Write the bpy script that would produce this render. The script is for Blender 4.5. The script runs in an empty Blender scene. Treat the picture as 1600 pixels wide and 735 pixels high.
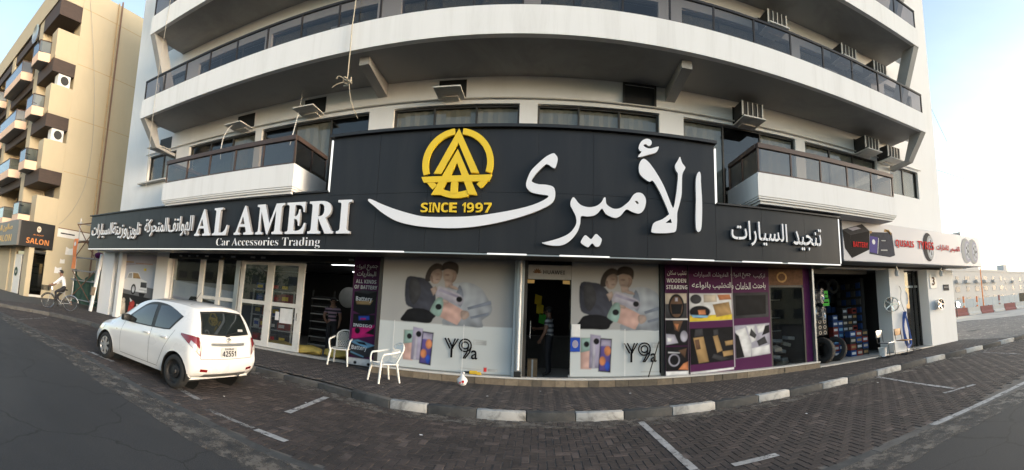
import bpy, bmesh, math, random
from mathutils import Vector, Matrix
from mathutils.bvhtree import BVHTree
random.seed(7)
R = math.radians
scene = bpy.context.scene
C = scene.collection

# ---------------------------------------------------------------- camera
# a hand-held phone sweep: a cylindrical picture, the phone tipped back a little
PX = 661.23                                   # picture units for one radian
cam = bpy.data.cameras.new('camera')
cam.type = 'PANO'
cam.panorama_type = 'CENTRAL_CYLINDRICAL'
cam.central_cylindrical_range_u_min = -800 / PX
cam.central_cylindrical_range_u_max = 800 / PX
cam.central_cylindrical_range_v_min = -(735 - 412.157) / PX
cam.central_cylindrical_range_v_max = 412.157 / PX
cam.central_cylindrical_radius = 1.0
cam.clip_start = 0.05
cam.clip_end = 2000
cam_ob = bpy.data.objects.new('camera', cam)
C.objects.link(cam_ob)
PITCH, ROLL, YAW = .1232, -.0361, .0605
_m = Matrix.Rotation(YAW, 3, 'Z') @ Matrix.Rotation(ROLL, 3, 'Y') @ Matrix.Rotation(PITCH, 3, 'X')
_r, _f, _u = _m @ Vector((1, 0, 0)), _m @ Vector((0, 1, 0)), _m @ Vector((0, 0, 1))
cam_ob.matrix_world = Matrix(((_r.x, _u.x, -_f.x, 0), (_r.y, _u.y, -_f.y, 0), (_r.z, _u.z, -_f.z, 1.65), (0, 0, 0, 1)))
scene.camera = cam_ob

# ---------------------------------------------------------------- sky, sun, exposure
SUN_EL, SUN_AZ = R(9.0), R(106.0)             # azimuth measured from +Y towards +X
world = bpy.data.worlds.new('World')
scene.world = world
world.use_nodes = True
nt = world.node_tree
bg = nt.nodes['Background']
sky = nt.nodes.new('ShaderNodeTexSky')
sky.sky_type = 'NISHITA'
sky.sun_disc = False
sky.sun_elevation = SUN_EL
sky.sun_rotation = SUN_AZ
sky.air_density = 1.0
sky.dust_density = 1.2
sky.ozone_density = 1.0
# thin high cloud, the same all round the sky
tcw = nt.nodes.new('ShaderNodeTexCoord'); mpw = nt.nodes.new('ShaderNodeMapping'); mpw.inputs['Scale'].default_value = (1.6, 1.6, 4.5)
nzw = nt.nodes.new('ShaderNodeTexNoise'); nzw.inputs['Scale'].default_value = 1.7; nzw.inputs['Detail'].default_value = 7; nzw.inputs['Roughness'].default_value = .55
mrw = nt.nodes.new('ShaderNodeMapRange'); mrw.inputs['From Min'].default_value = .30; mrw.inputs['From Max'].default_value = .75; mrw.inputs['To Min'].default_value = .15; mrw.inputs['To Max'].default_value = .40
hsw = nt.nodes.new('ShaderNodeHueSaturation'); hsw.inputs['Saturation'].default_value = .42; hsw.inputs['Value'].default_value = 1.2
mxw = nt.nodes.new('ShaderNodeMix'); mxw.data_type = 'RGBA'
nt.links.new(tcw.outputs['Generated'], mpw.inputs[0]); nt.links.new(mpw.outputs[0], nzw.inputs['Vector']); nt.links.new(nzw.outputs['Fac'], mrw.inputs['Value'])
nt.links.new(sky.outputs[0], hsw.inputs['Color']); nt.links.new(mrw.outputs[0], mxw.inputs['Factor']); nt.links.new(sky.outputs[0], mxw.inputs['A']); nt.links.new(hsw.outputs[0], mxw.inputs['B'])
nt.links.new(mxw.outputs['Result'], bg.inputs[0])
bg.inputs[1].default_value = 0.15
sun = bpy.data.lights.new('sun', 'SUN')
sun.energy = .7
sun.angle = R(22)
sun.color = (1.0, .95, .88)
sun_ob = bpy.data.objects.new('sun', sun)
C.objects.link(sun_ob)
_d = Vector((math.sin(SUN_AZ) * math.cos(SUN_EL), math.cos(SUN_AZ) * math.cos(SUN_EL), math.sin(SUN_EL)))
sun_ob.rotation_euler = _d.to_track_quat('Z', 'Y').to_euler()
sun_ob.location = (40, 30, 30)
vs = scene.view_settings
vs.view_transform = 'Standard'
vs.look = 'None'
vs.exposure = 1.7
vs.gamma = 1.0
scene.render.engine = 'CYCLES'
scene.cycles.max_bounces = 8
scene.cycles.transparent_max_bounces = 24
scene.cycles.caustics_reflective = False
scene.cycles.caustics_refractive = False
scene.cycles.sample_clamp_indirect = 8
scene.cycles.use_denoising = True

# ---------------------------------------------------------------- materials
MATS = {}
def mat(name, col, rough=.6, metal=0., var=.12, scale=2.0, bump=0., bscale=60., coat=0., spec=.5,
        dirt=None, dirt_scale=1.2, dirt_amt=.0, stretch=(1, 1, 1), emit=None, estr=0., orand=0.):
    m = bpy.data.materials.new(name); m.use_nodes = True
    n = m.node_tree.nodes; l = m.node_tree.links
    b = n['Principled BSDF']
    b.inputs['Roughness'].default_value = rough
    b.inputs['Metallic'].default_value = metal
    b.inputs['Specular IOR Level'].default_value = spec
    b.inputs['Coat Weight'].default_value = coat
    b.inputs['Coat Roughness'].default_value = .06
    if emit:
        b.inputs['Emission Color'].default_value = (*emit, 1)
        b.inputs['Emission Strength'].default_value = estr
    geo = n.new('ShaderNodeNewGeometry')
    mp = n.new('ShaderNodeMapping'); mp.inputs['Scale'].default_value = stretch
    l.new(geo.outputs['Position'], mp.inputs['Vector'])
    nz = n.new('ShaderNodeTexNoise'); nz.inputs['Scale'].default_value = scale
    nz.inputs['Detail'].default_value = 6; nz.inputs['Roughness'].default_value = .62
    l.new(mp.outputs[0], nz.inputs['Vector'])
    rp = n.new('ShaderNodeMapRange')
    rp.inputs['From Min'].default_value = .25; rp.inputs['From Max'].default_value = .75
    l.new(nz.outputs['Fac'], rp.inputs['Value'])
    mx = n.new('ShaderNodeMix'); mx.data_type = 'RGBA'
    mx.inputs['A'].default_value = (*[max(0, c * (1 - var)) for c in col], 1)
    mx.inputs['B'].default_value = (*[min(.95, c * (1 + var)) for c in col], 1)
    l.new(rp.outputs[0], mx.inputs['Factor'])
    out = mx.outputs['Result']
    if orand:
        oi = n.new('ShaderNodeObjectInfo')
        r2 = n.new('ShaderNodeMapRange'); r2.inputs['To Min'].default_value = 1 - orand; r2.inputs['To Max'].default_value = 1 + orand
        l.new(oi.outputs['Random'], r2.inputs['Value'])
        vm = n.new('ShaderNodeVectorMath'); vm.operation = 'SCALE'
        l.new(out, vm.inputs[0]); l.new(r2.outputs[0], vm.inputs['Scale'])
        out = vm.outputs[0]
    if dirt:
        nd = n.new('ShaderNodeTexNoise'); nd.inputs['Scale'].default_value = dirt_scale
        nd.inputs['Detail'].default_value = 9; nd.inputs['Roughness'].default_value = .7; nd.inputs['Distortion'].default_value = .6
        l.new(mp.outputs[0], nd.inputs['Vector'])
        rd = n.new('ShaderNodeMapRange'); rd.inputs['From Min'].default_value = .48; rd.inputs['From Max'].default_value = .72
        rd.inputs['To Max'].default_value = dirt_amt
        l.new(nd.outputs['Fac'], rd.inputs['Value'])
        md = n.new('ShaderNodeMix'); md.data_type = 'RGBA'; md.inputs['B'].default_value = (*dirt, 1)
        l.new(rd.outputs[0], md.inputs['Factor']); l.new(out, md.inputs['A'])
        out = md.outputs['Result']
    l.new(out, b.inputs['Base Color'])
    rr = n.new('ShaderNodeMapRange'); rr.inputs['To Min'].default_value = max(.02, rough * .82); rr.inputs['To Max'].default_value = min(1, rough * 1.18)
    l.new(nz.outputs['Fac'], rr.inputs['Value']); l.new(rr.outputs[0], b.inputs['Roughness'])
    if bump:
        nb = n.new('ShaderNodeTexNoise'); nb.inputs['Scale'].default_value = bscale; nb.inputs['Detail'].default_value = 4
        l.new(mp.outputs[0], nb.inputs['Vector'])
        bp = n.new('ShaderNodeBump'); bp.inputs['Strength'].default_value = bump; bp.inputs['Distance'].default_value = .01
        l.new(nb.outputs['Fac'], bp.inputs['Height']); l.new(bp.outputs[0], b.inputs['Normal'])
    MATS[name] = m
    return m

def glass(name, tint, refl=.06, rough=.02, wave=.02):
    """a thin pane: clear or tinted transmission plus mirror reflection by angle"""
    m = bpy.data.materials.new(name); m.use_nodes = True
    n = m.node_tree.nodes; l = m.node_tree.links
    n.remove(n['Principled BSDF'])
    t = n.new('ShaderNodeBsdfTransparent'); t.inputs[0].default_value = (*tint, 1)
    g = n.new('ShaderNodeBsdfGlossy'); g.inputs['Roughness'].default_value = rough
    g.inputs[0].default_value = (.95, .95, .95, 1)
    lw = n.new('ShaderNodeLayerWeight'); lw.inputs['Blend'].default_value = .5
    pw = n.new('ShaderNodeMath'); pw.operation = 'POWER'; pw.inputs[1].default_value = 4.5
    l.new(lw.outputs['Facing'], pw.inputs[0])
    ad = n.new('ShaderNodeMath'); ad.operation = 'ADD'; ad.inputs[1].default_value = refl + .035; ad.use_clamp = True
    l.new(pw.outputs[0], ad.inputs[0])
    geo = n.new('ShaderNodeNewGeometry')
    nb = n.new('ShaderNodeTexNoise'); nb.inputs['Scale'].default_value = 1.3; nb.inputs['Detail'].default_value = 1
    l.new(geo.outputs['Position'], nb.inputs['Vector'])
    bp = n.new('ShaderNodeBump'); bp.inputs['Strength'].default_value = wave; bp.inputs['Distance'].default_value = .1
    l.new(nb.outputs['Fac'], bp.inputs['Height']); l.new(bp.outputs[0], g.inputs['Normal'])
    x = n.new('ShaderNodeMixShader')
    l.new(ad.outputs[0], x.inputs[0]); l.new(t.outputs[0], x.inputs[1]); l.new(g.outputs[0], x.inputs[2])
    l.new(x.outputs[0], n['Material Output'].inputs[0])
    MATS[name] = m
    return m

def emitter(name, col, s):
    m = bpy.data.materials.new(name); m.use_nodes = True
    n = m.node_tree.nodes; l = m.node_tree.links
    n.remove(n['Principled BSDF'])
    e = n.new('ShaderNodeEmission'); e.inputs[0].default_value = (*col, 1); e.inputs[1].default_value = s
    l.new(e.outputs[0], n['Material Output'].inputs[0])
    MATS[name] = m
    return m

def worn_paint(name, col, hole=.5, soft=.12, scale=7):
    """road paint rubbed away in places so that the surface below shows"""
    m = mat(name, col, .75, var=.12, scale=9, dirt=(.12, .115, .11), dirt_scale=3, dirt_amt=.75)
    n = m.node_tree.nodes; l = m.node_tree.links
    t = n.new('ShaderNodeBsdfTransparent'); x = n.new('ShaderNodeMixShader')
    geo = n.new('ShaderNodeNewGeometry'); nz = n.new('ShaderNodeTexNoise'); nz.inputs['Scale'].default_value = scale
    nz.inputs['Detail'].default_value = 8; nz.inputs['Roughness'].default_value = .75
    l.new(geo.outputs['Position'], nz.inputs['Vector'])
    mr = n.new('ShaderNodeMapRange'); mr.inputs['From Min'].default_value = hole; mr.inputs['From Max'].default_value = hole + soft
    l.new(nz.outputs['Fac'], mr.inputs['Value']); l.new(mr.outputs[0], x.inputs[0])
    l.new(n['Principled BSDF'].outputs[0], x.inputs[1]); l.new(t.outputs[0], x.inputs[2])
    l.new(x.outputs[0], n['Material Output'].inputs[0])
    return m

# ---------------------------------------------------------------- mesh helpers
class MB:
    def __init__(s): s.v = []; s.f = []; s.mi = []; s.k = 0
    def add(s, vs, fs):
        o = len(s.v); s.v += [tuple(p) for p in vs]
        for f in fs: s.f.append([i + o for i in f]); s.mi.append(s.k)
        return s
    def box(s, x0, x1, y0, y1, z0, z1):
        x0, x1 = min(x0, x1), max(x0, x1); y0, y1 = min(y0, y1), max(y0, y1); z0, z1 = min(z0, z1), max(z0, z1)
        return s.add([(x0, y0, z0), (x1, y0, z0), (x1, y1, z0), (x0, y1, z0), (x0, y0, z1), (x1, y0, z1), (x1, y1, z1), (x0, y1, z1)],
                     [(0, 3, 2, 1), (4, 5, 6, 7), (0, 1, 5, 4), (1, 2, 6, 5), (2, 3, 7, 6), (3, 0, 4, 7)])
    def bevbox(s, x0, x1, y0, y1, z0, z1, b=.01):
        bm = bmesh.new()
        bmesh.ops.create_cube(bm, size=1)
        for v in bm.verts:
            v.co = Vector(((x0 + x1) / 2 + v.co.x * (x1 - x0), (y0 + y1) / 2 + v.co.y * (y1 - y0), (z0 + z1) / 2 + v.co.z * (z1 - z0)))
        bmesh.ops.bevel(bm, geom=list(bm.edges), offset=b, segments=2, affect='EDGES', profile=.6)
        bm.verts.index_update()
        s.add([v.co[:] for v in bm.verts], [[v.index for v in f.verts] for f in bm.faces]); bm.free(); return s
    def bar(s, a, b, w, h=None, up=(0, 0, 1)):
        a, b = Vector(a), Vector(b); h = h or w
        d = (b - a).normalized(); u = Vector(up)
        if abs(d.dot(u)) > .98: u = Vector((1, 0, 0))
        sx = d.cross(u).normalized(); sz = sx.cross(d).normalized()
        P = []
        for p in (a, b):
            for i, j in ((-1, -1), (1, -1), (1, 1), (-1, 1)): P.append(p + sx * (i * w / 2) + sz * (j * h / 2))
        return s.add(P, [(0, 1, 2, 3), (7, 6, 5, 4), (0, 4, 5, 1), (1, 5, 6, 2), (2, 6, 7, 3), (3, 7, 4, 0)])
    def cyl(s, a, b, r0, r1=None, n=12, caps=True):
        a, b = Vector(a), Vector(b); r1 = r0 if r1 is None else r1
        d = (b - a).normalized(); u = Vector((0, 0, 1)) if abs(d.z) < .95 else Vector((1, 0, 0))
        e = d.cross(u).normalized(); g = d.cross(e)
        P = [a + (e * math.cos(t) + g * math.sin(t)) * r0 for t in [2 * math.pi * i / n for i in range(n)]]
        P += [b + (e * math.cos(t) + g * math.sin(t)) * r1 for t in [2 * math.pi * i / n for i in range(n)]]
        F = [(i, (i + 1) % n, n + (i + 1) % n, n + i) for i in range(n)]
        if caps: F += [tuple(range(n - 1, -1, -1)), tuple(range(n, 2 * n))]
        return s.add(P, F)
    def tube(s, pts, r, n=8, closed=False):
        pts = [Vector(p) for p in pts]; N = len(pts); P = []; prev = None
        for i, p in enumerate(pts):
            if closed: d = (pts[(i + 1) % N] - pts[i - 1])
            else: d = pts[min(i + 1, N - 1)] - pts[max(i - 1, 0)]
            d.normalize()
            if prev is None:
                u = Vector((0, 0, 1)) if abs(d.z) < .9 else Vector((1, 0, 0)); e = d.cross(u).normalized()
            else: e = (prev - d * prev.dot(d)).normalized()
            prev = e; g = d.cross(e)
            rr = r[i] if isinstance(r, (list, tuple)) else r
            P += [p + (e * math.cos(t) + g * math.sin(t)) * rr for t in [2 * math.pi * k / n for k in range(n)]]
        F = []
        for i in range(N if closed else N - 1):
            j = (i + 1) % N
            F += [(i * n + k, i * n + (k + 1) % n, j * n + (k + 1) % n, j * n + k) for k in range(n)]
        if not closed: F += [tuple(range(n - 1, -1, -1)), tuple((N - 1) * n + k for k in range(n))]
        return s.add(P, F)
    def lathe(s, prof, c=(0, 0, 0), axis='Z', n=24):
        c = Vector(c); P = []; N = len(prof)
        for r, h in prof:
            for k in range(n):
                t = 2 * math.pi * k / n; a, b = r * math.cos(t), r * math.sin(t)
                q = (a, b, h) if axis == 'Z' else ((h, a, b) if axis == 'X' else (a, h, b))
                P.append(c + Vector(q))
        return s.add(P, [(i * n + k, i * n + (k + 1) % n, (i + 1) * n + (k + 1) % n, (i + 1) * n + k) for i in range(N - 1) for k in range(n)])
    def prism(s, poly, axis, a, b):
        """poly of 2-D points pushed along an axis: 'Y' takes (x,z), 'X' takes (y,z), 'Z' takes (x,y)"""
        f = {'Y': lambda p, t: (p[0], t, p[1]), 'X': lambda p, t: (t, p[0], p[1]), 'Z': lambda p, t: (p[0], p[1], t)}[axis]
        n = len(poly)
        return s.add([f(p, a) for p in poly] + [f(p, b) for p in poly],
                     [tuple(range(n - 1, -1, -1)), tuple(range(n, 2 * n))] + [(i, (i + 1) % n, n + (i + 1) % n, n + i) for i in range(n)])
    def flat(s, poly, y):
        return s.add([(p[0], y, p[1]) for p in poly], [tuple(range(len(poly)))])
    def ellipse(s, cx, cz, rx, rz, y, n=20, rot=0):
        c, d = math.cos(rot), math.sin(rot)
        return s.flat([(cx + rx * math.cos(t) * c - rz * math.sin(t) * d, cz + rx * math.cos(t) * d + rz * math.sin(t) * c) for t in [2 * math.pi * i / n for i in range(n)]], y)
    def mesh(s, name, mats, smooth=False, fix=True):
        me = bpy.data.meshes.new(name)
        me.from_pydata(s.v, [], s.f)
        for m in (mats if isinstance(mats, (list, tuple)) else [mats]): me.materials.append(MATS[m])
        if isinstance(mats, (list, tuple)) and len(mats) > 1: me.polygons.foreach_set('material_index', s.mi)
        if fix:
            bm = bmesh.new(); bm.from_mesh(me); bmesh.ops.recalc_face_normals(bm, faces=bm.faces); bm.to_mesh(me); bm.free()
        if smooth:
            me.polygons.foreach_set('use_smooth', [True] * len(me.polygons))
            try: me.set_sharp_from_angle(angle=R(38))
            except Exception: pass
        me.update()
        return me

def link(name, data, parent=None, loc=None):
    o = bpy.data.objects.new(name, data); C.objects.link(o)
    if parent is not None:
        o.parent = parent
    if loc is not None: o.location = loc
    return o

def wloc(o):
    v = Vector((0, 0, 0))
    while o is not None:
        v += o.location; o = o.parent
    return v

def part(name, mb, mats, parent, smooth=False, local=False, fix=True, label=None, kind=None):
    """a mesh child; shapes are given in world coordinates unless local"""
    o = link(name, mb.mesh(name, mats, smooth, fix), parent)
    if not local and parent is not None: o.location = -wloc(parent)
    if label: o['label'] = label
    if kind: o['kind'] = kind
    return o

def tag(o, label, cat, group=None):
    o['label'] = label; o['category'] = cat
    if group: o['group'] = group
    return o

def thing(name, label, cat, loc=(0, 0, 0), group=None, rz=0):
    o = link(name, None); o.location = loc; o.rotation_euler = (0, 0, rz); o.empty_display_size = .2
    return tag(o, label, cat, group)

def solid(name, mb, mats, label, cat, group=None, smooth=False):
    return tag(link(name, mb.mesh(name, mats, smooth)), label, cat, group)

def struct(name, mb, mats, smooth=False):
    o = link(name, mb.mesh(name, mats, smooth)); o['kind'] = 'structure'; return o

def copy_tree(o, parent=None):
    c = o.copy(); C.objects.link(c); c.parent = parent
    for ch in list(o.children): copy_tree(ch, c)
    return c

def clone(o, loc, rz=0, label=None):
    c = copy_tree(o); c.location = loc; c.rotation_euler = (0, 0, rz)
    if label: c['label'] = label
    return c

def interp(pts, x):
    if x <= pts[0][0]: return pts[0][1]
    for (a, b), (c, d) in zip(pts, pts[1:]):
        if x <= c: return b + (d - b) * (x - a) / (c - a)
    return pts[-1][1]

def smooth_loop(pts, k=3, closed=True):
    out = []; n = len(pts)
    for i in range(n if closed else n - 1):
        p0, p1, p2, p3 = [Vector(pts[(i + j) % n] if closed else pts[min(max(i + j, 0), n - 1)]) for j in (-1, 0, 1, 2)]
        for q in range(k):
            t = q / k
            out.append(.5 * ((2 * p1) + (p2 - p0) * t + (2 * p0 - 5 * p1 + 4 * p2 - p3) * t * t + (3 * p1 - p0 - 3 * p2 + p3) * t ** 3))
    if not closed: out.append(Vector(pts[-1]))
    return out

def plate(name, loops, y, depth, matname, parent, bevel=0., label=None):
    """flat cut-out letters: outlines in (x,z), front face at y, thickness behind it"""
    cu = bpy.data.curves.new(name, 'CURVE'); cu.dimensions = '2D'; cu.fill_mode = 'BOTH'
    cu.extrude = depth / 2; cu.bevel_depth = bevel
    for lp in loops:
        sp = cu.splines.new('POLY'); sp.points.add(len(lp) - 1); sp.use_cyclic_u = True
        for q, p in zip(sp.points, lp): q.co = (p[0], p[1], 0, 1)
    return _curve_to(name, cu, y, depth, matname, parent, label)

ORD = ('first', 'second', 'third', 'fourth', 'fifth', 'sixth', 'seventh', 'eighth', 'ninth', 'tenth', 'eleventh', 'twelfth')
def returns(o, m='letter_side'):
    """the side returns of cut-out letters get a darker grey than the faces"""
    me = o.data; me.materials.append(MATS[m])
    for p in me.polygons:
        if p.normal.y > -.6: p.material_index = len(me.materials) - 1
    return o

def _curve_to(name, cu, y, depth, matname, parent, label=None, at=(0, 0), stretch=(1, 1)):
    tmp = bpy.data.objects.new('tmp', cu)
    me = bpy.data.meshes.new_from_object(tmp)
    bpy.data.objects.remove(tmp); bpy.data.curves.remove(cu)
    for v in me.vertices:
        a, b, c = v.co
        v.co = (at[0] + a * stretch[0], y + depth / 2 - c, at[1] + b * stretch[1])
    me.materials.clear(); me.materials.append(MATS[matname])
    me.name = name
    o = link(name, me, parent)
    if parent is not None: o.location = -wloc(parent)
    if label: o['label'] = label
    return o

_AR = {  # isolated, final, initial, medial
 'ا': ('\uFE8D', '\uFE8E', '', ''), 'ب': ('\uFE8F', '\uFE90', '\uFE91', '\uFE92'), 'ت': ('\uFE95', '\uFE96', '\uFE97', '\uFE98'),
 'ة': ('\uFE93', '\uFE94', '', ''), 'ث': ('\uFE99', '\uFE9A', '\uFE9B', '\uFE9C'), 'ج': ('\uFE9D', '\uFE9E', '\uFE9F', '\uFEA0'),
 'ح': ('\uFEA1', '\uFEA2', '\uFEA3', '\uFEA4'), 'خ': ('\uFEA5', '\uFEA6', '\uFEA7', '\uFEA8'), 'د': ('\uFEA9', '\uFEAA', '', ''),
 'ر': ('\uFEAD', '\uFEAE', '', ''), 'ز': ('\uFEAF', '\uFEB0', '', ''), 'س': ('\uFEB1', '\uFEB2', '\uFEB3', '\uFEB4'),
 'ش': ('\uFEB5', '\uFEB6', '\uFEB7', '\uFEB8'), 'ص': ('\uFEB9', '\uFEBA', '\uFEBB', '\uFEBC'), 'ط': ('\uFEC1', '\uFEC2', '\uFEC3', '\uFEC4'), 'ع': ('\uFEC9', '\uFECA', '\uFECB', '\uFECC'),
 'ف': ('\uFED1', '\uFED2', '\uFED3', '\uFED4'), 'ق': ('\uFED5', '\uFED6', '\uFED7', '\uFED8'), 'ك': ('\uFED9', '\uFEDA', '\uFEDB', '\uFEDC'),
 'ل': ('\uFEDD', '\uFEDE', '\uFEDF', '\uFEE0'), 'م': ('\uFEE1', '\uFEE2', '\uFEE3', '\uFEE4'), 'ن': ('\uFEE5', '\uFEE6', '\uFEE7', '\uFEE8'),
 'ه': ('\uFEE9', '\uFEEA', '\uFEEB', '\uFEEC'), 'و': ('\uFEED', '\uFEEE', '', ''), 'ي': ('\uFEF1', '\uFEF2', '\uFEF3', '\uFEF4'), 'أ': ('\uFE83', '\uFE84', '', '')}
def arabic(word):
    """joins the letters of one word and turns it round for a left-to-right writer"""
    out = []
    for i, ch in enumerate(word):
        if ch not in _AR: out.append(ch); continue
        prev = i > 0 and word[i - 1] in _AR and _AR[word[i - 1]][2] != ''
        nxt = i + 1 < len(word) and word[i + 1] in _AR and _AR[ch][2] != ''
        out.append(_AR[ch][3 if prev and nxt else 1 if prev else 2 if nxt else 0])
    return ''.join(reversed(out))

def serif(s, bold=True):
    o = ''
    for ch in s:
        if 'A' <= ch <= 'Z': o += chr(0x1D400 + ord(ch) - 65)
        elif 'a' <= ch <= 'z': o += chr(0x1D41A + ord(ch) - 97)
        else: o += ch
    return o

def bold(s):
    o = ''
    for ch in s:
        if 'A' <= ch <= 'Z': o += chr(0x1D5D4 + ord(ch) - 65)
        elif 'a' <= ch <= 'z': o += chr(0x1D5EE + ord(ch) - 97)
        elif '0' <= ch <= '9': o += chr(0x1D7EC + ord(ch) - 48)
        else: o += ch
    return o

def text(name, s, x0, x1, z0, z1, y, depth, matname, parent, offset=0., label=None, bevel=0.):
    """raised or printed lettering stretched into a box on a wall plane"""
    cu = bpy.data.curves.new(name, 'FONT'); cu.body = s; cu.size = 1; cu.offset = offset
    cu.resolution_u = 3
    cu.extrude = max(depth / 2, 0)
    tmp = bpy.data.objects.new('tmp', cu)
    me = bpy.data.meshes.new_from_object(tmp)
    bpy.data.objects.remove(tmp); bpy.data.curves.remove(cu)
    xs = [v.co.x for v in me.vertices]; zs = [v.co.y for v in me.vertices]
    if not xs: return None
    ax, bx, az, bz = min(xs), max(xs), min(zs), max(zs)
    for v in me.vertices:
        a, b, c = v.co
        v.co = (x0 + (a - ax) / max(bx - ax, 1e-6) * (x1 - x0), y + depth / 2 - c, z0 + (b - az) / max(bz - az, 1e-6) * (z1 - z0))
    me.materials.clear(); me.materials.append(MATS[matname])
    o = link(name, me, parent)
    if parent is not None: o.location = -wloc(parent)
    if label: o['label'] = label
    return o
# ---------------------------------------------------------------- the materials of the place
def road_mat():
    m = mat('asphalt', (.034, .034, .035), .82, var=.3, scale=.9, bump=.6, bscale=170, dirt=(.060, .058, .055), dirt_scale=.5, dirt_amt=.7, stretch=(.45, 1, 1))
    n = m.node_tree.nodes; l = m.node_tree.links; b = n['Principled BSDF']
    src = b.inputs['Base Color'].links[0].from_socket
    geo = n.new('ShaderNodeNewGeometry')
    dn = n.new('ShaderNodeTexNoise'); dn.inputs['Scale'].default_value = 1.8; dn.inputs['Detail'].default_value = 6
    l.new(geo.outputs['Position'], dn.inputs['Vector'])
    va = n.new('ShaderNodeVectorMath'); va.operation = 'MULTIPLY_ADD'; va.inputs[1].default_value = (.7, .7, 0)
    l.new(dn.outputs['Color'], va.inputs[0]); l.new(geo.outputs['Position'], va.inputs[2])
    vo = n.new('ShaderNodeTexVoronoi'); vo.feature = 'DISTANCE_TO_EDGE'; vo.inputs['Scale'].default_value = .55
    l.new(va.outputs[0], vo.inputs['Vector'])
    mr = n.new('ShaderNodeMapRange'); mr.inputs['From Min'].default_value = .0; mr.inputs['From Max'].default_value = .012; mr.inputs['To Min'].default_value = .45; mr.inputs['To Max'].default_value = 1
    l.new(vo.outputs['Distance'], mr.inputs['Value'])
    sp = n.new('ShaderNodeTexNoise'); sp.inputs['Scale'].default_value = 95; sp.inputs['Detail'].default_value = 3
    l.new(geo.outputs['Position'], sp.inputs['Vector'])
    m2 = n.new('ShaderNodeMapRange'); m2.inputs['From Min'].default_value = .35; m2.inputs['From Max'].default_value = .68; m2.inputs['To Min'].default_value = .55; m2.inputs['To Max'].default_value = 1.7
    l.new(sp.outputs['Fac'], m2.inputs['Value'])
    mu = n.new('ShaderNodeMath'); mu.operation = 'MULTIPLY'; l.new(mr.outputs[0], mu.inputs[0]); l.new(m2.outputs[0], mu.inputs[1])
    vm = n.new('ShaderNodeVectorMath'); vm.operation = 'SCALE'; l.new(src, vm.inputs[0]); l.new(mu.outputs[0], vm.inputs['Scale'])
    l.new(vm.outputs[0], b.inputs['Base Color'])
road_mat()
def per_brick(m, lo, hi):
    """every brick of a laid field gets its own tone"""
    n = m.node_tree.nodes; l = m.node_tree.links; b = n['Principled BSDF']; src = b.inputs['Base Color'].links[0].from_socket
    geo = n.new('ShaderNodeNewGeometry'); oi = n.new('ShaderNodeObjectInfo'); ad = n.new('ShaderNodeMath'); ad.operation = 'ADD'; fr = n.new('ShaderNodeMath'); fr.operation = 'FRACT'
    l.new(geo.outputs['Random Per Island'], ad.inputs[0]); l.new(oi.outputs['Random'], ad.inputs[1]); l.new(ad.outputs[0], fr.inputs[0])
    cr = n.new('ShaderNodeValToRGB'); e = cr.color_ramp.elements; e[0].color = (lo, lo, lo, 1); e[1].position = .93; e[1].color = (hi, hi * .97, hi * .95, 1)
    x = cr.color_ramp.elements.new(.965); x.color = (hi * 1.6, hi * 1.55, hi * 1.5, 1)
    l.new(fr.outputs[0], cr.inputs[0]); vm = n.new('ShaderNodeVectorMath'); vm.operation = 'MULTIPLY'; l.new(src, vm.inputs[0]); l.new(cr.outputs[0], vm.inputs[1]); l.new(vm.outputs[0], b.inputs['Base Color'])
mat('brick', (.057, .045, .041), .85, var=.28, scale=7, bump=.35, bscale=120, dirt=(.020, .018, .018), dirt_scale=.75, dirt_amt=.9)
per_brick(MATS['brick'], .74, 1.16)
mat('brick_walk', (.062, .052, .049), .85, var=.25, scale=6, bump=.3, bscale=120, dirt=(.028, .026, .025), dirt_scale=.55, dirt_amt=.7)
per_brick(MATS['brick_walk'], .8, 1.12)
mat('joint_sand', (.13, .115, .10), .95, var=.3, scale=6, dirt=(.05, .046, .043), dirt_scale=1.1, dirt_amt=.9)
mat('joint_walk', (.075, .068, .06), .95, var=.3, scale=6)
mat('sand', (.40, .35, .29), .95, var=.15, scale=.5, bump=.3, bscale=20, dirt=(.28, .25, .21), dirt_scale=.15, dirt_amt=.7)
mat('grey_paving', (.38, .35, .31), .9, var=.15, scale=1.5, bump=.2, bscale=40, dirt=(.12, .11, .1), dirt_scale=.3, dirt_amt=.6)
mat('kerb_white', (.46, .455, .435), .8, var=.12, scale=6, bump=.3, bscale=50, dirt=(.10, .098, .09), dirt_scale=4.5, dirt_amt=.95)
mat('kerb_dark', (.055, .056, .056), .85, var=.3, scale=5, bump=.3, bscale=50, dirt=(.13, .125, .115), dirt_scale=3, dirt_amt=.7)
mat('kerb_bare', (.11, .105, .098), .9, var=.3, scale=5, bump=.4, bscale=40, dirt=(.045, .042, .04), dirt_scale=2, dirt_amt=.8)
mat('brick_sunlit', (.17, .16, .15), .85, var=.2, scale=3, bump=.2, bscale=90, dirt=(.10, .095, .09), dirt_scale=.5, dirt_amt=.6)  # walk brick beyond the corner; glancing sun is put into this paler colour
per_brick(MATS['brick_sunlit'], .75, 1.2)
worn_paint('sand_film', (.16, .14, .118), .41, .16, 3.5)
worn_paint('line_paint', (.42, .41, .40), .52, .12)
worn_paint('faded_paint', (.26, .25, .24), .46, .12)
mat('white_wall', (.80, .80, .79), .75, var=.035, scale=.7, bump=.06, bscale=35, dirt=(.62, .61, .58), dirt_scale=.55, dirt_amt=.45, stretch=(1, 1, .35))
mat('band_white', (.80, .80, .79), .75, var=.03, scale=.7, bump=.06, bscale=35, dirt=(.50, .49, .46), dirt_scale=1.1, dirt_amt=.32, stretch=(2.2, 2.2, .22))
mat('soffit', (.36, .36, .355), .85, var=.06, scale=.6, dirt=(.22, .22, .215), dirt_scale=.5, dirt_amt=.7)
mat('inner_wall', (.60, .58, .54), .85, var=.06, scale=.8, dirt=(.42, .40, .36), dirt_scale=.8, dirt_amt=.5)
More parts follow.
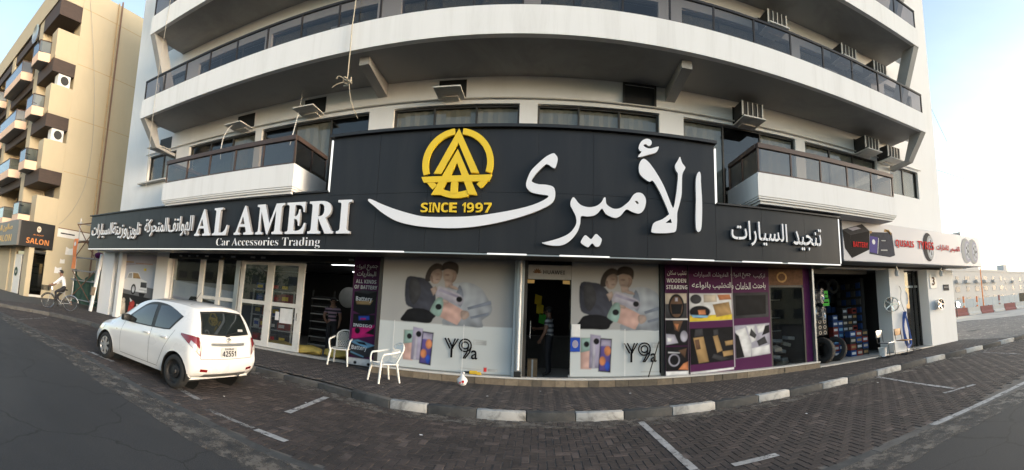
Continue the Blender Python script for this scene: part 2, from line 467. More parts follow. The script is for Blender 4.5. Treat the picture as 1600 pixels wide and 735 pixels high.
mat('rail_brown', (.075, .05, .042), .5, metal=.2, var=.2, scale=3)
mat('rail_dark', (.03, .026, .025), .45, metal=.4, var=.2)
glass('rail_glass', (.30, .285, .29), .03, .02)
glass('bronze_glass', (.34, .29, .24), .06, .02)
glass('window_glass', (.78, .78, .76), .01, .01)
glass('shop_glass', (.86, .88, .88), .0, .01)
glass('door_glass', (.80, .82, .82), .10, .01)
glass('car_glass', (.20, .24, .24), .02, .01, 0)
mat('curtain', (.52, .50, .43), .9, var=.12, scale=3, stretch=(4, 4, .3))
mat('frame_dark', (.05, .047, .043), .5, metal=.3, var=.2)
mat('frame_cream', (.74, .72, .68), .5, var=.06, scale=3, dirt=(.45, .42, .37), dirt_scale=3, dirt_amt=.4)
mat('frame_steel', (.45, .47, .48), .35, metal=.8, var=.1)
mat('sign_black', (.019, .021, .025), .40, var=.14, scale=.8, spec=.28, dirt=(.038, .038, .038), dirt_scale=1.6, dirt_amt=.3, stretch=(2.5, 1, .35))
mat('sign_cap', (.012, .012, .013), .45, var=.2)
mat('letter_white', (.80, .81, .84), .35, var=.02, scale=4)
mat('letter_side', (.26, .26, .27), .4, var=.05)
mat('letter_yellow', (.80, .55, .02), .4, var=.05, scale=3)
emitter('led', (1, .98, .92), .45)
emitter('tube_lit', (.95, .98, 1), 2.2)
mat('black', (.01, .01, .01), .6, var=.2)
mat('black_gloss', (.010, .010, .011), .25, var=.1)
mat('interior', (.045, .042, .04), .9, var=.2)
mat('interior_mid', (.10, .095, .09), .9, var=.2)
mat('tile_floor', (.42, .41, .39), .35, var=.1, scale=2)
mat('marble', (.50, .48, .44), .5, var=.15, scale=3, dirt=(.28, .26, .23), dirt_scale=3, dirt_amt=.6)
mat('stone_a', (.19, .15, .105), .8, var=.3, scale=9, bump=.4, bscale=45)
mat('stone_b', (.25, .20, .14), .8, var=.3, scale=9, bump=.4, bscale=45)
mat('stone_c', (.12, .10, .075), .8, var=.3, scale=9, bump=.4, bscale=45)
mat('stone_trim', (.62, .60, .56), .6, var=.1, scale=4)
mat('grout', (.16, .14, .12), .9)
mat('ac_white', (.74, .73, .70), .55, var=.08, scale=5, dirt=(.33, .31, .27), dirt_scale=4, dirt_amt=.5)
mat('ac_dark', (.035, .034, .033), .7, var=.2)
mat('cable', (.35, .33, .29), .8)
mat('cable_dark', (.03, .03, .03), .8)
mat('rope', (.45, .40, .31), .95, var=.2, scale=30)
# neighbour
mat('cream', (.49, .415, .285), .8, var=.05, scale=.5, bump=.05, bscale=30, dirt=(.41, .345, .235), dirt_scale=.5, dirt_amt=.4, stretch=(1, 1, .4))
mat('pink', (.74, .52, .38), .8, var=.06, scale=.8)
mat('wood_dark', (.055, .036, .028), .7, var=.3, scale=3, stretch=(1, 1, 6))
glass('blue_glass', (.25, .33, .42), .06, .02)
mat('pipe_brown', (.20, .12, .08), .7, var=.2)
mat('pipe_tan', (.42, .30, .16), .7, var=.15)
mat('orange_print', (.55, .20, .05), .6, var=.05)
mat('gold_print', (.55, .36, .12), .6, var=.1)
mat('net_green', (.035, .075, .055), .9, var=.35, scale=4)
mat('galvanised', (.36, .37, .37), .45, metal=.5, var=.15, scale=6, dirt=(.25, .16, .1), dirt_scale=9, dirt_amt=.5)
mat('rust', (.16, .085, .05), .85, var=.3, scale=9)
mat('plank', (.20, .15, .10), .85, var=.3, scale=5)
mat('banner_orange', (.80, .26, .09), .7, var=.1, scale=6)
# print inks
for nm, c in dict(ink_white=(.74, .74, .74), ink_grey=(.42, .42, .41), ink_bg_up=(.33, .335, .335), ink_bg_low=(.50, .54, .55), ink_black=(.012, .012, .014),
                  ink_navy=(.05, .053, .07), ink_charcoal=(.05, .05, .055), ink_skin=(.34, .265, .23), ink_skin_dark=(.25, .18, .15), ink_hair=(.06, .05, .046), ink_sky=(.50, .53, .60),
                  ink_cloth=(.31, .34, .38), ink_cloth_dark=(.19, .22, .28), ink_silver=(.40, .39, .46), ink_mint=(.24, .36, .33), ink_peach=(.50, .33, .29), ink_lilac=(.33, .31, .42),
                  ink_orange=(.55, .22, .10), ink_indigo=(.10, .08, .26), ink_red=(.60, .03, .03), ink_purple=(.085, .018, .072), ink_purple_dark=(.05, .008, .045), ink_magenta=(.65, .02, .18),
                  ink_blue=(.03, .08, .42), ink_lightblue=(.22, .46, .66), ink_yellow=(.75, .55, .05), ink_tan=(.42, .27, .12), ink_brown=(.14, .08, .05), ink_green=(.10, .50, .08),
                  ink_beige=(.60, .52, .42), ink_road=(.14, .14, .145), ink_redseat=(.45, .05, .04), ink_chrome=(.55, .56, .58)).items():
    mat(nm, c, .65, var=.32 if nm in ('ink_cloth', 'ink_navy', 'ink_charcoal', 'ink_skin', 'ink_black', 'ink_brown', 'ink_tan', 'ink_sky', 'ink_road') else .10, scale=9 if nm != 'ink_sky' else 2, spec=.06)['ink'] = c
mat('poster_white', (.66, .67, .68), .35, var=.02)
mat('lightbox', (.50, .50, .53), .55, var=.02, scale=1)
mat('sign_grey', (.14, .13, .12), .5, var=.1)
# goods and small things
mat('carton_red', (.26, .04, .028), .7, var=.2, scale=12)
mat('carton_blue', (.025, .07, .22), .7, var=.2, scale=12)
mat('carton_white', (.62, .62, .60), .7, var=.1, scale=12)
mat('carton_brown', (.30, .20, .11), .85, var=.15, scale=8)
mat('carton_black', (.03, .03, .03), .6, var=.3, scale=12)
mat('shelf_metal', (.50, .50, .48), .5, var=.1)
mat('tyre', (.018, .018, .018), .8, var=.2, bump=.3, bscale=70)
mat('tyre_grey', (.035, .034, .033), .85, var=.25)
mat('alloy', (.62, .63, .64), .25, metal=.9, var=.08)
mat('plastic_white', (.78, .77, .72), .42, var=.03, scale=4)
mat('bag_white', (.72, .72, .72), .5, var=.06, scale=20, bump=.6, bscale=30)
mat('tool_yellow', (.65, .42, .03), .5, var=.1)
mat('sack_yellow', (.55, .40, .10), .85, var=.15, scale=8, bump=.4, bscale=18)
mat('chrome', (.7, .7, .7), .12, metal=1, var=.02)
mat('chair_wood', (.42, .24, .10), .6, var=.2, scale=12, stretch=(1, 1, 6))
mat('chair_steel_seat', (.42, .44, .46), .35, metal=.6, var=.1)
mat('hose_blue', (.03, .10, .36), .5, var=.15)
mat('skin', (.24, .13, .085), .6, var=.06)
mat('hair', (.012, .010, .010), .7)
mat('shirt_white', (.74, .74, .76), .85, var=.04, scale=9, bump=.3, bscale=14)
mat('trousers', (.020, .020, .024), .9, var=.2, scale=9)
mat('shoe', (.02, .02, .02), .6)
# car
mat('car_white', (.72, .72, .71), .28, var=.012, scale=1, coat=1.0)
mat('car_black', (.014, .014, .014), .5, var=.1)
mat('car_interior', (.05, .05, .052), .8, var=.15)
mat('lamp_red', (.17, .008, .010), .12, var=.05, coat=1)
mat('lamp_clear', (.55, .52, .50), .12, metal=.4, var=.1, coat=1)
mat('plate_white', (.52, .52, .51), .5, var=.02)
# far things
mat('far_white', (.50, .48, .46), .85, var=.04, scale=.2)
mat('far_window', (.07, .07, .07), .5, var=.3, scale=.5)
mat('barrier_red', (.34, .13, .11), .7, var=.12, scale=2)
mat('barrier_white', (.66, .62, .56), .7, var=.08, scale=2)
mat('fence_blue', (.47, .50, .51), .7, var=.08, scale=.4)
mat('leaf', (.05, .09, .035), .8, var=.4, scale=2)
mat('bark', (.12, .09, .06), .9, var=.3, scale=5)

mat('car_line', (.09, .09, .09), .6, var=.05)
mat('hubcap', (.42, .43, .44), .35, metal=.5, var=.08)
mat('steel_dark', (.028, .028, .029), .55, metal=.3, var=.2)
m_ = mat('car_dark_glass', (.012, .016, .017), .04, var=.1, spec=.6, coat=.6)
def striped(name, a, b, n):
    """a knitted shirt with horizontal bands"""
    m = mat(name, a, .85, var=.08); nn = m.node_tree.nodes; l = m.node_tree.links
    g = nn.new('ShaderNodeNewGeometry'); sp = nn.new('ShaderNodeSeparateXYZ'); l.new(g.outputs['Position'], sp.inputs[0])
    mu = nn.new('ShaderNodeMath'); mu.operation = 'MULTIPLY'; mu.inputs[1].default_value = n; l.new(sp.outputs['Z'], mu.inputs[0])
    fr = nn.new('ShaderNodeMath'); fr.operation = 'FRACT'; l.new(mu.outputs[0], fr.inputs[0])
    gt = nn.new('ShaderNodeMath'); gt.operation = 'GREATER_THAN'; gt.inputs[1].default_value = .5; l.new(fr.outputs[0], gt.inputs[0])
    mx = nn.new('ShaderNodeMix'); mx.data_type = 'RGBA'; mx.inputs['A'].default_value = (*a, 1); mx.inputs['B'].default_value = (*b, 1); l.new(gt.outputs[0], mx.inputs['Factor'])
    l.new(mx.outputs['Result'], nn['Principled BSDF'].inputs['Base Color'])
striped('shirt_grey_stripes', (.42, .42, .42), (.09, .09, .10), 8.5)
striped('shirt_dark_stripes', (.035, .03, .04), (.30, .20, .26), 9)
# ---------------------------------------------------------------- ground, road, paving
ASPH = [(-200, 5.6), (-15, 4.78), (-10.8, 4.67), (-8.3, 4.58), (-5.7, 4.2), (-4.0, 4.06), (-2.8, 3.86), (3, 3.6), (4.5, 3.7), (5.5, 3.6), (7.2, 3.42), (14, 3.1), (60, 1.2), (200, -4)]
KERB = [(-60, 5.2), (-19.0, 5.1), (-17.2, 5.55), (-16.3, 6.3), (-15.2, 7.2), (-13.5, 7.6), (-9, 7.75), (-5.9, 7.75), (-4.0, 7.5), (-2.4, 6.95), (-.1, 6.97), (1.4, 7.06), (3.2, 7.24), (5, 7.42), (7, 7.6), (9.5, 7.72), (12, 7.55), (14.6, 7.25), (20, 6.9), (60, 5.5)]
WALK = .13
struct('ground', MB().add([(-700, -500, -.08), (700, -500, -.08), (700, 900, -.08), (-700, 900, -.08)], [(0, 1, 2, 3)]), 'sand')
xs = sorted(set([p[0] for p in ASPH]))
mb = MB()
for a, b in zip(xs, xs[1:]):
    mb.add([(a, -60, 0), (b, -60, 0), (b, interp(ASPH, b), 0), (a, interp(ASPH, a), 0)], [(0, 1, 2, 3)])
struct('road', mb, 'asphalt')
# bedding sheets under the bricks
mb = MB(); xs = [i * .5 for i in range(-50, 121)]
for a, b in zip(xs, xs[1:]):
    mb.add([(a, interp(ASPH, a) + .10, -.009), (b, interp(ASPH, b) + .10, -.009), (b, interp(KERB, b), -.009), (a, interp(KERB, a), -.009)], [(0, 1, 2, 3)])
bay = struct('parking_bay', mb, 'joint_sand')
mb = MB(); xs = [i * .5 for i in range(-70, 61)]
for a, b in zip(xs, xs[1:]):
    ya, yb = interp(KERB, a) + .12, interp(KERB, b) + .12
    mb.add([(a, ya, WALK - .009), (b, yb, WALK - .009), (b, 19, WALK - .009), (a, 19, WALK - .009)], [(0, 1, 2, 3)])
walk = struct('pavement', mb, 'joint_walk')
# herringbone bricks
def herring(x0, x1, y0, y1, inside, rot=0.):
    c, s = math.cos(rot), math.sin(rot); out = []
    cx, cy = (x0 + x1) / 2, (y0 + y1) / 2; n = int(math.hypot(x1 - x0, y1 - y0) / .1 / 2) + 4
    nx = n if rot else int((x1 - x0) / .2) + 3; ny = n if rot else int((y1 - y0) / .2) + 3
    for i in range(-nx, nx):
        for j in range(-ny, ny):
            k = (i - j) % 4
            if k == 0: u, v, hor = (i + 1) * .1, (j + .5) * .1, True
            elif k == 3: u, v, hor = (i + .5) * .1, (j + 1) * .1, False
            else: continue
            x, y = cx + u * c - v * s, cy + u * s + v * c
            if inside(x, y): out.append((x, y, rot + (0 if hor else math.pi / 2)))
    return out
def brick_mesh(mb, x, y, z, a, L=.192, W=.092, b=.006, h=.012):
    c, s = math.cos(a), math.sin(a)
    def q(u, v, w): return (x + u * c - v * s, y + u * s + v * c, z + w)
    l, w = L / 2, W / 2
    mb.add([q(-l, -w, -h), q(l, -w, -h), q(l, w, -h), q(-l, w, -h), q(-l + b, -w + b, 0), q(l - b, -w + b, 0), q(l - b, w - b, 0), q(-l + b, w - b, 0)],
           [(4, 5, 6, 7), (0, 1, 5, 4), (1, 2, 6, 5), (2, 3, 7, 6), (3, 0, 4, 7)])
LOWER = [(-6, 4.3), (-3.3, 4.2), (-2.2, 3.8), (-1.45, 4.3), (-.25, 4.72), (1.1, 4.7), (2.8, 3.75), (4.5, 3.8), (9, 4.2)]   # what the picture's lower edge reaches
inb = lambda x, y: interp(ASPH, x) + .16 < y < interp(KERB, x) - .04 and y > interp(KERB, x - .1) - 3.7 and x > -17.5
br = herring(-17.5, 24, 2.4, 7.9, inb)
br.sort(key=lambda b: (b[1] < interp(LOWER, b[0]), math.hypot(b[0] - .2, b[1])))
one = MB(); brick_mesh(one, 0, 0, 0, 0); one_me = one.mesh('brick', 'brick', fix=False)
for x, y, a in br[:300]:
    o = link('brick', one_me, bay); o.location = (x, y, random.uniform(-.0025, .0015)); o.rotation_euler = (random.uniform(-.008, .008), random.uniform(-.008, .008), a)
mb = MB()
for x, y, a in br[300:]: brick_mesh(mb, x, y, random.uniform(-.0025, .0015), a + random.uniform(-.01, .01))
part('brick_field', mb, 'brick', bay, fix=False, kind='stuff')
inw = lambda x, y: interp(KERB, x) + .2 < y < 9.5 + (1.3 if x < -3.9 else (.7 if x > 7.4 else 0)) + (8 if x > 14.6 else 0) and x > -19
bw = herring(-19, 24, 6.6, 18.5, inw, R(45))
mb = MB()
for x, y, a in [b for b in bw if b[0] < 14.8]: brick_mesh(mb, x, y, WALK + random.uniform(-.002, .001), a, b=.005)
part('brick_field', mb, 'brick_walk', walk, fix=False, kind='stuff')
mb = MB()
for x, y, a in [b for b in bw if b[0] >= 14.8]: brick_mesh(mb, x, y, WALK + random.uniform(-.002, .001), a, b=.005)
part('brick_field', mb, 'brick_sunlit', walk, fix=False, kind='stuff')
# the flush edge of the asphalt
mb = MB(); xs = [i * .9 for i in range(-20, 30)]
edge = None
for i, (a, b) in enumerate(zip(xs, xs[1:])):
    ya, yb = interp(ASPH, a), interp(ASPH, b)
    m1 = MB().add([(a + .006, ya - .012, .004), (b - .006, yb - .012, .004), (b - .006, yb + .135, .004), (a + .006, ya + .135, .004),
                   (a + .006, ya - .012, -.02), (b - .006, yb - .012, -.02), (b - .006, yb + .135, -.02), (a + .006, ya + .135, -.02)],
                  [(0, 1, 2, 3), (0, 4, 5, 1), (1, 5, 6, 2), (2, 6, 7, 3), (3, 7, 4, 0)])
    if edge is None:
        edge = struct('road_edge', m1, 'kerb_dark')
    else: part('edge_stone', m1, 'kerb_bare' if b > 4.4 else 'kerb_dark', edge)
# kerb stones
JOINTS = [-18.9, -18.1, -17.3, -16.6, -16.0, -15.4, -14.7, -13.9, -13.0, -12.1, -11.2, -10.3, -9.4, -8.5, -7.6, -6.7, -5.85, -5.0, -4.1, -3.25, -2.4, -1.75, -.94, -.14, .65, 1.45, 2.31, 3.16, 4.10, 4.88, 5.80, 6.6, 7.65, 8.6, 9.75, 10.6, 11.7, 12.6, 13.7, 14.6, 15.7, 16.7, 17.8, 18.9, 20.2]
kerb = link('kerb', None); kerb['kind'] = 'structure'; kerb.location = (0, 7.2, 0)
kw = MB().bevbox(-.5, .5, -.015, .14, -.05, .138, .02).mesh('kerb_stone', 'kerb_white', True)
kd = MB().bevbox(-.5, .5, -.015, .14, -.05, .138, .02).mesh('kerb_stone', 'kerb_dark', True)
kb = MB().bevbox(-.5, .5, -.015, .14, -.05, .138, .02).mesh('kerb_stone', 'kerb_bare', True)
for i, (a, b) in enumerate(zip(JOINTS, JOINTS[1:])):
    ya, yb = interp(KERB, a), interp(KERB, b)
    me = kb if b < -2.3 and (i % 4) else kb if b < -2.3 else (kw if i % 2 == 0 else kd)
    o = link('kerb_stone', me, kerb)
    L = math.hypot(b - a, yb - ya)
    o.location = Vector(((a + b) / 2, (ya + yb) / 2, random.uniform(-.008, .004) - (.035 if -6 < b < -3 else 0))) - kerb.location
    o.rotation_euler = (0, 0, math.atan2(yb - ya, b - a) + random.uniform(-.012, .012)); o.scale = (L - .012, 1, 1)
# painted bay lines: worn thin sheets lying on the bricks
def line(p, q, w, m='line_paint'):
    p, q = Vector((*p, 0)), Vector((*q, 0)); d = (q - p).normalized(); n = Vector((-d.y, d.x, 0)) * w / 2
    N = max(2, int((q - p).length / .25)); mb = MB()
    P = []
    for i in range(N + 1):
        c = p.lerp(q, i / N); e = n * (1 + random.uniform(-.12, .12)); P += [c + e + Vector((0, 0, .006)), c - e + Vector((0, 0, .006))]
    mb.add(P, [(2 * i, 2 * i + 1, 2 * i + 3, 2 * i + 2) for i in range(N)])
    return mb
for p, q, w, m in [((1.68, 6.83), (1.72, 4.25), .10, 'line_paint'), ((-3.58, 6.9), (-3.46, 5.45), .11, 'line_paint'), ((-8.4, 4.95), (-7.4, 4.95), .10, 'line_paint'), ((-7.95, 4.9), (-7.9, 7.4), .1, 'line_paint'),
                   ((-3.25, 4.42), (-2.75, 4.37), .11, 'line_paint'), ((-4.2, 4.5), (-3.3, 4.43), .09, 'faded_paint'), ((7.52, 7.5), (6.9, 4.82), .10, 'line_paint'), ((6.5, 4.78), (7.3, 4.6), .10, 'line_paint'), ((2.15, 4.48), (2.75, 4.5), .11, 'line_paint'),
                   ((11.9, 7.2), (11.2, 5.4), .10, 'faded_paint'), ((12.1, 4.2), (13.6, 4.0), .1, 'faded_paint'), ((-14.6, 6.6), (-13.3, 4.9), .10, 'faded_paint'), ((-5.6, 5.0), (-4.6, 4.75), .1, 'faded_paint')]:
    part('parking_line', line(p, q, w, m), m, bay, fix=False)
part('parking_line', line((4.75, 3.74), (16, 3.1), .12), 'line_paint', edge, fix=False)
# wind-blown sand along the kerb foot and the asphalt edge
def drift(fn, off0, off1, z, xa, xb):
    mb = MB(); xs = [xa + (xb - xa) * i / 60 for i in range(61)]; P = []
    for x in xs: y = fn(x); P += [(x, y + off0 - random.uniform(0, .12), z), (x, y + off1, z)]
    mb.add(P, [(2 * i, 2 * i + 2, 2 * i + 3, 2 * i + 1) for i in range(60)]); return mb
part('sand_film', drift(lambda x: interp(KERB, x), -.42, -.02, .005, -12, 20), 'sand_film', bay, fix=False, kind='stuff')
part('sand_film', drift(lambda x: interp(ASPH, x), -.45, .0, .005, -14, 18), 'sand_film', edge, fix=False, kind='stuff')
# paved and sandy ground beyond the corner
struct('side_street', MB().add([(24.2, 6.9, .06), (160, 1.6, .06), (160, 30, .06), (14.6, 36, .06), (14.6, 18.6, .06), (24.2, 18.6, .06)], [(0, 1, 2, 3, 4, 5)]), 'grey_paving')
# litter: paper scraps and stones
lit = []
for i, (x, y, z) in enumerate([(-1.5, 5.7, .006), (.1, 8.9, .14), (-2.9, 7.9, .14), (-3.6, 6.2, .006), (1.9, 8.6, .14), (4.2, 5.9, .006), (-4.6, 5.3, .006), (6.9, 6.9, .006), (-.9, 8.1, .14)]):
    m1 = MB(); k = random.uniform(.015, .03)
    m1.add([(x + k * math.cos(t) * random.uniform(.6, 1.2), y + k * math.sin(t) * random.uniform(.6, 1.2), z + random.uniform(0, .012)) for t in [i * 1.047 for i in range(6)]], [(0, 1, 2, 3), (0, 3, 4, 5)])
    lit.append(solid('paper_scrap', m1, 'bag_white', 'tiny white paper scrap, %s from the left, lying on the %s' % (ORD[[3, 6, 2, 1, 7, 8, 0, 10, 4][i] if 0 else sorted([-1.5, .1, -2.9, -3.6, 1.9, 4.2, -4.6, 6.9, -.9]).index(x)], 'pavement' if z > .1 else 'parking bay bricks'), 'litter', 'paper scraps on the bricks'))
# ---------------------------------------------------------------- the white apartment block
W, B = 10.0, 8.36                 # wall plane, balcony front plane
XL, XR = -15.8, 14.42
apt = thing('apartment_building', 'white apartment block with long dark glass balconies above the black shop sign', 'building', (0, 16, 0))
ROOF = 21.0
WINX = [(-14.05, -12.33), (-11.6, -8.5), (-8.25, -4.6), (-3.9, -.6), (-.15, 2.97), (3.64, 7.2), (7.56, 10.71), (11.42, 13.05)]
FLOORS = [(4.45, 6.94), (8.1, 10.12), (11.3, 13.3), (14.5, 16.5)]
w = MB()
edges = [XL] + [v for p in WINX for v in p] + [XR]
w.box(XL, XR, W, W + .25, 3.0, 4.45)
zs = [(6.94, 8.1), (10.12, 11.3), (13.3, 14.5), (16.5, ROOF)]
for z0, z1 in zs: w.box(XL, XR, W, W + .25, z0, z1)
for z0, z1 in FLOORS:
    for i in range(0, len(edges), 2): w.box(edges[i], edges[i + 1], W, W + .25, z0, z1)
for i in (0, len(WINX) - 1): w.box(WINX[i][0], WINX[i][1], W, W + .25, 4.45, 5.85)
w.box(XL, XL + .25, W + .25, 23, 0, ROOF); w.box(XR - .25, XR, W + .25, 23, 0, ROOF); w.box(XL, XR, 23, 23.25, 0, ROOF); w.box(XL, XR, W + .25, 23, ROOF - .3, ROOF - .05)
part('wall', w, 'white_wall', apt)
w = MB()
for z in (4.35, 7.85, 11.05, 14.2): w.box(XL + .26, XR - .26, W + .26, 22.9, z, z + .2)
w.box(XL + .26, XR - .26, 14, 14.1, 4.6, ROOF - .4)
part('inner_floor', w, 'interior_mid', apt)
# windows
def window(x0, x1, z0, z1, y, n, parent, gm='window_glass'):
    f = MB(); t = .05
    f.box(x0, x1, y, y + .07, z1 - t, z1); f.box(x0, x1, y, y + .07, z0, z0 + t)
    f.box(x0, x0 + t, y, y + .07, z0 + t, z1 - t); f.box(x1 - t, x1, y, y + .07, z0 + t, z1 - t)
    for i in range(1, n): x = x0 + (x1 - x0) * i / n; f.box(x - .022, x + .022, y, y + .06, z0 + t, z1 - t)
    o = part('window', f, 'frame_dark', parent)
    for i in range(n):
        a, b = x0 + (x1 - x0) * i / n + .024, x0 + (x1 - x0) * (i + 1) / n - .024
        part('pane', MB().box(a, b, y + .03, y + .036, z0 + t, z1 - t), gm, o)
        if random.random() < .8:
            c = MB(); k = 8; zz = z0 + t
            P = []
            for j in range(k + 1):
                xx = a + (b - a) * j / k; P += [(xx, y + .07 + .02 * (j % 2), zz), (xx, y + .07 + .02 * (j % 2), z1 - t)]
            c.add(P, [(2 * j, 2 * j + 2, 2 * j + 3, 2 * j + 1) for j in range(k)])
            part('curtain', c, 'curtain', o, fix=False)
    return o
for fi, (z0, z1) in enumerate(FLOORS[:3]):
    for i, (a, b) in enumerate(WINX):
        if fi == 0: zz = 5.85 if i in (0, 7) else 4.5
        else: zz = z0
        window(a, b, zz, z1, W + .10, 2 if b - a < 2 else 3, apt)
# small sills, a service pipe under the lintel, the wall's movement joints
part('window_sill', MB().box(-14.4, -12.6, 9.78, W, 5.79, 5.84), 'inner_wall', apt)
part('pipe', MB().tube([(-14.2, 9.95, 7.03), (-4.4, 9.95, 7.08), (3, 9.95, 7.06), (13.2, 9.95, 7.03)], .022), 'inner_wall', apt, True)
# long balconies
def railing(x0, x1, y, z0, z1, step, gm, rm, parent, top_w=.06, top_h=.06):
    n = max(1, round((x1 - x0) / step)); st = (x1 - x0) / n
    part('top_rail', MB().bevbox(x0 - .02, x1 + .02, y - top_w / 2, y + top_w / 2, z1, z1 + top_h, .008), rm, parent)
    part('bottom_rail', MB().box(x0, x1, y - .02, y + .02, z0, z0 + .03), rm, parent)
    for i in range(n + 1):
        x = x0 + i * st
        part('post', MB().box(x - .02, x + .02, y - .022, y + .022, z0 + .031, z1 - .001), rm, parent)
    for i in range(n):
        a_, b_, c_, d_ = [random.uniform(-.010, .010) for _ in range(4)]; xa, xb = x0 + i * st + .022, x0 + (i + 1) * st - .022
        part('glass_panel', MB().add([(xa, y + a_, z0 + .032), (xb, y + b_, z0 + .032), (xb, y + c_, z1 - .02), (xa, y + d_, z1 - .02)], [(0, 1, 2, 3)]), gm, parent, fix=False)
def side_railing(x, y0, y1, z0, z1, n, gm, rm, parent, top_w=.06, top_h=.06):
    st = (y1 - y0) / n
    part('top_rail', MB().bevbox(x - top_w / 2, x + top_w / 2, y0, y1, z1 + .002, z1 + top_h - .002, .008), rm, parent)
    for i in range(n): part('glass_panel', MB().box(x - .005, x + .005, y0 + .03 + i * st, y0 + (i + 1) * st - .03, z0 + .03, z1 - .02), gm, parent)
    for i in range(1, n + 1): part('post', MB().box(x - .022, x + .022, y0 + i * st - .022, y0 + i * st + .022, z0, z1), rm, parent)
BX0, BX1 = -12.62, 11.6
def long_balcony(zb, detail=True):
    b = link('balcony', None, apt); b.location = Vector((0, B, zb)) - apt.location
    s = MB(); s.box(BX0, BX1, B + .14, W, zb + .004, zb + .2)
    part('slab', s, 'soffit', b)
    f = MB(); f.box(BX0, BX1, B, B + .14, zb, zb + .68)
    f.box(BX0, BX0 + .14, B + .14, W, zb + .2, zb + .68); f.box(BX1 - .14, BX1, B + .14, W, zb + .2, zb + .68)
    part('parapet', f, 'band_white', b)
    railing(BX0 + .06, BX1 - .06, B + .07, zb + .70, zb + 1.35, 1.12, 'rail_glass', 'rail_dark', b)
    for x in (BX0, BX1 - .24):
        poly = [(B + .02, zb - .002), (B + .56, zb - .002), (B + .88, zb - .82), (W, zb - .86), (W, zb - .98), (B + .70, zb - .90)] if zb < 9 else [(B + .02, zb - .002), (B + .58, zb - .002), (B + 1.50, zb - 2.35), (B + 1.02, zb - 2.35)]
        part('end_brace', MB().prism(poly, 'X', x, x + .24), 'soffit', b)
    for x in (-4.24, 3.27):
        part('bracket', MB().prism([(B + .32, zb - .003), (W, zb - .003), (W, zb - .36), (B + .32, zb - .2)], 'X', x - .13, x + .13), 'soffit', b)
    return b
for zb in (7.66, 10.83, 14.0): long_balcony(zb)
# first-floor balconies on either side of the tall sign
def small_balcony(x0, x1):
    b = link('balcony', None, apt); b.location = Vector((x0, B, 4.3)) - apt.location
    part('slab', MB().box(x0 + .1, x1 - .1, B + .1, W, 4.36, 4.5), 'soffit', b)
    f = MB(); f.box(x0, x1, B, B + .12, 4.46, 5.03); f.box(x0, x0 + .12, B + .12, W, 4.46, 5.03); f.box(x1 - .12, x1, B + .12, W, 4.46, 5.03)
    part('parapet', f, 'band_white', b)
    f = MB()
    for z0, z1, e in ((4.30, 4.36, .10), (4.362, 4.41, .05), (4.412, 4.458, .02)): f.box(x0 + e, x1 - e, B + e, W, z0, z1)
    part('cornice', f, 'white_wall', b)
    railing(x0 + .06, x1 - .06, B + .06, 5.05, 5.66, 1.03, 'bronze_glass', 'rail_brown', b, .1, .12)
    side_railing(x0 + .06, B + .1, W - .02, 5.05, 5.66, 2, 'bronze_glass', 'rail_brown', b, .1, .12)
    side_railing(x1 - .06, B + .1, W - .02, 5.05, 5.66, 2, 'bronze_glass', 'rail_brown', b, .1, .12)
small_balcony(-10.8, -5.76); small_balcony(4.88, 9.72)
# ---- ground floor: pillars, walls between the shops, ceilings, floors
G = MB()
part('pillar', MB().box(-17.35, -16.35, 10.35, 10.75, 0, 3.02), 'white_wall', apt); part('pillar', MB().box(-13.15, -12.42, 10.3, 10.75, 0, 3.02), 'white_wall', apt)
G = MB()
part('pillar', MB().box(10.62, 11.42, 9.72, 10.35, 0, 3.0), 'white_wall', apt)
part('pillar', MB().box(12.72, XR + .02, 9.70, 10.4, 0, 3.0), 'white_wall', apt)
G = MB()
G.box(-16.3, -13.2, 10.9, 11.0, 0, 3.0)                       # behind the picture window
G.box(-12.45, -12.35, 10.8, 16.5, 0, 3.0); G.box(-4.5, -3.95, 10.5, 16.5, 0, 3.0); G.box(-12.3, -4.5, 16.5, 16.6, 0, 3.0)
G.box(-3.9, 3.3, 15.0, 15.1, 0, 3.0); G.box(3.3, 3.42, 10.05, 15, 0, 3.0); G.box(7.2, 7.34, 10.05, 15.1, 0, 3.0); G.box(3.42, 7.2, 14, 14.1, 0, 3.0)
G.box(7.4, 14.2, 15.1, 15.2, 0, 3.0); G.box(11.3, 11.42, 10.4, 15, 0, 3.0)
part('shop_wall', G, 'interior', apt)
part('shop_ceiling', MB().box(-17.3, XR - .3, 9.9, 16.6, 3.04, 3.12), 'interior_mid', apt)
part('shop_floor', MB().box(-12.3, -4.6, 10.62, 16.5, 0, .17), 'tile_floor', apt)
part('shop_floor', MB().box(-3.85, 7.3, 10.1, 15, 0, .2), 'tile_floor', apt)
part('shop_floor', MB().box(7.42, 14.2, 10.42, 15, 0, .158), 'marble', apt)
part('doorstep', MB().bevbox(7.40, 12.70, 9.60, 10.415, .0, .165, .01), 'marble', apt)
part('doorstep', MB().bevbox(-16.3, -4.0, 10.42, 10.615, .0, .185, .01), 'marble', apt)
# stone plinth below the phone and upholstery shops
pl = part('plinth', MB().box(-3.85, 7.38, 9.62, 10.08, 0, .262), 'grout', apt)
x = -3.85; i = 0
while x < 7.36:
    L = min(random.choice((.22, .3, .38, .45)), 7.38 - x)
    if L > .05:
        for z0, z1 in ((.10, .262),):
            part('stone', MB().bevbox(x + .003, x + L - .003, 9.60 - random.uniform(0, .014), 9.63, z0, z1 - .003, .004), random.choice(('stone_a', 'stone_b', 'stone_a', 'stone_c')), pl)
    x += L; i += 1
part('plinth_cap', MB().bevbox(-3.87, 7.40, 9.585, 9.78, .266, .298, .006), 'stone_trim', pl)

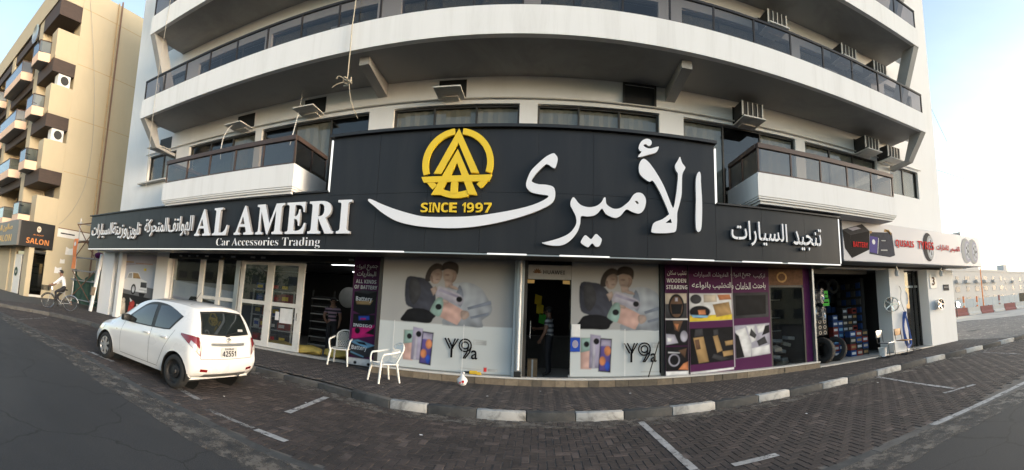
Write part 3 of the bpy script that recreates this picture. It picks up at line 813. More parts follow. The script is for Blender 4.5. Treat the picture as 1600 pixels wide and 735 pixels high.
# things kept on the long balconies
for x, y, z, w_, h_, m, lab, nm in ((-5.3, 8.75, 7.87, .5, .85, 'plastic_white', 'white slatted crate standing on the long balcony left of the rope', 'crate'), (-9.6, 9.0, 7.87, .8, .9, 'carton_brown', 'brown carton on the long balcony near its left end', 'carton'), (1.6, 8.9, 7.87, .9, .8, 'inner_wall', 'pale cupboard on the long balcony above the emblem', 'cupboard'), (7.4, 8.9, 7.87, .7, .95, 'carton_white', 'white cupboard on the long balcony at the right', 'cupboard')):
    t = thing(nm, lab, nm, (x, y, z)); part('case', MB().bevbox(x, x + w_, y, y + .4, z, z + h_, .01), m, t)
    for q in range(5): part('slat', MB().box(x + .04 + q * w_ / 5, x + w_ / 5 * q + w_ / 5 - .01, y - .02, y - .001, z + .1, z + h_ - .1), m, t)
# ---------------------------------------------------------------- the black shop sign
SY = 9.5
sign = thing('shop_sign', 'long black shop sign with white Arabic lettering, AL AMERI and a yellow emblem', 'sign', (-4.5, SY, 3.04))
def panels(xs, zs):
    for a, b in zip(xs, xs[1:]):
        for c, d in zip(zs, zs[1:]):
            part('panel', MB().box(a + .003, b - .003, SY + random.uniform(0, .003), SY + .03, c + .003, d - .003), 'sign_black', sign)
panels([-17.4, -16.1, -14.8, -13.5, -12.2, -10.9, -9.6, -8.3, -7.0, -5.35], [3.06, 4.58])
panels([-5.35, -4.0, -2.7, -1.4, -.1, 1.2, 2.5, 4.27], [3.06, 4.49, 6.05])
panels([4.27, 5.6, 7.0, 8.28], [3.06, 4.47])
f = MB()
f.box(-17.42, 8.30, SY + .031, 10.6, 3.05, 4.44); f.box(-5.36, 4.28, SY + .031, 11.04, 4.441, 6.06); f.box(-17.42, -5.361, SY + .031, 10.2, 4.441, 4.56)
part('sign_box', f, 'sign_cap', sign)
part('cap', MB().prism([(-5.42, 6.055), (4.32, 6.055), (4.32, 6.13), (-5.42, 6.13)], 'Y', SY - .1, 11.04), 'sign_cap', sign)
part('cap', MB().box(-17.5, -5.37, SY - .06, 9.98, 4.582, 4.63), 'sign_cap', sign)
part('cap', MB().box(4.29, 8.34, SY - .06, 9.98, 4.472, 4.515), 'sign_cap', sign)
for a, b in ((-17.4, -5.35), (-5.33, -3.2), (-1.2, -.3), (.45, 1.6), (3.1, 4.2), (5.0, 6.2), (6.4, 8.28)):
    part('light_strip', MB().box(a, b, SY - .01, SY + .02, 3.03, 3.056), 'led', sign)
part('light_strip', MB().box(-5.40, -5.362, SY - .01, SY + .04, 4.60, 6.0), 'led', sign)
part('light_strip', MB().box(4.285, 4.32, SY - .01, SY + .04, 4.50, 5.95), 'led', sign)
part('light_strip', MB().box(8.285, 8.31, SY - .01, SY + .04, 3.08, 4.44), 'led', sign)
part('bottom_trim', MB().box(-17.4, 8.3, SY + .022, SY + .08, 3.02, 3.05), 'frame_steel', sign)
LY = SY - .10
calli = dict(
 maqsura=[[(0.24,5.42),(0.08,5.33),(-0.09,5.17),(-0.25,4.99),(-0.33,4.80),(-0.36,4.64),(-0.31,4.54),(-0.22,4.47),(-0.04,4.43),(0.16,4.40),(0.06,4.30),(-0.19,4.18),(-0.51,4.08),(-0.92,3.99),(-1.46,3.90),(-1.95,3.87),(-2.62,3.87),(-2.96,3.92),(-3.42,4.05),(-3.80,4.19),(-4.12,4.33),(-4.18,4.29),(-4.01,4.15),(-3.74,3.95),(-3.40,3.77),(-3.01,3.67),(-2.60,3.62),(-2.10,3.60),(-1.61,3.63),(-1.13,3.71),(-0.66,3.83),(-0.25,3.97),(0.06,4.11),(0.24,4.23),(0.31,4.36),(0.31,4.52),(0.26,4.62),(0.11,4.66),(-0.08,4.67),(-0.22,4.72),(-0.22,4.79),(-0.12,4.94),(0.04,5.11),(0.12,5.15),(0.28,5.06),(0.34,5.19),(0.35,5.31),(0.30,5.39)]],
 mir=[[(0.73,4.39),(0.68,4.31),(0.67,4.20),(0.74,4.06),(0.80,3.93),(0.81,3.78),(0.74,3.64),(0.62,3.52),(0.39,3.41),(0.13,3.33),(0.04,3.31),(0.14,3.27),(0.32,3.25),(0.51,3.27),(0.69,3.39),(0.84,3.59),(0.90,3.78),(0.92,3.95),(1.06,3.95),(1.21,3.98),(1.31,4.05),(1.40,4.15),(1.48,4.04),(1.60,3.97),(1.73,3.95),(1.85,4.02),(1.97,4.16),(2.11,4.11),(2.27,4.08),(2.38,4.16),(2.44,4.33),(2.43,4.47),(2.35,4.57),(2.23,4.58),(2.13,4.51),(2.05,4.38),(1.95,4.28),(1.83,4.19),(1.71,4.16),(1.60,4.19),(1.50,4.27),(1.48,4.41),(1.44,4.41),(1.38,4.30),(1.27,4.21),(1.10,4.17),(0.94,4.20),(0.85,4.26),(0.79,4.34)], [(2.17,4.38),(2.23,4.38),(2.28,4.32),(2.22,4.31)]],
 dots=[[(1.01,3.51),(1.09,3.47),(1.16,3.43),(1.26,3.55),(1.35,3.49),(1.40,3.42),(1.35,3.28),(1.26,3.26),(1.18,3.33),(1.09,3.24),(0.98,3.29),(0.92,3.36)]],
 lamalef=[[(2.37,5.42),(2.30,5.33),(2.27,5.18),(2.30,5.04),(2.40,4.94),(2.53,4.87),(2.61,4.90),(2.73,4.74),(2.87,4.46),(3.00,4.15),(2.98,4.08),(2.83,3.97),(2.64,3.88),(2.58,3.73),(2.60,3.64),(2.87,3.64),(3.10,3.67),(3.18,3.72),(3.21,3.91),(3.22,4.16),(3.28,4.38),(3.34,4.65),(3.36,5.10),(3.44,5.29),(3.43,5.34),(3.36,5.43),(3.31,5.57),(3.26,5.48),(3.18,5.34),(3.20,5.21),(3.25,5.12),(3.23,4.86),(3.19,4.56),(3.13,4.29),(3.08,4.33),(2.98,4.58),(2.88,4.81),(2.73,5.07),(2.58,5.28),(2.46,5.40)], [(2.92,3.89),(3.05,4.00),(3.08,3.90)]],
 hamza=[[(2.44,5.93),(2.33,5.85),(2.27,5.71),(2.29,5.62),(2.34,5.60),(2.26,5.49),(2.29,5.46),(2.48,5.53),(2.70,5.62),(2.77,5.76),(2.72,5.76),(2.55,5.70),(2.44,5.72),(2.39,5.76),(2.44,5.80),(2.51,5.76),(2.58,5.80),(2.59,5.88),(2.54,5.93)]],
 alef=[[(3.81,5.25),(3.74,5.14),(3.71,4.91),(3.71,4.49),(3.69,4.08),(3.70,3.79),(3.76,3.72),(3.83,3.80),(3.86,4.10),(3.87,4.54),(3.85,4.96),(3.85,5.17)]])
for k, loops in calli.items():
    lp = [smooth_loop(l, 4) if len(l) > 4 else [Vector(p) for p in l] for l in loops]
    returns(plate('letter', lp, LY, .07, 'letter_white', sign))
# yellow emblem: ring cut by two nested A shapes and a bar
EX, EZ, ES = -1.985, 5.17, .00339
e = lambda x, y: (EX + (x - 345) * ES, EZ + (300 - y) * ES)
def arc(a0, a1, r0=.705, r1=.855):
    n = max(4, int(abs(a1 - a0) / 4)); t = [R(a0 + (a1 - a0) * i / n) for i in range(n + 1)]
    return [(EX + r1 * math.cos(q), EZ + r1 * math.sin(q)) for q in t] + [(EX + r0 * math.cos(q), EZ + r0 * math.sin(q)) for q in reversed(t)]
emb = plate('emblem', [arc(-17, 83)], LY, .07, 'letter_yellow', sign)
for lp, dy in ((arc(97, 200), 0), (arc(211, 229), 0), (arc(244, 291), .004), (arc(313, 333), 0),
               ([e(345, 50), e(345, 155), e(235, 378), e(180, 375)], -.004), ([e(345, 50), e(500, 372), e(445, 372), e(345, 155)], -.004),
               ([e(343, 200), e(343, 300), e(235, 528), e(170, 528)], -.004), ([e(343, 200), e(495, 528), e(435, 528), e(343, 300)], -.004),
               ([e(92, 398), e(590, 385), e(572, 432), e(112, 440)], -.008), ([e(308, 436), e(357, 434), e(357, 520), e(305, 520)], -.002)):
    plate('emblem', [lp], LY + dy, .07, 'letter_yellow', sign)
def letters(s, x0, x1, z0, z1, gaps, y, depth, m, offset=0., bold_serif=False, widths=None):
    tot = sum(widths.get(c, 1) for c in s) + gaps * (len(s) - 1); u = (x1 - x0) / tot; x = x0
    for c in s:
        wd = widths.get(c, 1) * u
        if c != ' ':
            o = text('letter', serif(c) if bold_serif else bold(c), x, x + wd, z0, z1, y, depth, m, sign, offset)
            if m == 'letter_white': returns(o)
        x += wd + gaps * u
letters('SINCE 1997', -2.82, -1.14, 3.985, 4.215, .16, LY + .02, .05, 'letter_yellow', .0, False, {'I': .36, ' ': .45, '1': .46})
letters('AL AMERI', -10.16, -4.61, 3.46, 4.33, .12, LY - .02, .09, 'letter_white', .012, True, {'A': 1.06, 'L': .9, 'M': 1.36, 'E': .92, 'R': 1.1, 'I': .56, ' ': .16})
text('lettering', serif('Car Accessories Trading'), -9.22, -5.5, 3.085, 3.385, SY - .02, .012, 'letter_white', sign, -.015)
# Arabic words, joined letters in one piece each
def words(ws, spans, z0, z1, y, depth, m, offset):
    for wd, (a, b, c, d) in zip(ws, spans): returns(text('word', arabic(wd), a, b, c, d, y, depth, m, sign, offset))
words(['السيارات', 'وزينة', 'تلوين'], [(-17.1, -15.35, 3.5, 4.17), (-15.3, -14.2, 3.46, 4.16), (-14.15, -13.3, 3.42, 4.08)], 0, 0, LY + .01, .08, 'letter_white', .008)
words(['المتحركة', 'الهواتف'], [(-13.0, -11.65, 3.5, 4.17), (-11.6, -10.33, 3.48, 4.17)], 0, 0, LY + .01, .08, 'letter_white', .008)
words(['السيارات', 'تنجيد'], [(4.66, 6.35, 3.45, 4.1), (6.55, 7.53, 3.4, 4.05)], 0, 0, LY + .01, .08, 'letter_white', .008)

# the whole board stands 1.4 m out from the wall, just under the balcony fronts
sign.location = (-4.07, 8.6, 2.908); sign.scale = (.9053, .9053, .9053)
# ---------------------------------------------------------------- the tyre shop's white light box
QY = 9.0
qs = thing('tyre_sign', 'white lightbox sign reading QUSAIS TYRES in red with battery and tyre pictures', 'sign', (12, QY, 3.08))
part('sign_box', MB().bevbox(7.98, 15.72, QY, QY + .22, 3.09, 4.34, .02), 'lightbox', qs)
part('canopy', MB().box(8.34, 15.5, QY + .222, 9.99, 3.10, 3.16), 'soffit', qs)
part('bracket', MB().box(14.6, 15.5, QY + .23, 9.9, 4.25, 4.55), 'frame_steel', qs)
def ink(parent, name, items, y0, mats=None):
    """flat print: a stack of inked shapes, each a hair in front of the one before"""
    ms = []; mb = MB(); y = y0
    for m, shp in items:
        if m not in ms: ms.append(m)
        mb.k = ms.index(m); y -= .0003
        if shp[0] == 'p': mb.flat(shp[1], y)
        else: mb.ellipse(*shp[1:5], y, 22, shp[5] if len(shp) > 5 else 0)
    if len(ms) == 1: return part(name, mb, ms[0], parent, fix=False), y
    return part(name, mb, ms, parent, fix=False), y
import numpy as np
def print_mat():
    m = bpy.data.materials.new('printed_photo'); m.use_nodes = True; n = m.node_tree.nodes; l = m.node_tree.links; b = n['Principled BSDF']
    a = n.new('ShaderNodeAttribute'); a.attribute_name = 'ink'; l.new(a.outputs['Color'], b.inputs['Base Color']); b.inputs['Roughness'].default_value = .45; b.inputs['Specular IOR Level'].default_value = .15
    MATS['printed_photo'] = m
print_mat()
def photo_print(parent, name, items, y, cell=.017, seed=1, fold=1.0, trim=None):
    """a printed photograph: a sheet whose ink is worked out point by point from soft-edged, softly modelled shapes"""
    rs = np.random.RandomState(seed)
    allp = [p for m, s_ in items[:6] if s_[0] == 'p' for p in s_[1]]
    x0, x1 = min(p[0] for p in allp), max(p[0] for p in allp); z0, z1 = min(p[1] for p in allp), max(p[1] for p in allp)
    if trim: x0, x1 = trim
    nx, nz = max(8, int((x1 - x0) / cell)), max(8, int((z1 - z0) / cell))
    X, Z = np.meshgrid(np.linspace(x0, x1, nx + 1), np.linspace(z0, z1, nz + 1))
    col = np.full(X.shape + (3,), .3)
    def noise(f, k):
        v = 0
        for q in range(5):
            a, b, c = rs.uniform(-1, 1, 3); v = v + np.sin((X * a + Z * b) * f * (1 + .6 * q) + c * 9 + 1.3 * np.sin((X * b - Z * a) * f * .7 + c * 5)) / (1 + .5 * q)
        return v / 2.6 * k
    for m, s_ in items:
        base = np.array(MATS[m]['ink'])
        if s_[0] == 'p':
            P = s_[1]; ins = np.zeros(X.shape, bool); dist = np.full(X.shape, 9.)
            for (ax, az), (bx, bz) in zip(P, list(P[1:]) + [P[0]]):
                c = ((az > Z) != (bz > Z)); t = (bx - ax) * (Z - az) / ((bz - az) if abs(bz - az) > 1e-9 else 1e-9) + ax
                ins ^= c & (X < t)
                dx, dz = bx - ax, bz - az; u = np.clip(((X - ax) * dx + (Z - az) * dz) / max(dx * dx + dz * dz, 1e-9), 0, 1); dist = np.minimum(dist, np.hypot(X - ax - u * dx, Z - az - u * dz))
            sd = np.where(ins, dist, -dist); cx, cz = sum(p[0] for p in P) / len(P), sum(p[1] for p in P) / len(P); ex, ez = max(p[0] for p in P) - min(p[0] for p in P), max(p[1] for p in P) - min(p[1] for p in P)
        else:
            cx, cz, rx, rz = s_[1:5]; q = np.hypot((X - cx) / max(rx, 1e-4), (Z - cz) / max(rz, 1e-4)); sd = (1 - q) * min(rx, rz); ex, ez = 2 * rx, 2 * rz
        fe = .011; al = np.clip(sd / fe * .5 + .5, 0, 1)[..., None]
        th = rs.uniform(0, 6.28); g = ((X - cx) / max(ex, .05) * math.cos(th) + (Z - cz) / max(ez, .05) * math.sin(th))
        big = ex * ez > 1.5
        sh = 1 + (.10 if big else .42 * fold) * g + noise(3 if big else 16, .05 if big else .20 * fold)
        edge = 1 - (0 if big else .22 * fold) * np.clip(1 - sd / (.25 * min(ex, ez) + .005), 0, 1)
        c = np.clip(base[None, None, :] * (np.clip(sh * edge, .25, 2))[..., None], .004, .8)
        col = col * (1 - al) + c * al
    mb = MB(); mb.v = [(a, y, b) for a, b in zip(X.ravel(), Z.ravel())]
    w_ = nx + 1; mb.f = [(r * w_ + c, r * w_ + c + 1, (r + 1) * w_ + c + 1, (r + 1) * w_ + c) for r in range(nz) for c in range(nx)]; mb.mi = [0] * len(mb.f)
    o = part(name, mb, 'printed_photo', parent, fix=False)
    at = o.data.color_attributes.new('ink', 'FLOAT_COLOR', 'POINT')
    at.data.foreach_set('color', np.concatenate([col.reshape(-1, 3), np.ones((col.shape[0] * col.shape[1], 1))], 1).astype('f').ravel())
    return o, y
it = [('ink_charcoal', ('p', [(7.99, 4.00), (8.80, 4.24), (9.10, 4.05), (8.30, 3.86)])), ('ink_black', ('p', [(7.99, 4.00), (8.30, 3.86), (8.30, 3.18), (8.05, 3.46)])),
      ('ink_black', ('p', [(8.30, 3.86), (9.10, 4.05), (9.04, 3.47), (8.30, 3.18)])), ('ink_navy', ('p', [(9.12, 4.02), (10.12, 4.08), (10.2, 3.34), (9.95, 3.27), (9.03, 3.34)])),
      ('ink_indigo', ('p', [(9.1, 3.9), (9.45, 3.88), (9.36, 3.36), (9.04, 3.4)])), ('ink_white', ('e', 9.25, 3.72, .07, .08)), ('ink_tan', ('p', [(9.75, 4.08), (10.1, 4.08), (10.08, 3.98), (10.0, 4.16), (9.78, 4.17)])), ('ink_tan', ('p', [(9.1, 4.05), (9.2, 4.06), (9.2, 3.99), (9.1, 3.97)])),
      ('ink_white', ('p', [(9.47, 3.86), (9.49, 3.86), (9.40, 3.36), (9.38, 3.36)])), ('ink_silver', ('p', [(8.2, 4.05), (8.55, 4.14), (8.75, 4.1), (8.4, 4.0)])), ('ink_grey', ('p', [(9.6, 3.8), (9.8, 3.81), (9.8, 3.78), (9.6, 3.77)])), ('ink_grey', ('p', [(9.55, 3.5), (9.85, 3.51), (9.85, 3.47), (9.55, 3.46)]))]
for cx, rx, k in ((12.08, .32, 1), (14.62, .36, 0), (15.18, .36, 0)):
    tread = 'ink_charcoal' if k else 'ink_grey'
    it += [(tread, ('e', cx - .06, 3.72, rx, .52)), ('ink_grey' if k else 'ink_silver', ('e', cx + .06, 3.71, rx * .66, .44)), ('ink_chrome', ('e', cx + .07, 3.71, rx * .5, .34)), ('ink_charcoal', ('e', cx + .07, 3.71, rx * .12, .08))]
    for a in range(5):
        t = a * 1.2566; it.append(('ink_charcoal', ('p', [(cx + .07 + rx * .42 * math.cos(t + d) * q, 3.71 + .29 * math.sin(t + d) * q) for d, q in ((-.22, 1), (.22, 1), (.12, .45), (-.12, .45))])))
_, yq = ink(qs, 'print', it, QY - .002)
text('lettering', bold('BATTERY'), 8.38, 8.98, 3.52, 3.68, QY - .014, .004, 'ink_red', qs)
text('lettering', bold('QUSAIS'), 10.25, 11.2, 3.60, 3.87, QY - .024, .008, 'ink_red', qs)
text('lettering', bold('TYRES'), 11.42, 12.33, 3.62, 3.91, QY - .024, .008, 'ink_red', qs)
for wd, a, b in (('للاطارات', 12.5, 13.3), ('القصيص', 13.38, 14.05)): text('lettering', arabic(wd), a, b, 3.6, 3.86, QY - .024, .008, 'ink_red', qs, .006)
# ---------------------------------------------------------------- shop fronts, left to right
def frame(x0, x1, z0, z1, y, t, m, parent, name='frame', d=.06):
    f = MB(); f.box(x0, x1, y, y + d, z1 - t, z1); f.box(x0, x1, y, y + d, z0, z0 + t)
    f.box(x0, x0 + t, y, y + d, z0 + t, z1 - t); f.box(x1 - t, x1, y, y + d, z0 + t, z1 - t)
    return part(name, f, m, parent)
def pane(x0, x1, z0, z1, y, parent, gm='shop_glass'):
    return part('pane', MB().box(x0, x1, y, y + .008, z0, z1), gm, parent)
FL = 10.5
# roller-shutter boxes over the openings, black
for a, b, y in ((-12.4, -4.0, FL - .2), (-3.9, -.5, 9.92), (-.45, 2.92, 9.92), (3.62, 7.35, 9.92)):
    sh = part('shutter_box', MB().box(a, b, y, y + .35, 2.80 if y > 10 else 2.86, 3.02), 'black_gloss', apt)
    for q in range(int((b - a) / .42)):
        x = a + .2 + q * .42 + random.uniform(-.05, .05)
        if random.random() < .55: part('sticker', MB().box(x, x + random.uniform(.10, .2), y - .003, y - .001, 2.88, 2.93), 'ink_grey', sh)
part('shutter_box', MB().box(7.45, 10.04, 10.2, 10.5, 2.85, 3.0), 'black', apt)
# B: picture window with a white off-road car
pw = part('shop_window', MB().box(-16.32, -13.16, FL + .02, FL + .06, 2.97, 3.02), 'frame_cream', apt)
frame(-16.33, -13.16, .19, 2.97, FL, .07, 'frame_cream', pw)
po = thing('car_poster', 'large window poster of a white off-road car above tan and red seats', 'poster', (-14.7, FL - .01, .3))
def art(x0, x1, z0, z1, u0, u1, v0, v1):
    """a poster's own grid (u right, v down) laid into its rectangle"""
    return lambda u, v: (x0 + (u - u0) / (u1 - u0) * (x1 - x0), z1 - (v - v0) / (v1 - v0) * (z1 - z0))
A = art(-16.2, -13.25, .28, 2.92, 235, 630, 75, 665)
P = lambda *q: ('p', [A(*p) for p in q])
def E_(cu, cv, ru, rv, a=None):
    a = a or A; c, s = a(cu, cv), a(cu + ru, cv + rv); return ('e', c[0], c[1], abs(s[0] - c[0]), abs(s[1] - c[1]))
photo_print(po, 'print', [('ink_sky', P((235, 75), (630, 75), (630, 450), (235, 450))), ('ink_silver', P((235, 75), (630, 75), (630, 150), (235, 190))), ('ink_road', P((235, 340), (630, 380), (630, 470), (235, 450))), ('ink_black', P((235, 345), (300, 345), (300, 385), (235, 390))),
    ('ink_black', P((235, 450), (630, 470), (630, 665), (235, 665))),
    ('ink_white', P((290, 360), (295, 330), (340, 310), (360, 250), (390, 240), (460, 243), (490, 300), (545, 320), (555, 420), (470, 425), (330, 415))), ('ink_grey', P((352, 300), (365, 258), (395, 252), (398, 300))), ('ink_tan', P((405, 248), (455, 250), (485, 300), (410, 300))),
    ('ink_charcoal', P((490, 330), (545, 330), (548, 380), (490, 380))), ('ink_white', P((480, 395), (555, 400), (553, 425), (480, 425))), ('ink_black', E_(303, 385, 18, 38)), ('ink_black', E_(425, 405, 24, 50)), ('ink_chrome', E_(303, 385, 10, 22)), ('ink_chrome', E_(425, 405, 14, 32)), ('ink_black', P((480, 430), (540, 432), (530, 465), (490, 465))),
    ('ink_tan', P((240, 520), (270, 520), (280, 600), (290, 665), (200 + 38, 665), (245, 590))), ('ink_tan', E_(255, 505, 16, 28)), ('ink_beige', P((325, 545), (360, 545), (375, 665), (310, 665))), ('ink_beige', E_(342, 525, 17, 26)),
    ('ink_redseat', P((400, 560), (450, 560), (470, 665), (390, 665))), ('ink_redseat', E_(428, 540, 26, 30)), ('ink_redseat', P((530, 560), (580, 560), (590, 665), (520, 665))), ('ink_redseat', E_(550, 550, 28, 28)), ('ink_white', P((400, 490), (430, 515), (410, 530))), ('ink_white', P((470, 540), (510, 540), (510, 570), (475, 570))),
    ('ink_yellow', P((505, 200), (528, 200), (528, 222), (505, 222))), ('ink_tan', P((300, 140), (400, 140), (400, 150), (300, 150))), ('ink_peach', P((420, 150), (580, 155), (580, 165), (420, 160)))], FL - .006, seed=3)
# D: window with a pick-up poster, cream mullions
dw = part('shop_window', MB().box(-12.36, -9.12, FL + .005, FL + .05, .19, .26), 'frame_cream', apt)
for a, b in ((-12.36, -12.30), (-10.85, -10.62), (-9.95, -9.78)): part('mullion', MB().box(a, b, FL - .02, FL + .06, .27, 2.80), 'frame_cream', dw)
part('mullion', MB().box(-10.61, -9.96, FL - .015, FL + .05, 1.44, 1.55), 'frame_cream', dw); part('mullion', MB().box(-9.77, -9.15, FL - .015, FL + .05, 1.44, 1.55), 'frame_cream', dw)
for a, b in ((-12.3, -10.86), (-10.61, -9.96), (-9.77, -9.12)): pane(a, b, .27, 2.79, FL + .02, dw)
part('post', MB().bevbox(-9.12, -8.95, FL - .06, FL + .1, .19, 2.80, .01), 'frame_steel', dw)
dp = thing('pickup_poster', 'window poster of a white pick-up truck under a grey sky, behind cream mullions', 'poster', (-10.7, FL + .05, .3))
A = art(-12.28, -9.15, .3, 2.0, 750, 1370, 340, 735)
photo_print(dp, 'print', [('ink_sky', P((750, 340), (1370, 395), (1370, 735), (750, 735))), ('ink_silver', P((750, 480), (1370, 520), (1370, 735), (750, 735))), ('ink_beige', P((750, 520), (900, 540), (900, 735), (750, 735))),
    ('ink_white', P((820, 570), (890, 545), (950, 470), (1060, 450), (1200, 480), (1240, 540), (1290, 590), (1300, 735), (800, 735))), ('ink_black', P((900, 540), (955, 465), (1040, 462), (1040, 552))), ('ink_charcoal', P((1060, 470), (1190, 490), (1220, 550), (1060, 555))), ('ink_black', P((1145, 550), (1230, 545), (1230, 590), (1145, 590))), ('ink_black', E_(1270, 720, 35, 70))], FL + .06)
# E: sliding doors
sd = link('sliding_door', None, apt); sd.location = Vector((-7.8, FL, .2)) - apt.location
for a, b in ((-8.93, -8.78), (-7.86, -7.60), (-6.72, -6.50)): part('stile', MB().bevbox(a, b, FL - .01, FL + .05, .2, 2.79, .008), 'frame_cream', sd)
for a, b in ((-8.777, -7.862), (-7.597, -6.722)):
    for z0, z1 in ((.2, .36), (1.46, 1.58), (2.70, 2.79)): part('rail', MB().bevbox(a, b, FL, FL + .045, z0, z1, .006), 'frame_cream', sd)
    for z0, z1 in ((.362, 1.458), (1.582, 2.698)): pane(a, b, z0, z1, FL + .02, sd, 'door_glass')
part('handle', MB().tube([(-6.62, FL - .03, 1.1), (-6.62, FL - .06, 1.13), (-6.62, FL - .06, 1.3), (-6.62, FL - .03, 1.33)], .01), 'chrome', sd, True)
nt_ = thing('paper_notice', 'white paper notice taped inside the sliding door', 'notice', (-7.2, FL + .012, 1.0)); part('sheet', MB().box(-7.25, -6.80, FL + .008, FL + .012, .98, 1.42), 'ink_white', nt_); part('sheet', MB().box(-7.42, -7.28, FL + .008, FL + .012, 1.05, 1.3), 'ink_white', nt_)
# G: battery banner
bt = thing('battery_banner', 'tall purple banner reading ALL KINDS OF BATTERY above four battery pictures', 'banner', (-4.35, 10.2, .14))
part('board', MB().box(-4.78, -4.02, 10.2, 10.25, .16, 2.98), 'ink_purple', bt)
part('side_post', MB().bevbox(-4.01, -3.9, 10.17, 10.27, .14, 2.98, .01), 'frame_steel', bt)
A = art(-4.78, -4.02, .16, 2.98, 0, 100, 0, 560)
photo_print(bt, 'print', [('ink_purple', ('p', [(-4.78, .16), (-4.02, .16), (-4.02, 2.98), (-4.78, 2.98)])), ('ink_purple_dark', P((0, 0), (100, 0), (100, 20), (0, 20))), ('ink_black', P((8, 185), (92, 178), (90, 290), (45, 305), (8, 285))), ('ink_charcoal', P((8, 185), (40, 172), (92, 178), (60, 195))), ('ink_tan', P((15, 232), (80, 225), (70, 248), (20, 250))),
    ('ink_magenta', P((10, 375), (92, 350), (92, 405), (10, 430))), ('ink_black', P((10, 300), (90, 300), (90, 345), (10, 372))), ('ink_blue', P((30, 310), (70, 305), (72, 325), (32, 332))), ('ink_magenta', P((38, 320), (58, 318), (58, 326), (38, 328))), ('ink_black', P((60, 395), (92, 360), (92, 400))), ('ink_black', E_(30, 385, 10, 16)),
    ('ink_charcoal', P((0, 440), (35, 432), (98, 455), (95, 505), (50, 525), (0, 505))), ('ink_lightblue', P((0, 440), (35, 430), (98, 452), (70, 470), (20, 452))), ('ink_black', P((25, 440), (60, 442), (70, 456), (40, 452))), ('ink_lightblue', P((10, 492), (60, 512), (60, 518), (10, 500))),
    ('ink_white', P((0, 525), (100, 525), (100, 560), (0, 560))), ('ink_black', E_(30, 548, 6, 8)), ('ink_black', E_(80, 550, 6, 8))], 10.197, cell=.012)
for wd, z0, z1, a, b in (('جميع', 2.62, 2.78, -4.42, -4.1), ('انواع', 2.62, 2.78, -4.72, -4.46), ('البطاريات', 2.44, 2.6, -4.68, -4.14)): text('lettering', arabic(wd), a, b, z0, z1, 10.190, .002, 'ink_white', bt, .01)
text('lettering', bold('ALL KINDS'), -4.7, -4.12, 2.28, 2.38, 10.190, .002, 'ink_white', bt, .0); text('lettering', bold('OF BATTERY'), -4.73, -4.08, 2.13, 2.23, 10.190, .002, 'ink_white', bt, .0)
text('lettering', bold('Battery'), -4.66, -4.2, 1.78, 1.93, 10.190, .002, 'ink_white', bt, .0); text('lettering', bold('INDIGO'), -4.68, -4.15, 1.14, 1.22, 10.190, .002, 'ink_white', bt, .0); text('lettering', bold('Battery'), -4.68, -4.25, .52, .66, 10.190, .002, 'ink_white', bt, .0)
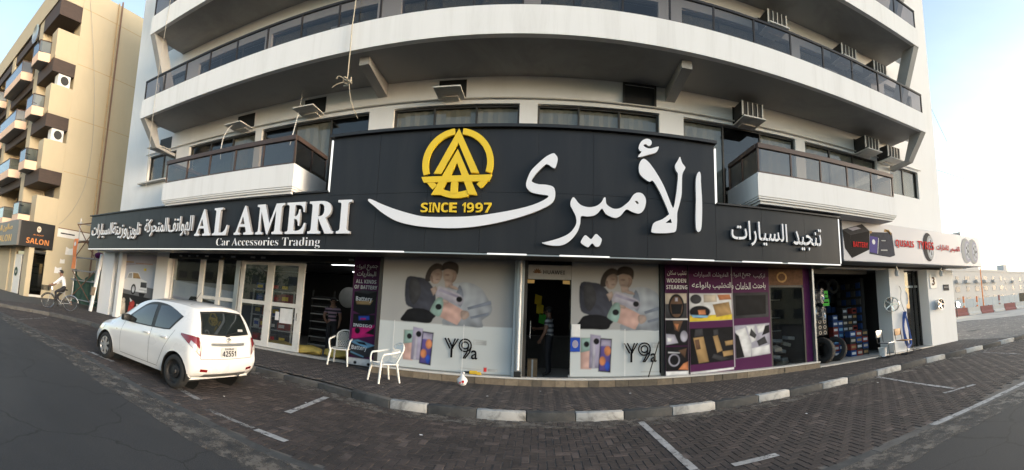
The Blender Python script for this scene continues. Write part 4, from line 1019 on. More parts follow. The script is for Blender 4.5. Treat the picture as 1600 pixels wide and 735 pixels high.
# H and J: the phone shop
GY = 9.80
def phone_art(o, dx, crop):
    A = art(-3.75 + dx, -.53 + dx, .2, 2.98, 35, 655, 50, 640)
    P = lambda *q: ('p', [A(*p) for p in q]); E2 = lambda *a: E_(*a, a=A)
    x0 = crop[0]; x1 = crop[1]
    sm = lambda *q: ('p', [A(*p) for p in smooth_loop(q, 3)])
    items = [('ink_bg_up', ('p', [(x0, 1.38), (x1, 1.38), (x1, 2.98), (x0, 2.98)])), ('ink_bg_low', ('p', [(x0, .32), (x1, .32), (x1, 1.38), (x0, 1.38)])), ('ink_bg_low', P((330, 395), (512, 400), (512, 392), (330, 388))),
        ('ink_cloth', sm((330, 388), (345, 330), (330, 260), (350, 200), (395, 180), (450, 178), (500, 205), (530, 250), (552, 295), (545, 330), (510, 360), (512, 395), (430, 392))), ('ink_cloth_dark', P((440, 300), (545, 262), (550, 280), (445, 312))), ('ink_cloth_dark', P((455, 345), (540, 320), (535, 335), (460, 356))), ('ink_cloth_dark', sm((400, 190), (420, 240), (410, 300), (385, 260))),
        ('ink_navy', sm((150, 160), (200, 158), (245, 170), (285, 225), (292, 290), (275, 335), (160, 330), (185, 318), (152, 300), (142, 230))), ('ink_charcoal', sm((165, 175), (200, 170), (220, 240), (190, 300), (165, 260))), ('ink_black', sm((131, 384), (145, 350), (170, 322), (240, 318), (295, 345), (285, 365), (268, 388), (200, 387))),
        ('ink_hair', sm((238, 172), (240, 140), (256, 105), (285, 84), (315, 92), (322, 118), (300, 122), (275, 140), (262, 176))), ('ink_skin', sm((262, 150), (272, 124), (300, 112), (316, 128), (314, 158), (298, 186), (276, 188), (262, 172))), ('ink_skin_dark', sm((262, 152), (270, 150), (276, 184), (264, 172))), 
        ('ink_hair', sm((316, 112), (318, 86), (345, 72), (378, 78), (392, 100), (388, 138), (378, 128), (345, 112), (326, 118))), ('ink_skin', sm((322, 120), (348, 112), (378, 122), (384, 150), (368, 180), (340, 184), (324, 160))), ('ink_skin_dark', sm((366, 130), (384, 140), (378, 168), (360, 182), (368, 150))), ('ink_skin_dark', E2(340, 142, 10, 5)), ('ink_skin_dark', E2(342, 168, 8, 3)), ('ink_skin_dark', E2(293, 140, 9, 4)), ('ink_skin_dark', E2(296, 166, 7, 3)), ('ink_skin', P((330, 175), (365, 175), (372, 205), (335, 205))), ('ink_skin', P((265, 215), (290, 200), (300, 225), (280, 250))),
        ('ink_silver', sm((300, 212), (312, 200), (400, 235), (422, 262), (412, 288), (395, 288), (300, 252), (292, 238))), ('ink_lilac', P((310, 212), (400, 245), (398, 256), (304, 224))), ('ink_black', E2(402, 262, 14, 14)), ('ink_peach', sm((300, 262), (315, 258), (410, 308), (424, 330), (402, 382), (385, 384), (282, 336), (272, 318))), ('ink_mint', sm((300, 260), (330, 268), (318, 350), (280, 338), (271, 318))), ('ink_black', E2(308, 304, 15, 15)),
        ('ink_skin', sm((350, 192), (385, 200), (395, 215), (360, 210))), ('ink_skin', sm((415, 318), (445, 320), (450, 345), (425, 362), (412, 345))), ('ink_skin', sm((328, 268), (350, 272), (352, 285), (330, 280))),
        ('ink_peach', P((150, 430), (196, 428), (200, 580), (153, 578))), ('ink_mint', P((152, 430), (196, 428), (197, 490), (152, 500))), ('ink_black', E2(178, 460, 12, 14)), ('ink_lilac', P((194, 411), (242, 418), (240, 575), (190, 574))), ('ink_silver', P((206, 430), (220, 432), (216, 574), (202, 574))), ('ink_black', E2(222, 446, 13, 15)),
        ('ink_black', P((240, 430), (292, 434), (286, 596), (231, 590))), ('ink_indigo', P((244, 436), (288, 440), (282, 590), (235, 585))), ('ink_lilac', P((244, 436), (288, 440), (287, 470), (242, 468))), ('ink_orange', E2(272, 492, 15, 24)), ('ink_orange', E2(250, 540, 14, 22)), ('ink_blue', E2(272, 565, 11, 22)),
        ('ink_grey', P((476, 456), (534, 458), (534, 480), (476, 478))), ('ink_bg_low', P((479, 459), (531, 461), (531, 477), (479, 475))), ('ink_grey', P((484, 464), (526, 466), (526, 472), (484, 470))), ('ink_red', P((526, 586), (540, 586), (540, 606), (526, 606))), ('ink_grey', P((545, 592), (588, 593), (588, 604), (545, 603))), ('ink_grey', P((425, 594), (515, 597), (515, 600), (425, 597)))]
    photo_print(o, 'print', items, GY - .004, trim=crop)
    yy = GY - .026
    def stroke(pts, wd, m='ink_black'):
        k = MB()
        for a, b in zip(pts, pts[1:]):
            (ax, az), (bx, bz) = A(*a), A(*b); k.bar((ax, yy, az), (bx, yy, bz), wd, .002, (0, 1, 0))
        return k
    for q in ((0, 0), (14, 0)):
        part('lettering', stroke([(347 + q[0], 455), (372 + q[0], 505)], .035), 'ink_black', o); part('lettering', stroke([(408 - q[0], 455), (381 - q[0] * .2, 505), (381 - q[0] * .2, 548)], .032), 'ink_black', o)
    for r0, r1 in ((30, 24), (18, 12)):
        k = MB(); n = 24; c = A(440, 485)
        s0, s1 = .0052 * r0, .0052 * r1
        k.add([(c[0] + s * math.cos(2 * math.pi * i / n), yy, c[1] + s * math.sin(2 * math.pi * i / n)) for s in (s0, s1) for i in range(n)], [(i, (i + 1) % n, n + (i + 1) % n, n + i) for i in range(n)])
        part('lettering', k, 'ink_black', o, fix=False)
    for q in (0, -12): part('lettering', stroke([(468 + q, 490), (460 + q, 520), (440 + q * .6, 549)], .032), 'ink_black', o)
    t0, t1 = A(468, 550), A(497, 506)
    text('lettering', 'a', t0[0], t1[0], t0[1], t1[1], yy, .002, 'ink_black', o, .01)
lw = part('shop_window', MB().box(-3.86, -.52, GY + .012, GY + .05, .30, .36), 'frame_steel', apt)
for a, b in ((-3.88, -3.80), (-.56, -.50)): part('mullion', MB().box(a, b, GY - .02, GY + .06, .361, 3.0), 'frame_dark', lw)
for a, b in ((-3.80, -3.09), (-3.085, -1.70), (-1.695, -.56)): pane(a, b, .362, 2.86, GY + .012, lw)
p1 = thing('phone_poster', 'window poster of two people holding phones, left of the shop door', 'poster', (-2.1, GY, .3)); phone_art(p1, 0, (-3.79, -.57))
p2 = thing('phone_poster', 'window poster of two people holding phones, right of the shop door', 'poster', (1.8, GY, .3)); phone_art(p2, 4.14, (.76, 2.86))
for q in ((-3.40, -3.388), (-1.70, -1.69)): part('pane_joint', MB().box(q[0], q[1], GY - .030, GY - .029, .32, 1.4), 'ink_white', p1)
part('pane_joint', MB().box(2.02, 2.032, GY - .030, GY - .029, .32, 1.4), 'ink_white', p2)
# the post with a fluorescent tube between window and door
pt = link('post', None, apt); pt.location = Vector((-.42, 9.72, .3)) - apt.location
part('post_body', MB().bevbox(-.50, -.33, 9.70, 9.86, .30, 3.0, .01), 'frame_steel', pt); part('post_strip', MB().box(-.56, -.505, 9.72, 9.86, .30, 3.0), 'fence_blue', pt); part('tube_cover', MB().cyl((-.42, 9.665, .45), (-.42, 9.665, 2.95), .035, n=14), 'ink_white', pt, True)
part('tube_cap', MB().bevbox(-.5, -.34, 9.62, 9.70, .30, .42, .01), 'car_black', pt)
ph = part('shop_window', MB().box(.72, 2.90, GY + .012, GY + .05, .30, .36), 'frame_steel', apt)
pane(.72, 2.90, .362, 2.50, GY + .012, ph); pane(-.3, 2.90, 2.505, 2.86, GY + .012, ph)
part('mullion', MB().box(2.90, 2.99, GY - .02, GY + .06, .30, 3.0), 'frame_dark', ph); part('mullion', MB().box(-.33, -.26, GY - .02, GY + .06, .30, 3.0), 'frame_dark', ph)
for a in (-.26, .56): part('hinge', MB().box(a, a + .16, GY - .02, GY + .03, 2.42, 2.50), 'gold_print', ph)
part('handle', MB().tube([(-.16, GY - .02, 1.15), (-.16, GY - .07, 1.18), (-.16, GY - .07, 1.55), (-.16, GY - .02, 1.58)], .012), 'chrome', ph, True)
part('door_panel', MB().box(-.26, -.252, GY + .06, GY + .86, .32, 2.42), 'shop_glass', ph)
hd = thing('door_header', 'pale header panel with a red petal emblem above the phone shop door', 'sign', (.2, GY - .01, 2.55)); part('board', MB().box(-.25, .755, GY - .006, GY + .006, 2.52, 2.85), 'ink_bg_up', hd)
text('lettering', bold('HUAWEI'), .10, .60, 2.64, 2.73, GY - .012, .002, 'ink_charcoal', hd)
for k in range(6):
    t = R(15 + k * 30); c = (-.04 + .055 * math.cos(t), 2.66 + .06 * math.sin(t)); part('petal', MB().ellipse(c[0], c[1], .05, .018, GY - .012 - k * .0006, 14, t), 'ink_brown', hd, fix=False)
nt2 = thing('paper_notice', 'white and blue notice on the glass right of the phone shop door', 'notice', (.9, GY - .08, 1.0)); part('sheet', MB().box(.78, .98, GY - .034, GY - .030, 1.22, 1.5), 'ink_white', nt2); part('sheet', MB().box(.76, .98, GY - .034, GY - .030, .88, 1.2), 'ink_blue', nt2); part('sheet', MB().ellipse(.87, 1.05, .07, .09, GY - .036), 'ink_lilac', nt2, fix=False)
# K: the wooden steering poster
ks = thing('steering_poster', 'narrow purple poster reading WOODEN STEARING above car interior pictures', 'poster', (3.3, 9.74, .3))
part('board', MB().box(3.0, 3.58, 9.74, 9.78, .3, 3.0), 'ink_purple_dark', ks)
A = art(3.0, 3.58, .3, 3.0, 45, 182, 60, 670)
photo_print(ks, 'print', [('ink_purple_dark', ('p', [(3.0, .3), (3.58, .3), (3.58, 3.0), (3.0, 3.0)])), ('ink_purple', P((45, 60), (182, 60), (182, 225), (45, 225))), ('ink_beige', P((45, 232), (175, 232), (175, 368), (45, 368))), ('ink_charcoal', P((45, 290), (175, 285), (175, 368), (45, 368))), ('ink_black', E_(112, 305, 48, 70)), ('ink_brown', E_(112, 305, 38, 58)), ('ink_black', P((78, 290), (148, 290), (138, 345), (86, 345))), ('ink_silver', P((104, 255), (120, 255), (120, 275), (104, 275))),
    ('ink_white', P((45, 368), (180, 370), (180, 378), (45, 376))), ('ink_black', P((45, 378), (178, 378), (178, 515), (45, 512))), ('ink_brown', P((90, 380), (150, 382), (125, 440), (100, 430))), ('ink_silver', P((48, 450), (100, 455), (120, 500), (50, 508))), ('ink_silver', E_(155, 465, 22, 30)), ('ink_orange', P((95, 395), (125, 400), (115, 430))), ('ink_white', P((55, 470), (85, 475), (80, 495), (55, 492))),
    ('ink_black', P((45, 520), (178, 520), (178, 648), (45, 645))), ('ink_silver', E_(95, 590, 34, 34)), ('ink_black', E_(95, 590, 26, 26)), ('ink_orange', P((120, 640), (150, 610), (178, 600), (178, 645))), ('ink_brown', P((120, 540), (170, 530), (160, 580))), ('ink_chrome', P((60, 545), (130, 550), (128, 556), (60, 552))), ('ink_white', P((45, 648), (180, 650), (180, 670), (45, 670)))], 9.737, cell=.011)
text('lettering', bold('WOODEN'), 3.04, 3.54, 2.50, 2.60, 9.727, .002, 'ink_white', ks, .0); text('lettering', bold('STEARING'), 3.03, 3.57, 2.34, 2.44, 9.727, .002, 'ink_white', ks, .0); text('lettering', arabic('سكان'), 3.06, 3.28, 2.66, 2.8, 9.727, .002, 'ink_white', ks, .01); text('lettering', arabic('تخشيب'), 3.32, 3.55, 2.66, 2.8, 9.727, .002, 'ink_white', ks, .01)
# L: upholstery shop
up = thing('upholstery_poster', 'purple window poster with seat and floor mat pictures in the upholstery shop', 'poster', (4.7, 9.76, .3))
part('board', MB().box(3.62, 5.92, 9.77, 9.79, .3, 3.0), 'ink_purple', up)
A = art(3.62, 5.92, .3, 3.0, 182, 612, 60, 660)
photo_print(up, 'print', [('ink_purple', ('p', [(3.62, .3), (5.92, .3), (5.92, 3.0), (3.62, 3.0)])), ('ink_purple_dark', P((182, 60), (612, 60), (612, 130), (182, 120))), ('ink_charcoal', P((405, 225), (606, 222), (604, 368), (405, 372))), ('ink_black', P((420, 240), (590, 238), (588, 350), (420, 356))), ('ink_white', P((184, 228), (400, 228), (400, 376), (184, 382))), ('ink_yellow', P((184, 350), (400, 345), (400, 376), (184, 382))), ('ink_charcoal', E_(216, 260, 28, 26)), ('ink_tan', P((300, 290), (385, 276), (398, 345), (318, 360))), ('ink_orange', P((325, 236), (390, 234), (398, 262), (335, 266))), ('ink_beige', P((255, 236), (320, 236), (322, 275), (255, 278))), ('ink_black', E_(235, 330, 52, 34)), ('ink_orange', P((225, 320), (262, 318), (265, 345), (230, 345))), ('ink_lightblue', P((192, 345), (280, 350), (270, 362), (200, 360))),
    ('ink_black', P((184, 420), (402, 416), (402, 600), (184, 612))), ('ink_tan', P((200, 470), (250, 465), (275, 600), (225, 606))), ('ink_charcoal', P((210, 425), (246, 422), (250, 460), (205, 465))), ('ink_tan', P((298, 465), (322, 460), (345, 545), (318, 555))), ('ink_charcoal', P((300, 430), (325, 428), (326, 458), (302, 460))), ('ink_tan', P((345, 550), (398, 545), (400, 572), (350, 578))), ('ink_tan', P((358, 495), (400, 490), (400, 515), (362, 520))), ('ink_charcoal', P((300, 560), (380, 590), (340, 602), (290, 580))), ('ink_brown', P((206, 480), (228, 478), (236, 530), (214, 534))),
    ('ink_silver', P((410, 412), (605, 405), (605, 582), (412, 596))), ('ink_white', P((415, 440), (468, 425), (500, 520), (495, 590), (455, 592))), ('ink_white', P((500, 545), (600, 530), (604, 582), (500, 590))), ('ink_black', P((412, 450), (432, 470), (460, 590), (414, 594))), ('ink_charcoal', P((530, 505), (575, 480), (590, 520), (540, 535))), ('ink_white', P((475, 416), (520, 414), (528, 500), (500, 512))), ('ink_charcoal', P((500, 430), (530, 470), (520, 490), (490, 470))), ('ink_white', P((530, 412), (580, 410), (585, 450), (540, 460))), ('ink_black', P((580, 420), (604, 415), (604, 460), (560, 475))),
    ('ink_white', P((402, 60), (404, 60), (408, 640), (405, 640))), ('ink_white', P((184, 650), (402, 640), (402, 652), (184, 662)))], 9.767, cell=.013)
for wd, a, b in (('بانواعه', 3.7, 4.2), ('والتخشيب', 4.26, 4.84), ('الخامات', 4.9, 5.35), ('باحدث', 5.41, 5.8)): text('lettering', arabic(wd), a, b, 2.34, 2.53, 9.752, .002, 'ink_white', up, .012)
for wd, a, b in (('السيارات', 3.75, 4.2), ('المفروشات', 4.26, 4.7), ('انواع', 4.76, 5.06), ('جميع', 5.1, 5.36), ('تركيب', 5.44, 5.8)): text('lettering', arabic(wd), a, b, 2.63, 2.78, 9.752, .002, 'ink_silver', up, .008)
uw = part('shop_window', MB().box(5.93, 7.30, 9.80, 9.84, 2.40, 2.46), 'frame_dark', apt)
part('mullion', MB().box(5.93, 5.97, 9.78, 9.84, .3, 2.398), 'frame_dark', uw); part('mullion', MB().box(7.02, 7.07, 9.78, 9.84, .3, 2.398), 'frame_dark', uw); part('mullion', MB().box(7.34, 7.40, 9.70, 9.86, .3, 3.0), 'frame_steel', uw)
part('purple_strip', MB().box(7.071, 7.30, 9.79, 9.81, .3, 3.0), 'ink_purple', uw); part('purple_strip', MB().box(5.93, 7.07, 9.79, 9.81, 2.462, 3.0), 'ink_brown', uw)
pane(5.97, 7.02, .3, 2.398, 9.815, uw)
part('round_sticker', MB().ellipse(6.35, 2.68, .17, .15, 9.784), 'ink_tan', uw, fix=False); part('round_sticker', MB().ellipse(6.35, 2.68, .12, .10, 9.781), 'ink_brown', uw, fix=False)
# tyre shop door with stickers and the house number
td = part('shop_window', MB().box(11.42, 12.72, 10.16, 10.22, 2.36, 2.44), 'frame_steel', apt)
for a, b in ((11.42, 11.48), (12.40, 12.46), (12.66, 12.72)): part('mullion', MB().box(a, b, 10.14, 10.24, .16, 3.0), 'frame_dark', td)
pane(11.48, 12.40, .2, 2.36, 10.18, td, 'bronze_glass'); pane(11.48, 12.66, 2.44, 2.98, 10.18, td, 'bronze_glass'); pane(12.46, 12.66, .2, 2.36, 10.18, td, 'bronze_glass')
part('white_disc', MB().ellipse(11.85, 1.98, .21, .29, 10.15), 'ink_white', td, fix=False)
npl = thing('number_plate', 'small cream plate with a black 3 on the white corner pillar', 'sign', (13.1, 9.69, 2.3)); part('board', MB().bevbox(12.86, 13.26, 9.68, 9.697, 2.28, 2.82, .005), 'frame_cream', npl); text('digit', '3', 12.98, 13.16, 2.40, 2.72, 9.672, .006, 'ink_brown', npl, .02)
npl2 = thing('meter_plate', 'small black plate near the edge of the white corner pillar', 'sign', (13.9, 9.69, 2.2)); part('board', MB().bevbox(13.72, 14.1, 9.68, 9.697, 2.18, 2.42, .005), 'ink_charcoal', npl2); part('stripe', MB().box(13.75, 14.07, 9.676, 9.679, 2.30, 2.33), 'ink_grey', npl2)
# ceiling tubes of the accessories shop; the first is added to brighten the shelves
for i, (x, y, L) in enumerate(((-8.0, 10.95, 1.2), (-6.1, 12.2, .9), (-5.6, 13.2, .8), (-5.7, 14.4, .7), (-6.6, 14.6, .6), (-5.2, 12.7, .6))):
    t = thing('ceiling_light', 'lit white tube light on the accessories shop ceiling, %s from the doorway' % ORD[[5, 0, 2, 3, 4, 1][i]], 'light', (x, y, 3.0), 'tube lights in the accessories shop')
    part('housing', MB().box(x - L / 2, x + L / 2, y - .06, y + .06, 2.98, 3.03), 'ac_white', t); part('tube', MB().box(x - L / 2 + .02, x + L / 2 - .02, y - .05, y + .05, 2.955, 2.978), 'tube_lit', t)
for i, (x, y) in enumerate(((.1, 11.2), (.45, 11.9), (.3, 12.8), (.6, 13.5))):
    t = thing('ceiling_light', 'small lit spot light on the phone shop ceiling, %s from the door' % ORD[i], 'light', (x, y, 3.0), 'spot lights in the phone shop')
    part('housing', MB().cyl((x, y, 2.97), (x, y, 3.03), .09, n=14), 'ac_white', t); part('lens', MB().cyl((x, y, 2.955), (x, y, 2.969), .07, n=14), 'tube_lit', t)
# ---------------------------------------------------------------- the white hatchback
# local axes: x forward from the rear axle, y to the left, z up
def catmull(keys, n):
    out = []; m = len(keys) - 1
    for i in range(n + 1):
        t = i / n * m; k = min(int(t), m - 1); f = t - k
        p = [keys[min(max(k + d, 0), m)] for d in (-1, 0, 1, 2)]
        out.append([.5 * (2 * p[1][q] + (p[2][q] - p[0][q]) * f + (2 * p[0][q] - 5 * p[1][q] + 4 * p[2][q] - p[3][q]) * f * f + (3 * p[1][q] - p[0][q] - 3 * p[2][q] + p[3][q]) * f ** 3) for q in range(len(p[0]))])
    return out
# station rings: eight points (x, half width, z) from sill to roof edge, then the crown height
RINGS = [
 # rear face line
 ([(-.47, .60, .25), (-.575, .68, .34), (-.60, .725, .47), (-.555, .745, .62), (-.53, .725, .78), (-.47, .69, .93), (-.345, .625, 1.15), (-.19, .54, 1.345)], .062),
 ([(-.40, .70, .22), (-.46, .77, .32), (-.47, .80, .47), (-.43, .805, .62), (-.40, .785, .78), (-.34, .745, .93), (-.22, .665, 1.15), (-.06, .565, 1.372)], .060),
 ([(-.15, .74, .20), (-.15, .79, .32), (-.15, .812, .47), (-.13, .815, .62), (-.10, .795, .79), (-.05, .758, .935), (.03, .68, 1.16), (.16, .575, 1.395)], .060),
 ([(.20, .745, .20), (.20, .785, .32), (.20, .805, .47), (.22, .812, .62), (.24, .795, .78), (.28, .760, .92), (.34, .685, 1.16), (.42, .580, 1.41)], .058),
 ([(.70, .745, .20), (.70, .775, .32), (.70, .790, .47), (.70, .800, .62), (.70, .790, .78), (.70, .757, .905), (.72, .685, 1.16), (.75, .585, 1.415)], .056),
 ([(1.20, .745, .20), (1.20, .775, .32), (1.20, .790, .47), (1.20, .800, .62), (1.20, .788, .77), (1.20, .750, .885), (1.18, .685, 1.14), (1.14, .580, 1.395)], .055),
 ([(1.65, .745, .20), (1.65, .775, .32), (1.65, .790, .47), (1.65, .800, .62), (1.66, .788, .76), (1.68, .745, .865), (1.62, .690, 1.06), (1.52, .575, 1.29)], .055),
 ([(2.0, .745, .20), (2.0, .780, .32), (2.0, .797, .47), (2.0, .806, .62), (2.02, .790, .745), (2.06, .735, .845), (2.05, .700, .93), (1.98, .585, 1.055)], .045),
 ([(2.35, .735, .20), (2.35, .780, .32), (2.35, .800, .47), (2.36, .803, .62), (2.38, .775, .735), (2.40, .715, .80), (2.40, .665, .85), (2.38, .585, .885)], .045),
 ([(2.70, .70, .20), (2.72, .755, .32), (2.73, .775, .47), (2.73, .765, .60), (2.73, .725, .70), (2.72, .675, .755), (2.72, .62, .785), (2.70, .55, .805)], .040),
 ([(2.94, .60, .20), (2.99, .66, .31), (3.01, .67, .45), (2.99, .64, .56), (2.97, .60, .64), (2.95, .57, .685), (2.94, .53, .705), (2.92, .49, .715)], .035),
 ([(3.02, .42, .21), (3.09, .45, .31), (3.11, .45, .45), (3.08, .44, .55), (3.06, .42, .62), (3.04, .41, .655), (3.02, .40, .668), (3.01, .39, .672)], .03)]
NS, NJ, NC = 88, 30, 18
RINGS = [([(x * .76 if x < 0 else x, y, z) for x, y, z in r], h) for r, h in RINGS]
flat_keys = [[c for p in r for c in p] + [h] for r, h in RINGS]
st = catmull(flat_keys, NS)
side = []                                   # side[i][j] = (x, w, z)
for row in st:
    pts = [row[3 * k:3 * k + 3] for k in range(8)]
    side.append((catmull(pts, NJ), row[24]))
WHEELS = [(0., .285), (2.40, .285)]
RW = .335
car = thing('parked_car', 'small white five-door hatchback parked by the kerb, seen from behind', 'car', (-5.31, 5.60, 0), rz=math.pi - .046)
verts = []; faces = []; idx = {}
def V(key, co):
    if key not in idx: idx[key] = len(verts); verts.append(co)
    return idx[key]
def side_v(i, j, s):
    x, wd, z = side[i][0][j]; return V(('s', i, j, s), (x, wd * s, z))
def roof_v(i, k):
    if k == 0: return side_v(i, NJ, 1)
    if k == NC: return side_v(i, NJ, -1)
    x, wd, z = side[i][0][NJ]; t = 1 - 2 * k / NC; h = side[i][1]
    nx = side[min(i + 1, NS)][0][NJ]; return V(('r', i, k), (x + (.10 if 36 < i < 62 else .05) * (1 - t * t) * (1 if i > 30 else -.6), wd * t, z + h * (1 - t * t)))
cut = lambda x, z: any((x - a) ** 2 + (z - b) ** 2 < RW ** 2 for a, b in WHEELS)
for s in (1, -1):
    for i in range(NS):
        for j in range(NJ):
            q = [side[a][0][b] for a, b in ((i, j), (i + 1, j), (i + 1, j + 1), (i, j + 1))]
            if cut(sum(p[0] for p in q) / 4, sum(p[2] for p in q) / 4) and j < NJ * .62: continue
            f = [side_v(i, j, s), side_v(i + 1, j, s), side_v(i + 1, j + 1, s), side_v(i, j + 1, s)]
            faces.append(f if s < 0 else f[::-1])
for i in range(NS):
    for k in range(NC): faces.append([roof_v(i, k), roof_v(i + 1, k), roof_v(i + 1, k + 1), roof_v(i, k + 1)])
def end_v(i, j, k, bulge):
    if k == 0: return side_v(i, j, 1)
    if k == NC: return side_v(i, j, -1)
    if j == NJ: return roof_v(i, k)
    x, wd, z = side[i][0][j]; t = 1 - 2 * k / NC; top = (j / NJ) ** 6
    return V(('e', i, j, k), (x + bulge * (1 - t * t) * (1 - top) + top * ((.05 if i else .05 * -.6) * (1 - t * t)), wd * t, z + side[i][1] * (1 - t * t) * top))
for i, bu in ((0, -.06), (NS, .03)):
    for j in range(NJ):
        for k in range(NC):
            f = [end_v(i, j, k, bu), end_v(i, j, k + 1, bu), end_v(i, j + 1, k + 1, bu), end_v(i, j + 1, k, bu)]
            faces.append(f if i == 0 else f[::-1])
for i in range(NS): faces.append([side_v(i, 0, 1), side_v(i, 0, -1), side_v(i + 1, 0, -1), side_v(i + 1, 0, 1)])
# pull the rim of each wheel cut onto a clean circle
for key, n in list(idx.items()):
    if key[0] == 's':
        x, y, z = verts[n]
        for a, b in WHEELS:
            d = math.hypot(x - a, z - b)
            if RW - .05 < d < RW + .028 and key[2] < NJ * .66: verts[n] = (a + (x - a) / d * RW, y * 1.006, max(.19, b + (z - b) / d * RW))
full = (verts, faces)
bvh = BVHTree.FromPolygons([Vector(v) for v in verts], faces)
mb = MB(); mb.add(verts, faces)
body = part('body', mb, 'car_white', car, True, True)
def proj(pt, d, off=.004):
    h = bvh.ray_cast(Vector(pt), Vector(d))
    if h[0] is None: return None
    n = h[1] if h[1].dot(Vector(d)) < 0 else -h[1]
    return h[0] + n * off
def patch(name, lo, hi, frm, d, m, parent, nu=16, nv=6, off=.004, smooth=True):
    """a skin piece between two curves, laid on the body by projection"""
    L = smooth_loop([Vector(p) for p in lo], 5, False); H = smooth_loop([Vector(p) for p in hi], 5, False)
    def at(c, t):
        f = t * (len(c) - 1); k = min(int(f), len(c) - 2); return c[k].lerp(c[k + 1], f - k)
    P = []
    for i in range(nu + 1):
        for j in range(nv + 1):
            q = at(L, i / nu).lerp(at(H, i / nu), j / nv); p = proj(frm(q), d, off)
            if p is None: p = P[-1] if P else Vector((0, 0, 0))
            P.append(p)
    k = MB().add(P, [(i * (nv + 1) + j, (i + 1) * (nv + 1) + j, (i + 1) * (nv + 1) + j + 1, i * (nv + 1) + j + 1) for i in range(nu) for j in range(nv)])
    return part(name, k, m, parent, smooth, True)
for s in (1, -1):
    fr = lambda q, s=s: (q.x, 2 * s, q.y); d = (0, -s, 0)
    patch('window_trim', [(1.83, .905), (1.2, .905), (.5, .925), (.26, .945)], [(1.70, 1.0), (1.16, 1.335), (.58, 1.36), (.03, 1.20)], fr, d, 'car_black', car, 26, 8, .003)
    patch('window', [(1.68, .925), (1.3, .925), (.83, .932)], [(1.60, 1.02), (1.20, 1.275), (.86, 1.325)], fr, d, 'car_dark_glass', car, 20, 8, .006)
    patch('window', [(.72, .937), (.45, .947), (.29, .958)], [(.75, 1.325), (.42, 1.325), (.08, 1.205)], fr, d, 'car_dark_glass', car, 16, 8, .006)
    # shut lines of the doors
    for a, b in (([(1.79, .30), (1.80, .6), (1.76, .90)], .006), ([(.80, .26), (.79, .6), (.79, .92)], .006), ([(.33, .62), (.22, .80), (.12, .96)], .006), ([(.50, .30), (.42, .45), (.33, .62)], .006)):
        patch('shut_line', [(x - .004, z) for x, z in a], [(x + .004, z) for x, z in a], fr, d, 'car_line', car, 12, 1, .0015, False)
    patch('shut_line', [(1.79, .268), (.50, .268)], [(1.79, .276), (.50, .276)], fr, d, 'car_line', car, 16, 1, .0015, False)
    for x in (.90, .36):
        h = proj((x, 2 * s, .80), d, .0)
        part('door_handle', MB().bevbox(x - .085, x + .085, h.y - .012, h.y + .028 * s, .785, .82, .008), 'car_white', car, True, True)
    # door mirror
    mi = part('mirror', MB().bevbox(1.60, 1.72, s * .80 - .085, s * .80 + .085, .92, 1.05, .035), 'car_black', car, True, True)
    part('mirror_arm', MB().box(1.66, 1.70, min(s * .70, s * .76), max(s * .70, s * .76), .925, .955), 'car_black', mi, True, True)
    # tail lamp wraps round the rear corner
    dd = Vector((.80, -s * .60, 0)).normalized()
    fc = lambda q, s=s, dd=dd: tuple(Vector((-.33, s * .72, q.y)) - dd * 2 + Vector((dd.y * s, -dd.x * s, 0)) * q.x * s * -1 * s)
    t0 = patch('tail_lamp', [(.19, .90), (.02, .755), (-.15, .60)], [(.19, .935), (.02, .925), (-.10, .90)], fc, dd, 'lamp_red', car, 12, 8, .010)
    patch('lamp_lens', [(.05, .79), (-.04, .705), (-.13, .63)], [(.03, .85), (-.04, .80), (-.115, .73)], fc, dd, 'lamp_clear', t0, 8, 5, .015)
    patch('reflector', [(s * .47, .355), (s * .62, .365)], [(s * .47, .395), (s * .62, .41)], lambda q: (-2, q.x, q.y), (1, 0, 0), 'lamp_red', car, 6, 2, .006)
    patch('headlamp', [(2.55, .63), (2.8, .60), (2.96, .56)], [(2.48, .73), (2.75, .705), (2.93, .655)], fr, d, 'lamp_clear', car, 10, 5, .006)
    patch('side_marker', [(1.93, .70), (1.98, .70)], [(1.93, .72), (1.98, .72)], fr, d, 'lamp_clear', car, 3, 2, .006)
rear = lambda q: (-2, q.x, q.y); dr = (1, 0, 0)
patch('window_trim', [(-.585, .955), (0, .935), (.585, .955)], [(-.50, 1.315), (0, 1.345), (.50, 1.315)], rear, dr, 'car_black', car, 24, 8, .003)
patch('rear_window', [(-.555, .975), (0, .955), (.555, .975)], [(-.475, 1.285), (0, 1.315), (.475, 1.285)], rear, dr, 'car_dark_glass', car, 24, 8, .006)
patch('rear_sticker', [(-.42, 1.01), (-.28, 1.01)], [(-.42, 1.05), (-.28, 1.05)], rear, dr, 'ink_grey', car, 3, 2, .008)
patch('chrome_strip', [(-.40, .775), (0, .768), (.40, .775)], [(-.40, .82), (0, .818), (.40, .82)], rear, dr, 'frame_steel', car, 16, 2, .012)
patch('shut_line', [(-.62, .562), (0, .555), (.62, .562)], [(-.62, .570), (0, .563), (.62, .570)], rear, dr, 'car_line', car, 20, 1, .002, False)
for s in (1, -1): patch('shut_line', [(s * .655, .93), (s * .60, .75), (s * .62, .565)], [(s * .663, .93), (s * .608, .75), (s * .628, .565)], rear, dr, 'car_line', car, 12, 1, .002, False)
patch('number_plate', [(-.19, .585), (.19, .585)], [(-.19, .75), (.19, .75)], rear, dr, 'plate_white', car, 6, 3, .016)
h = proj((-2, 0, .665), dr, .024)
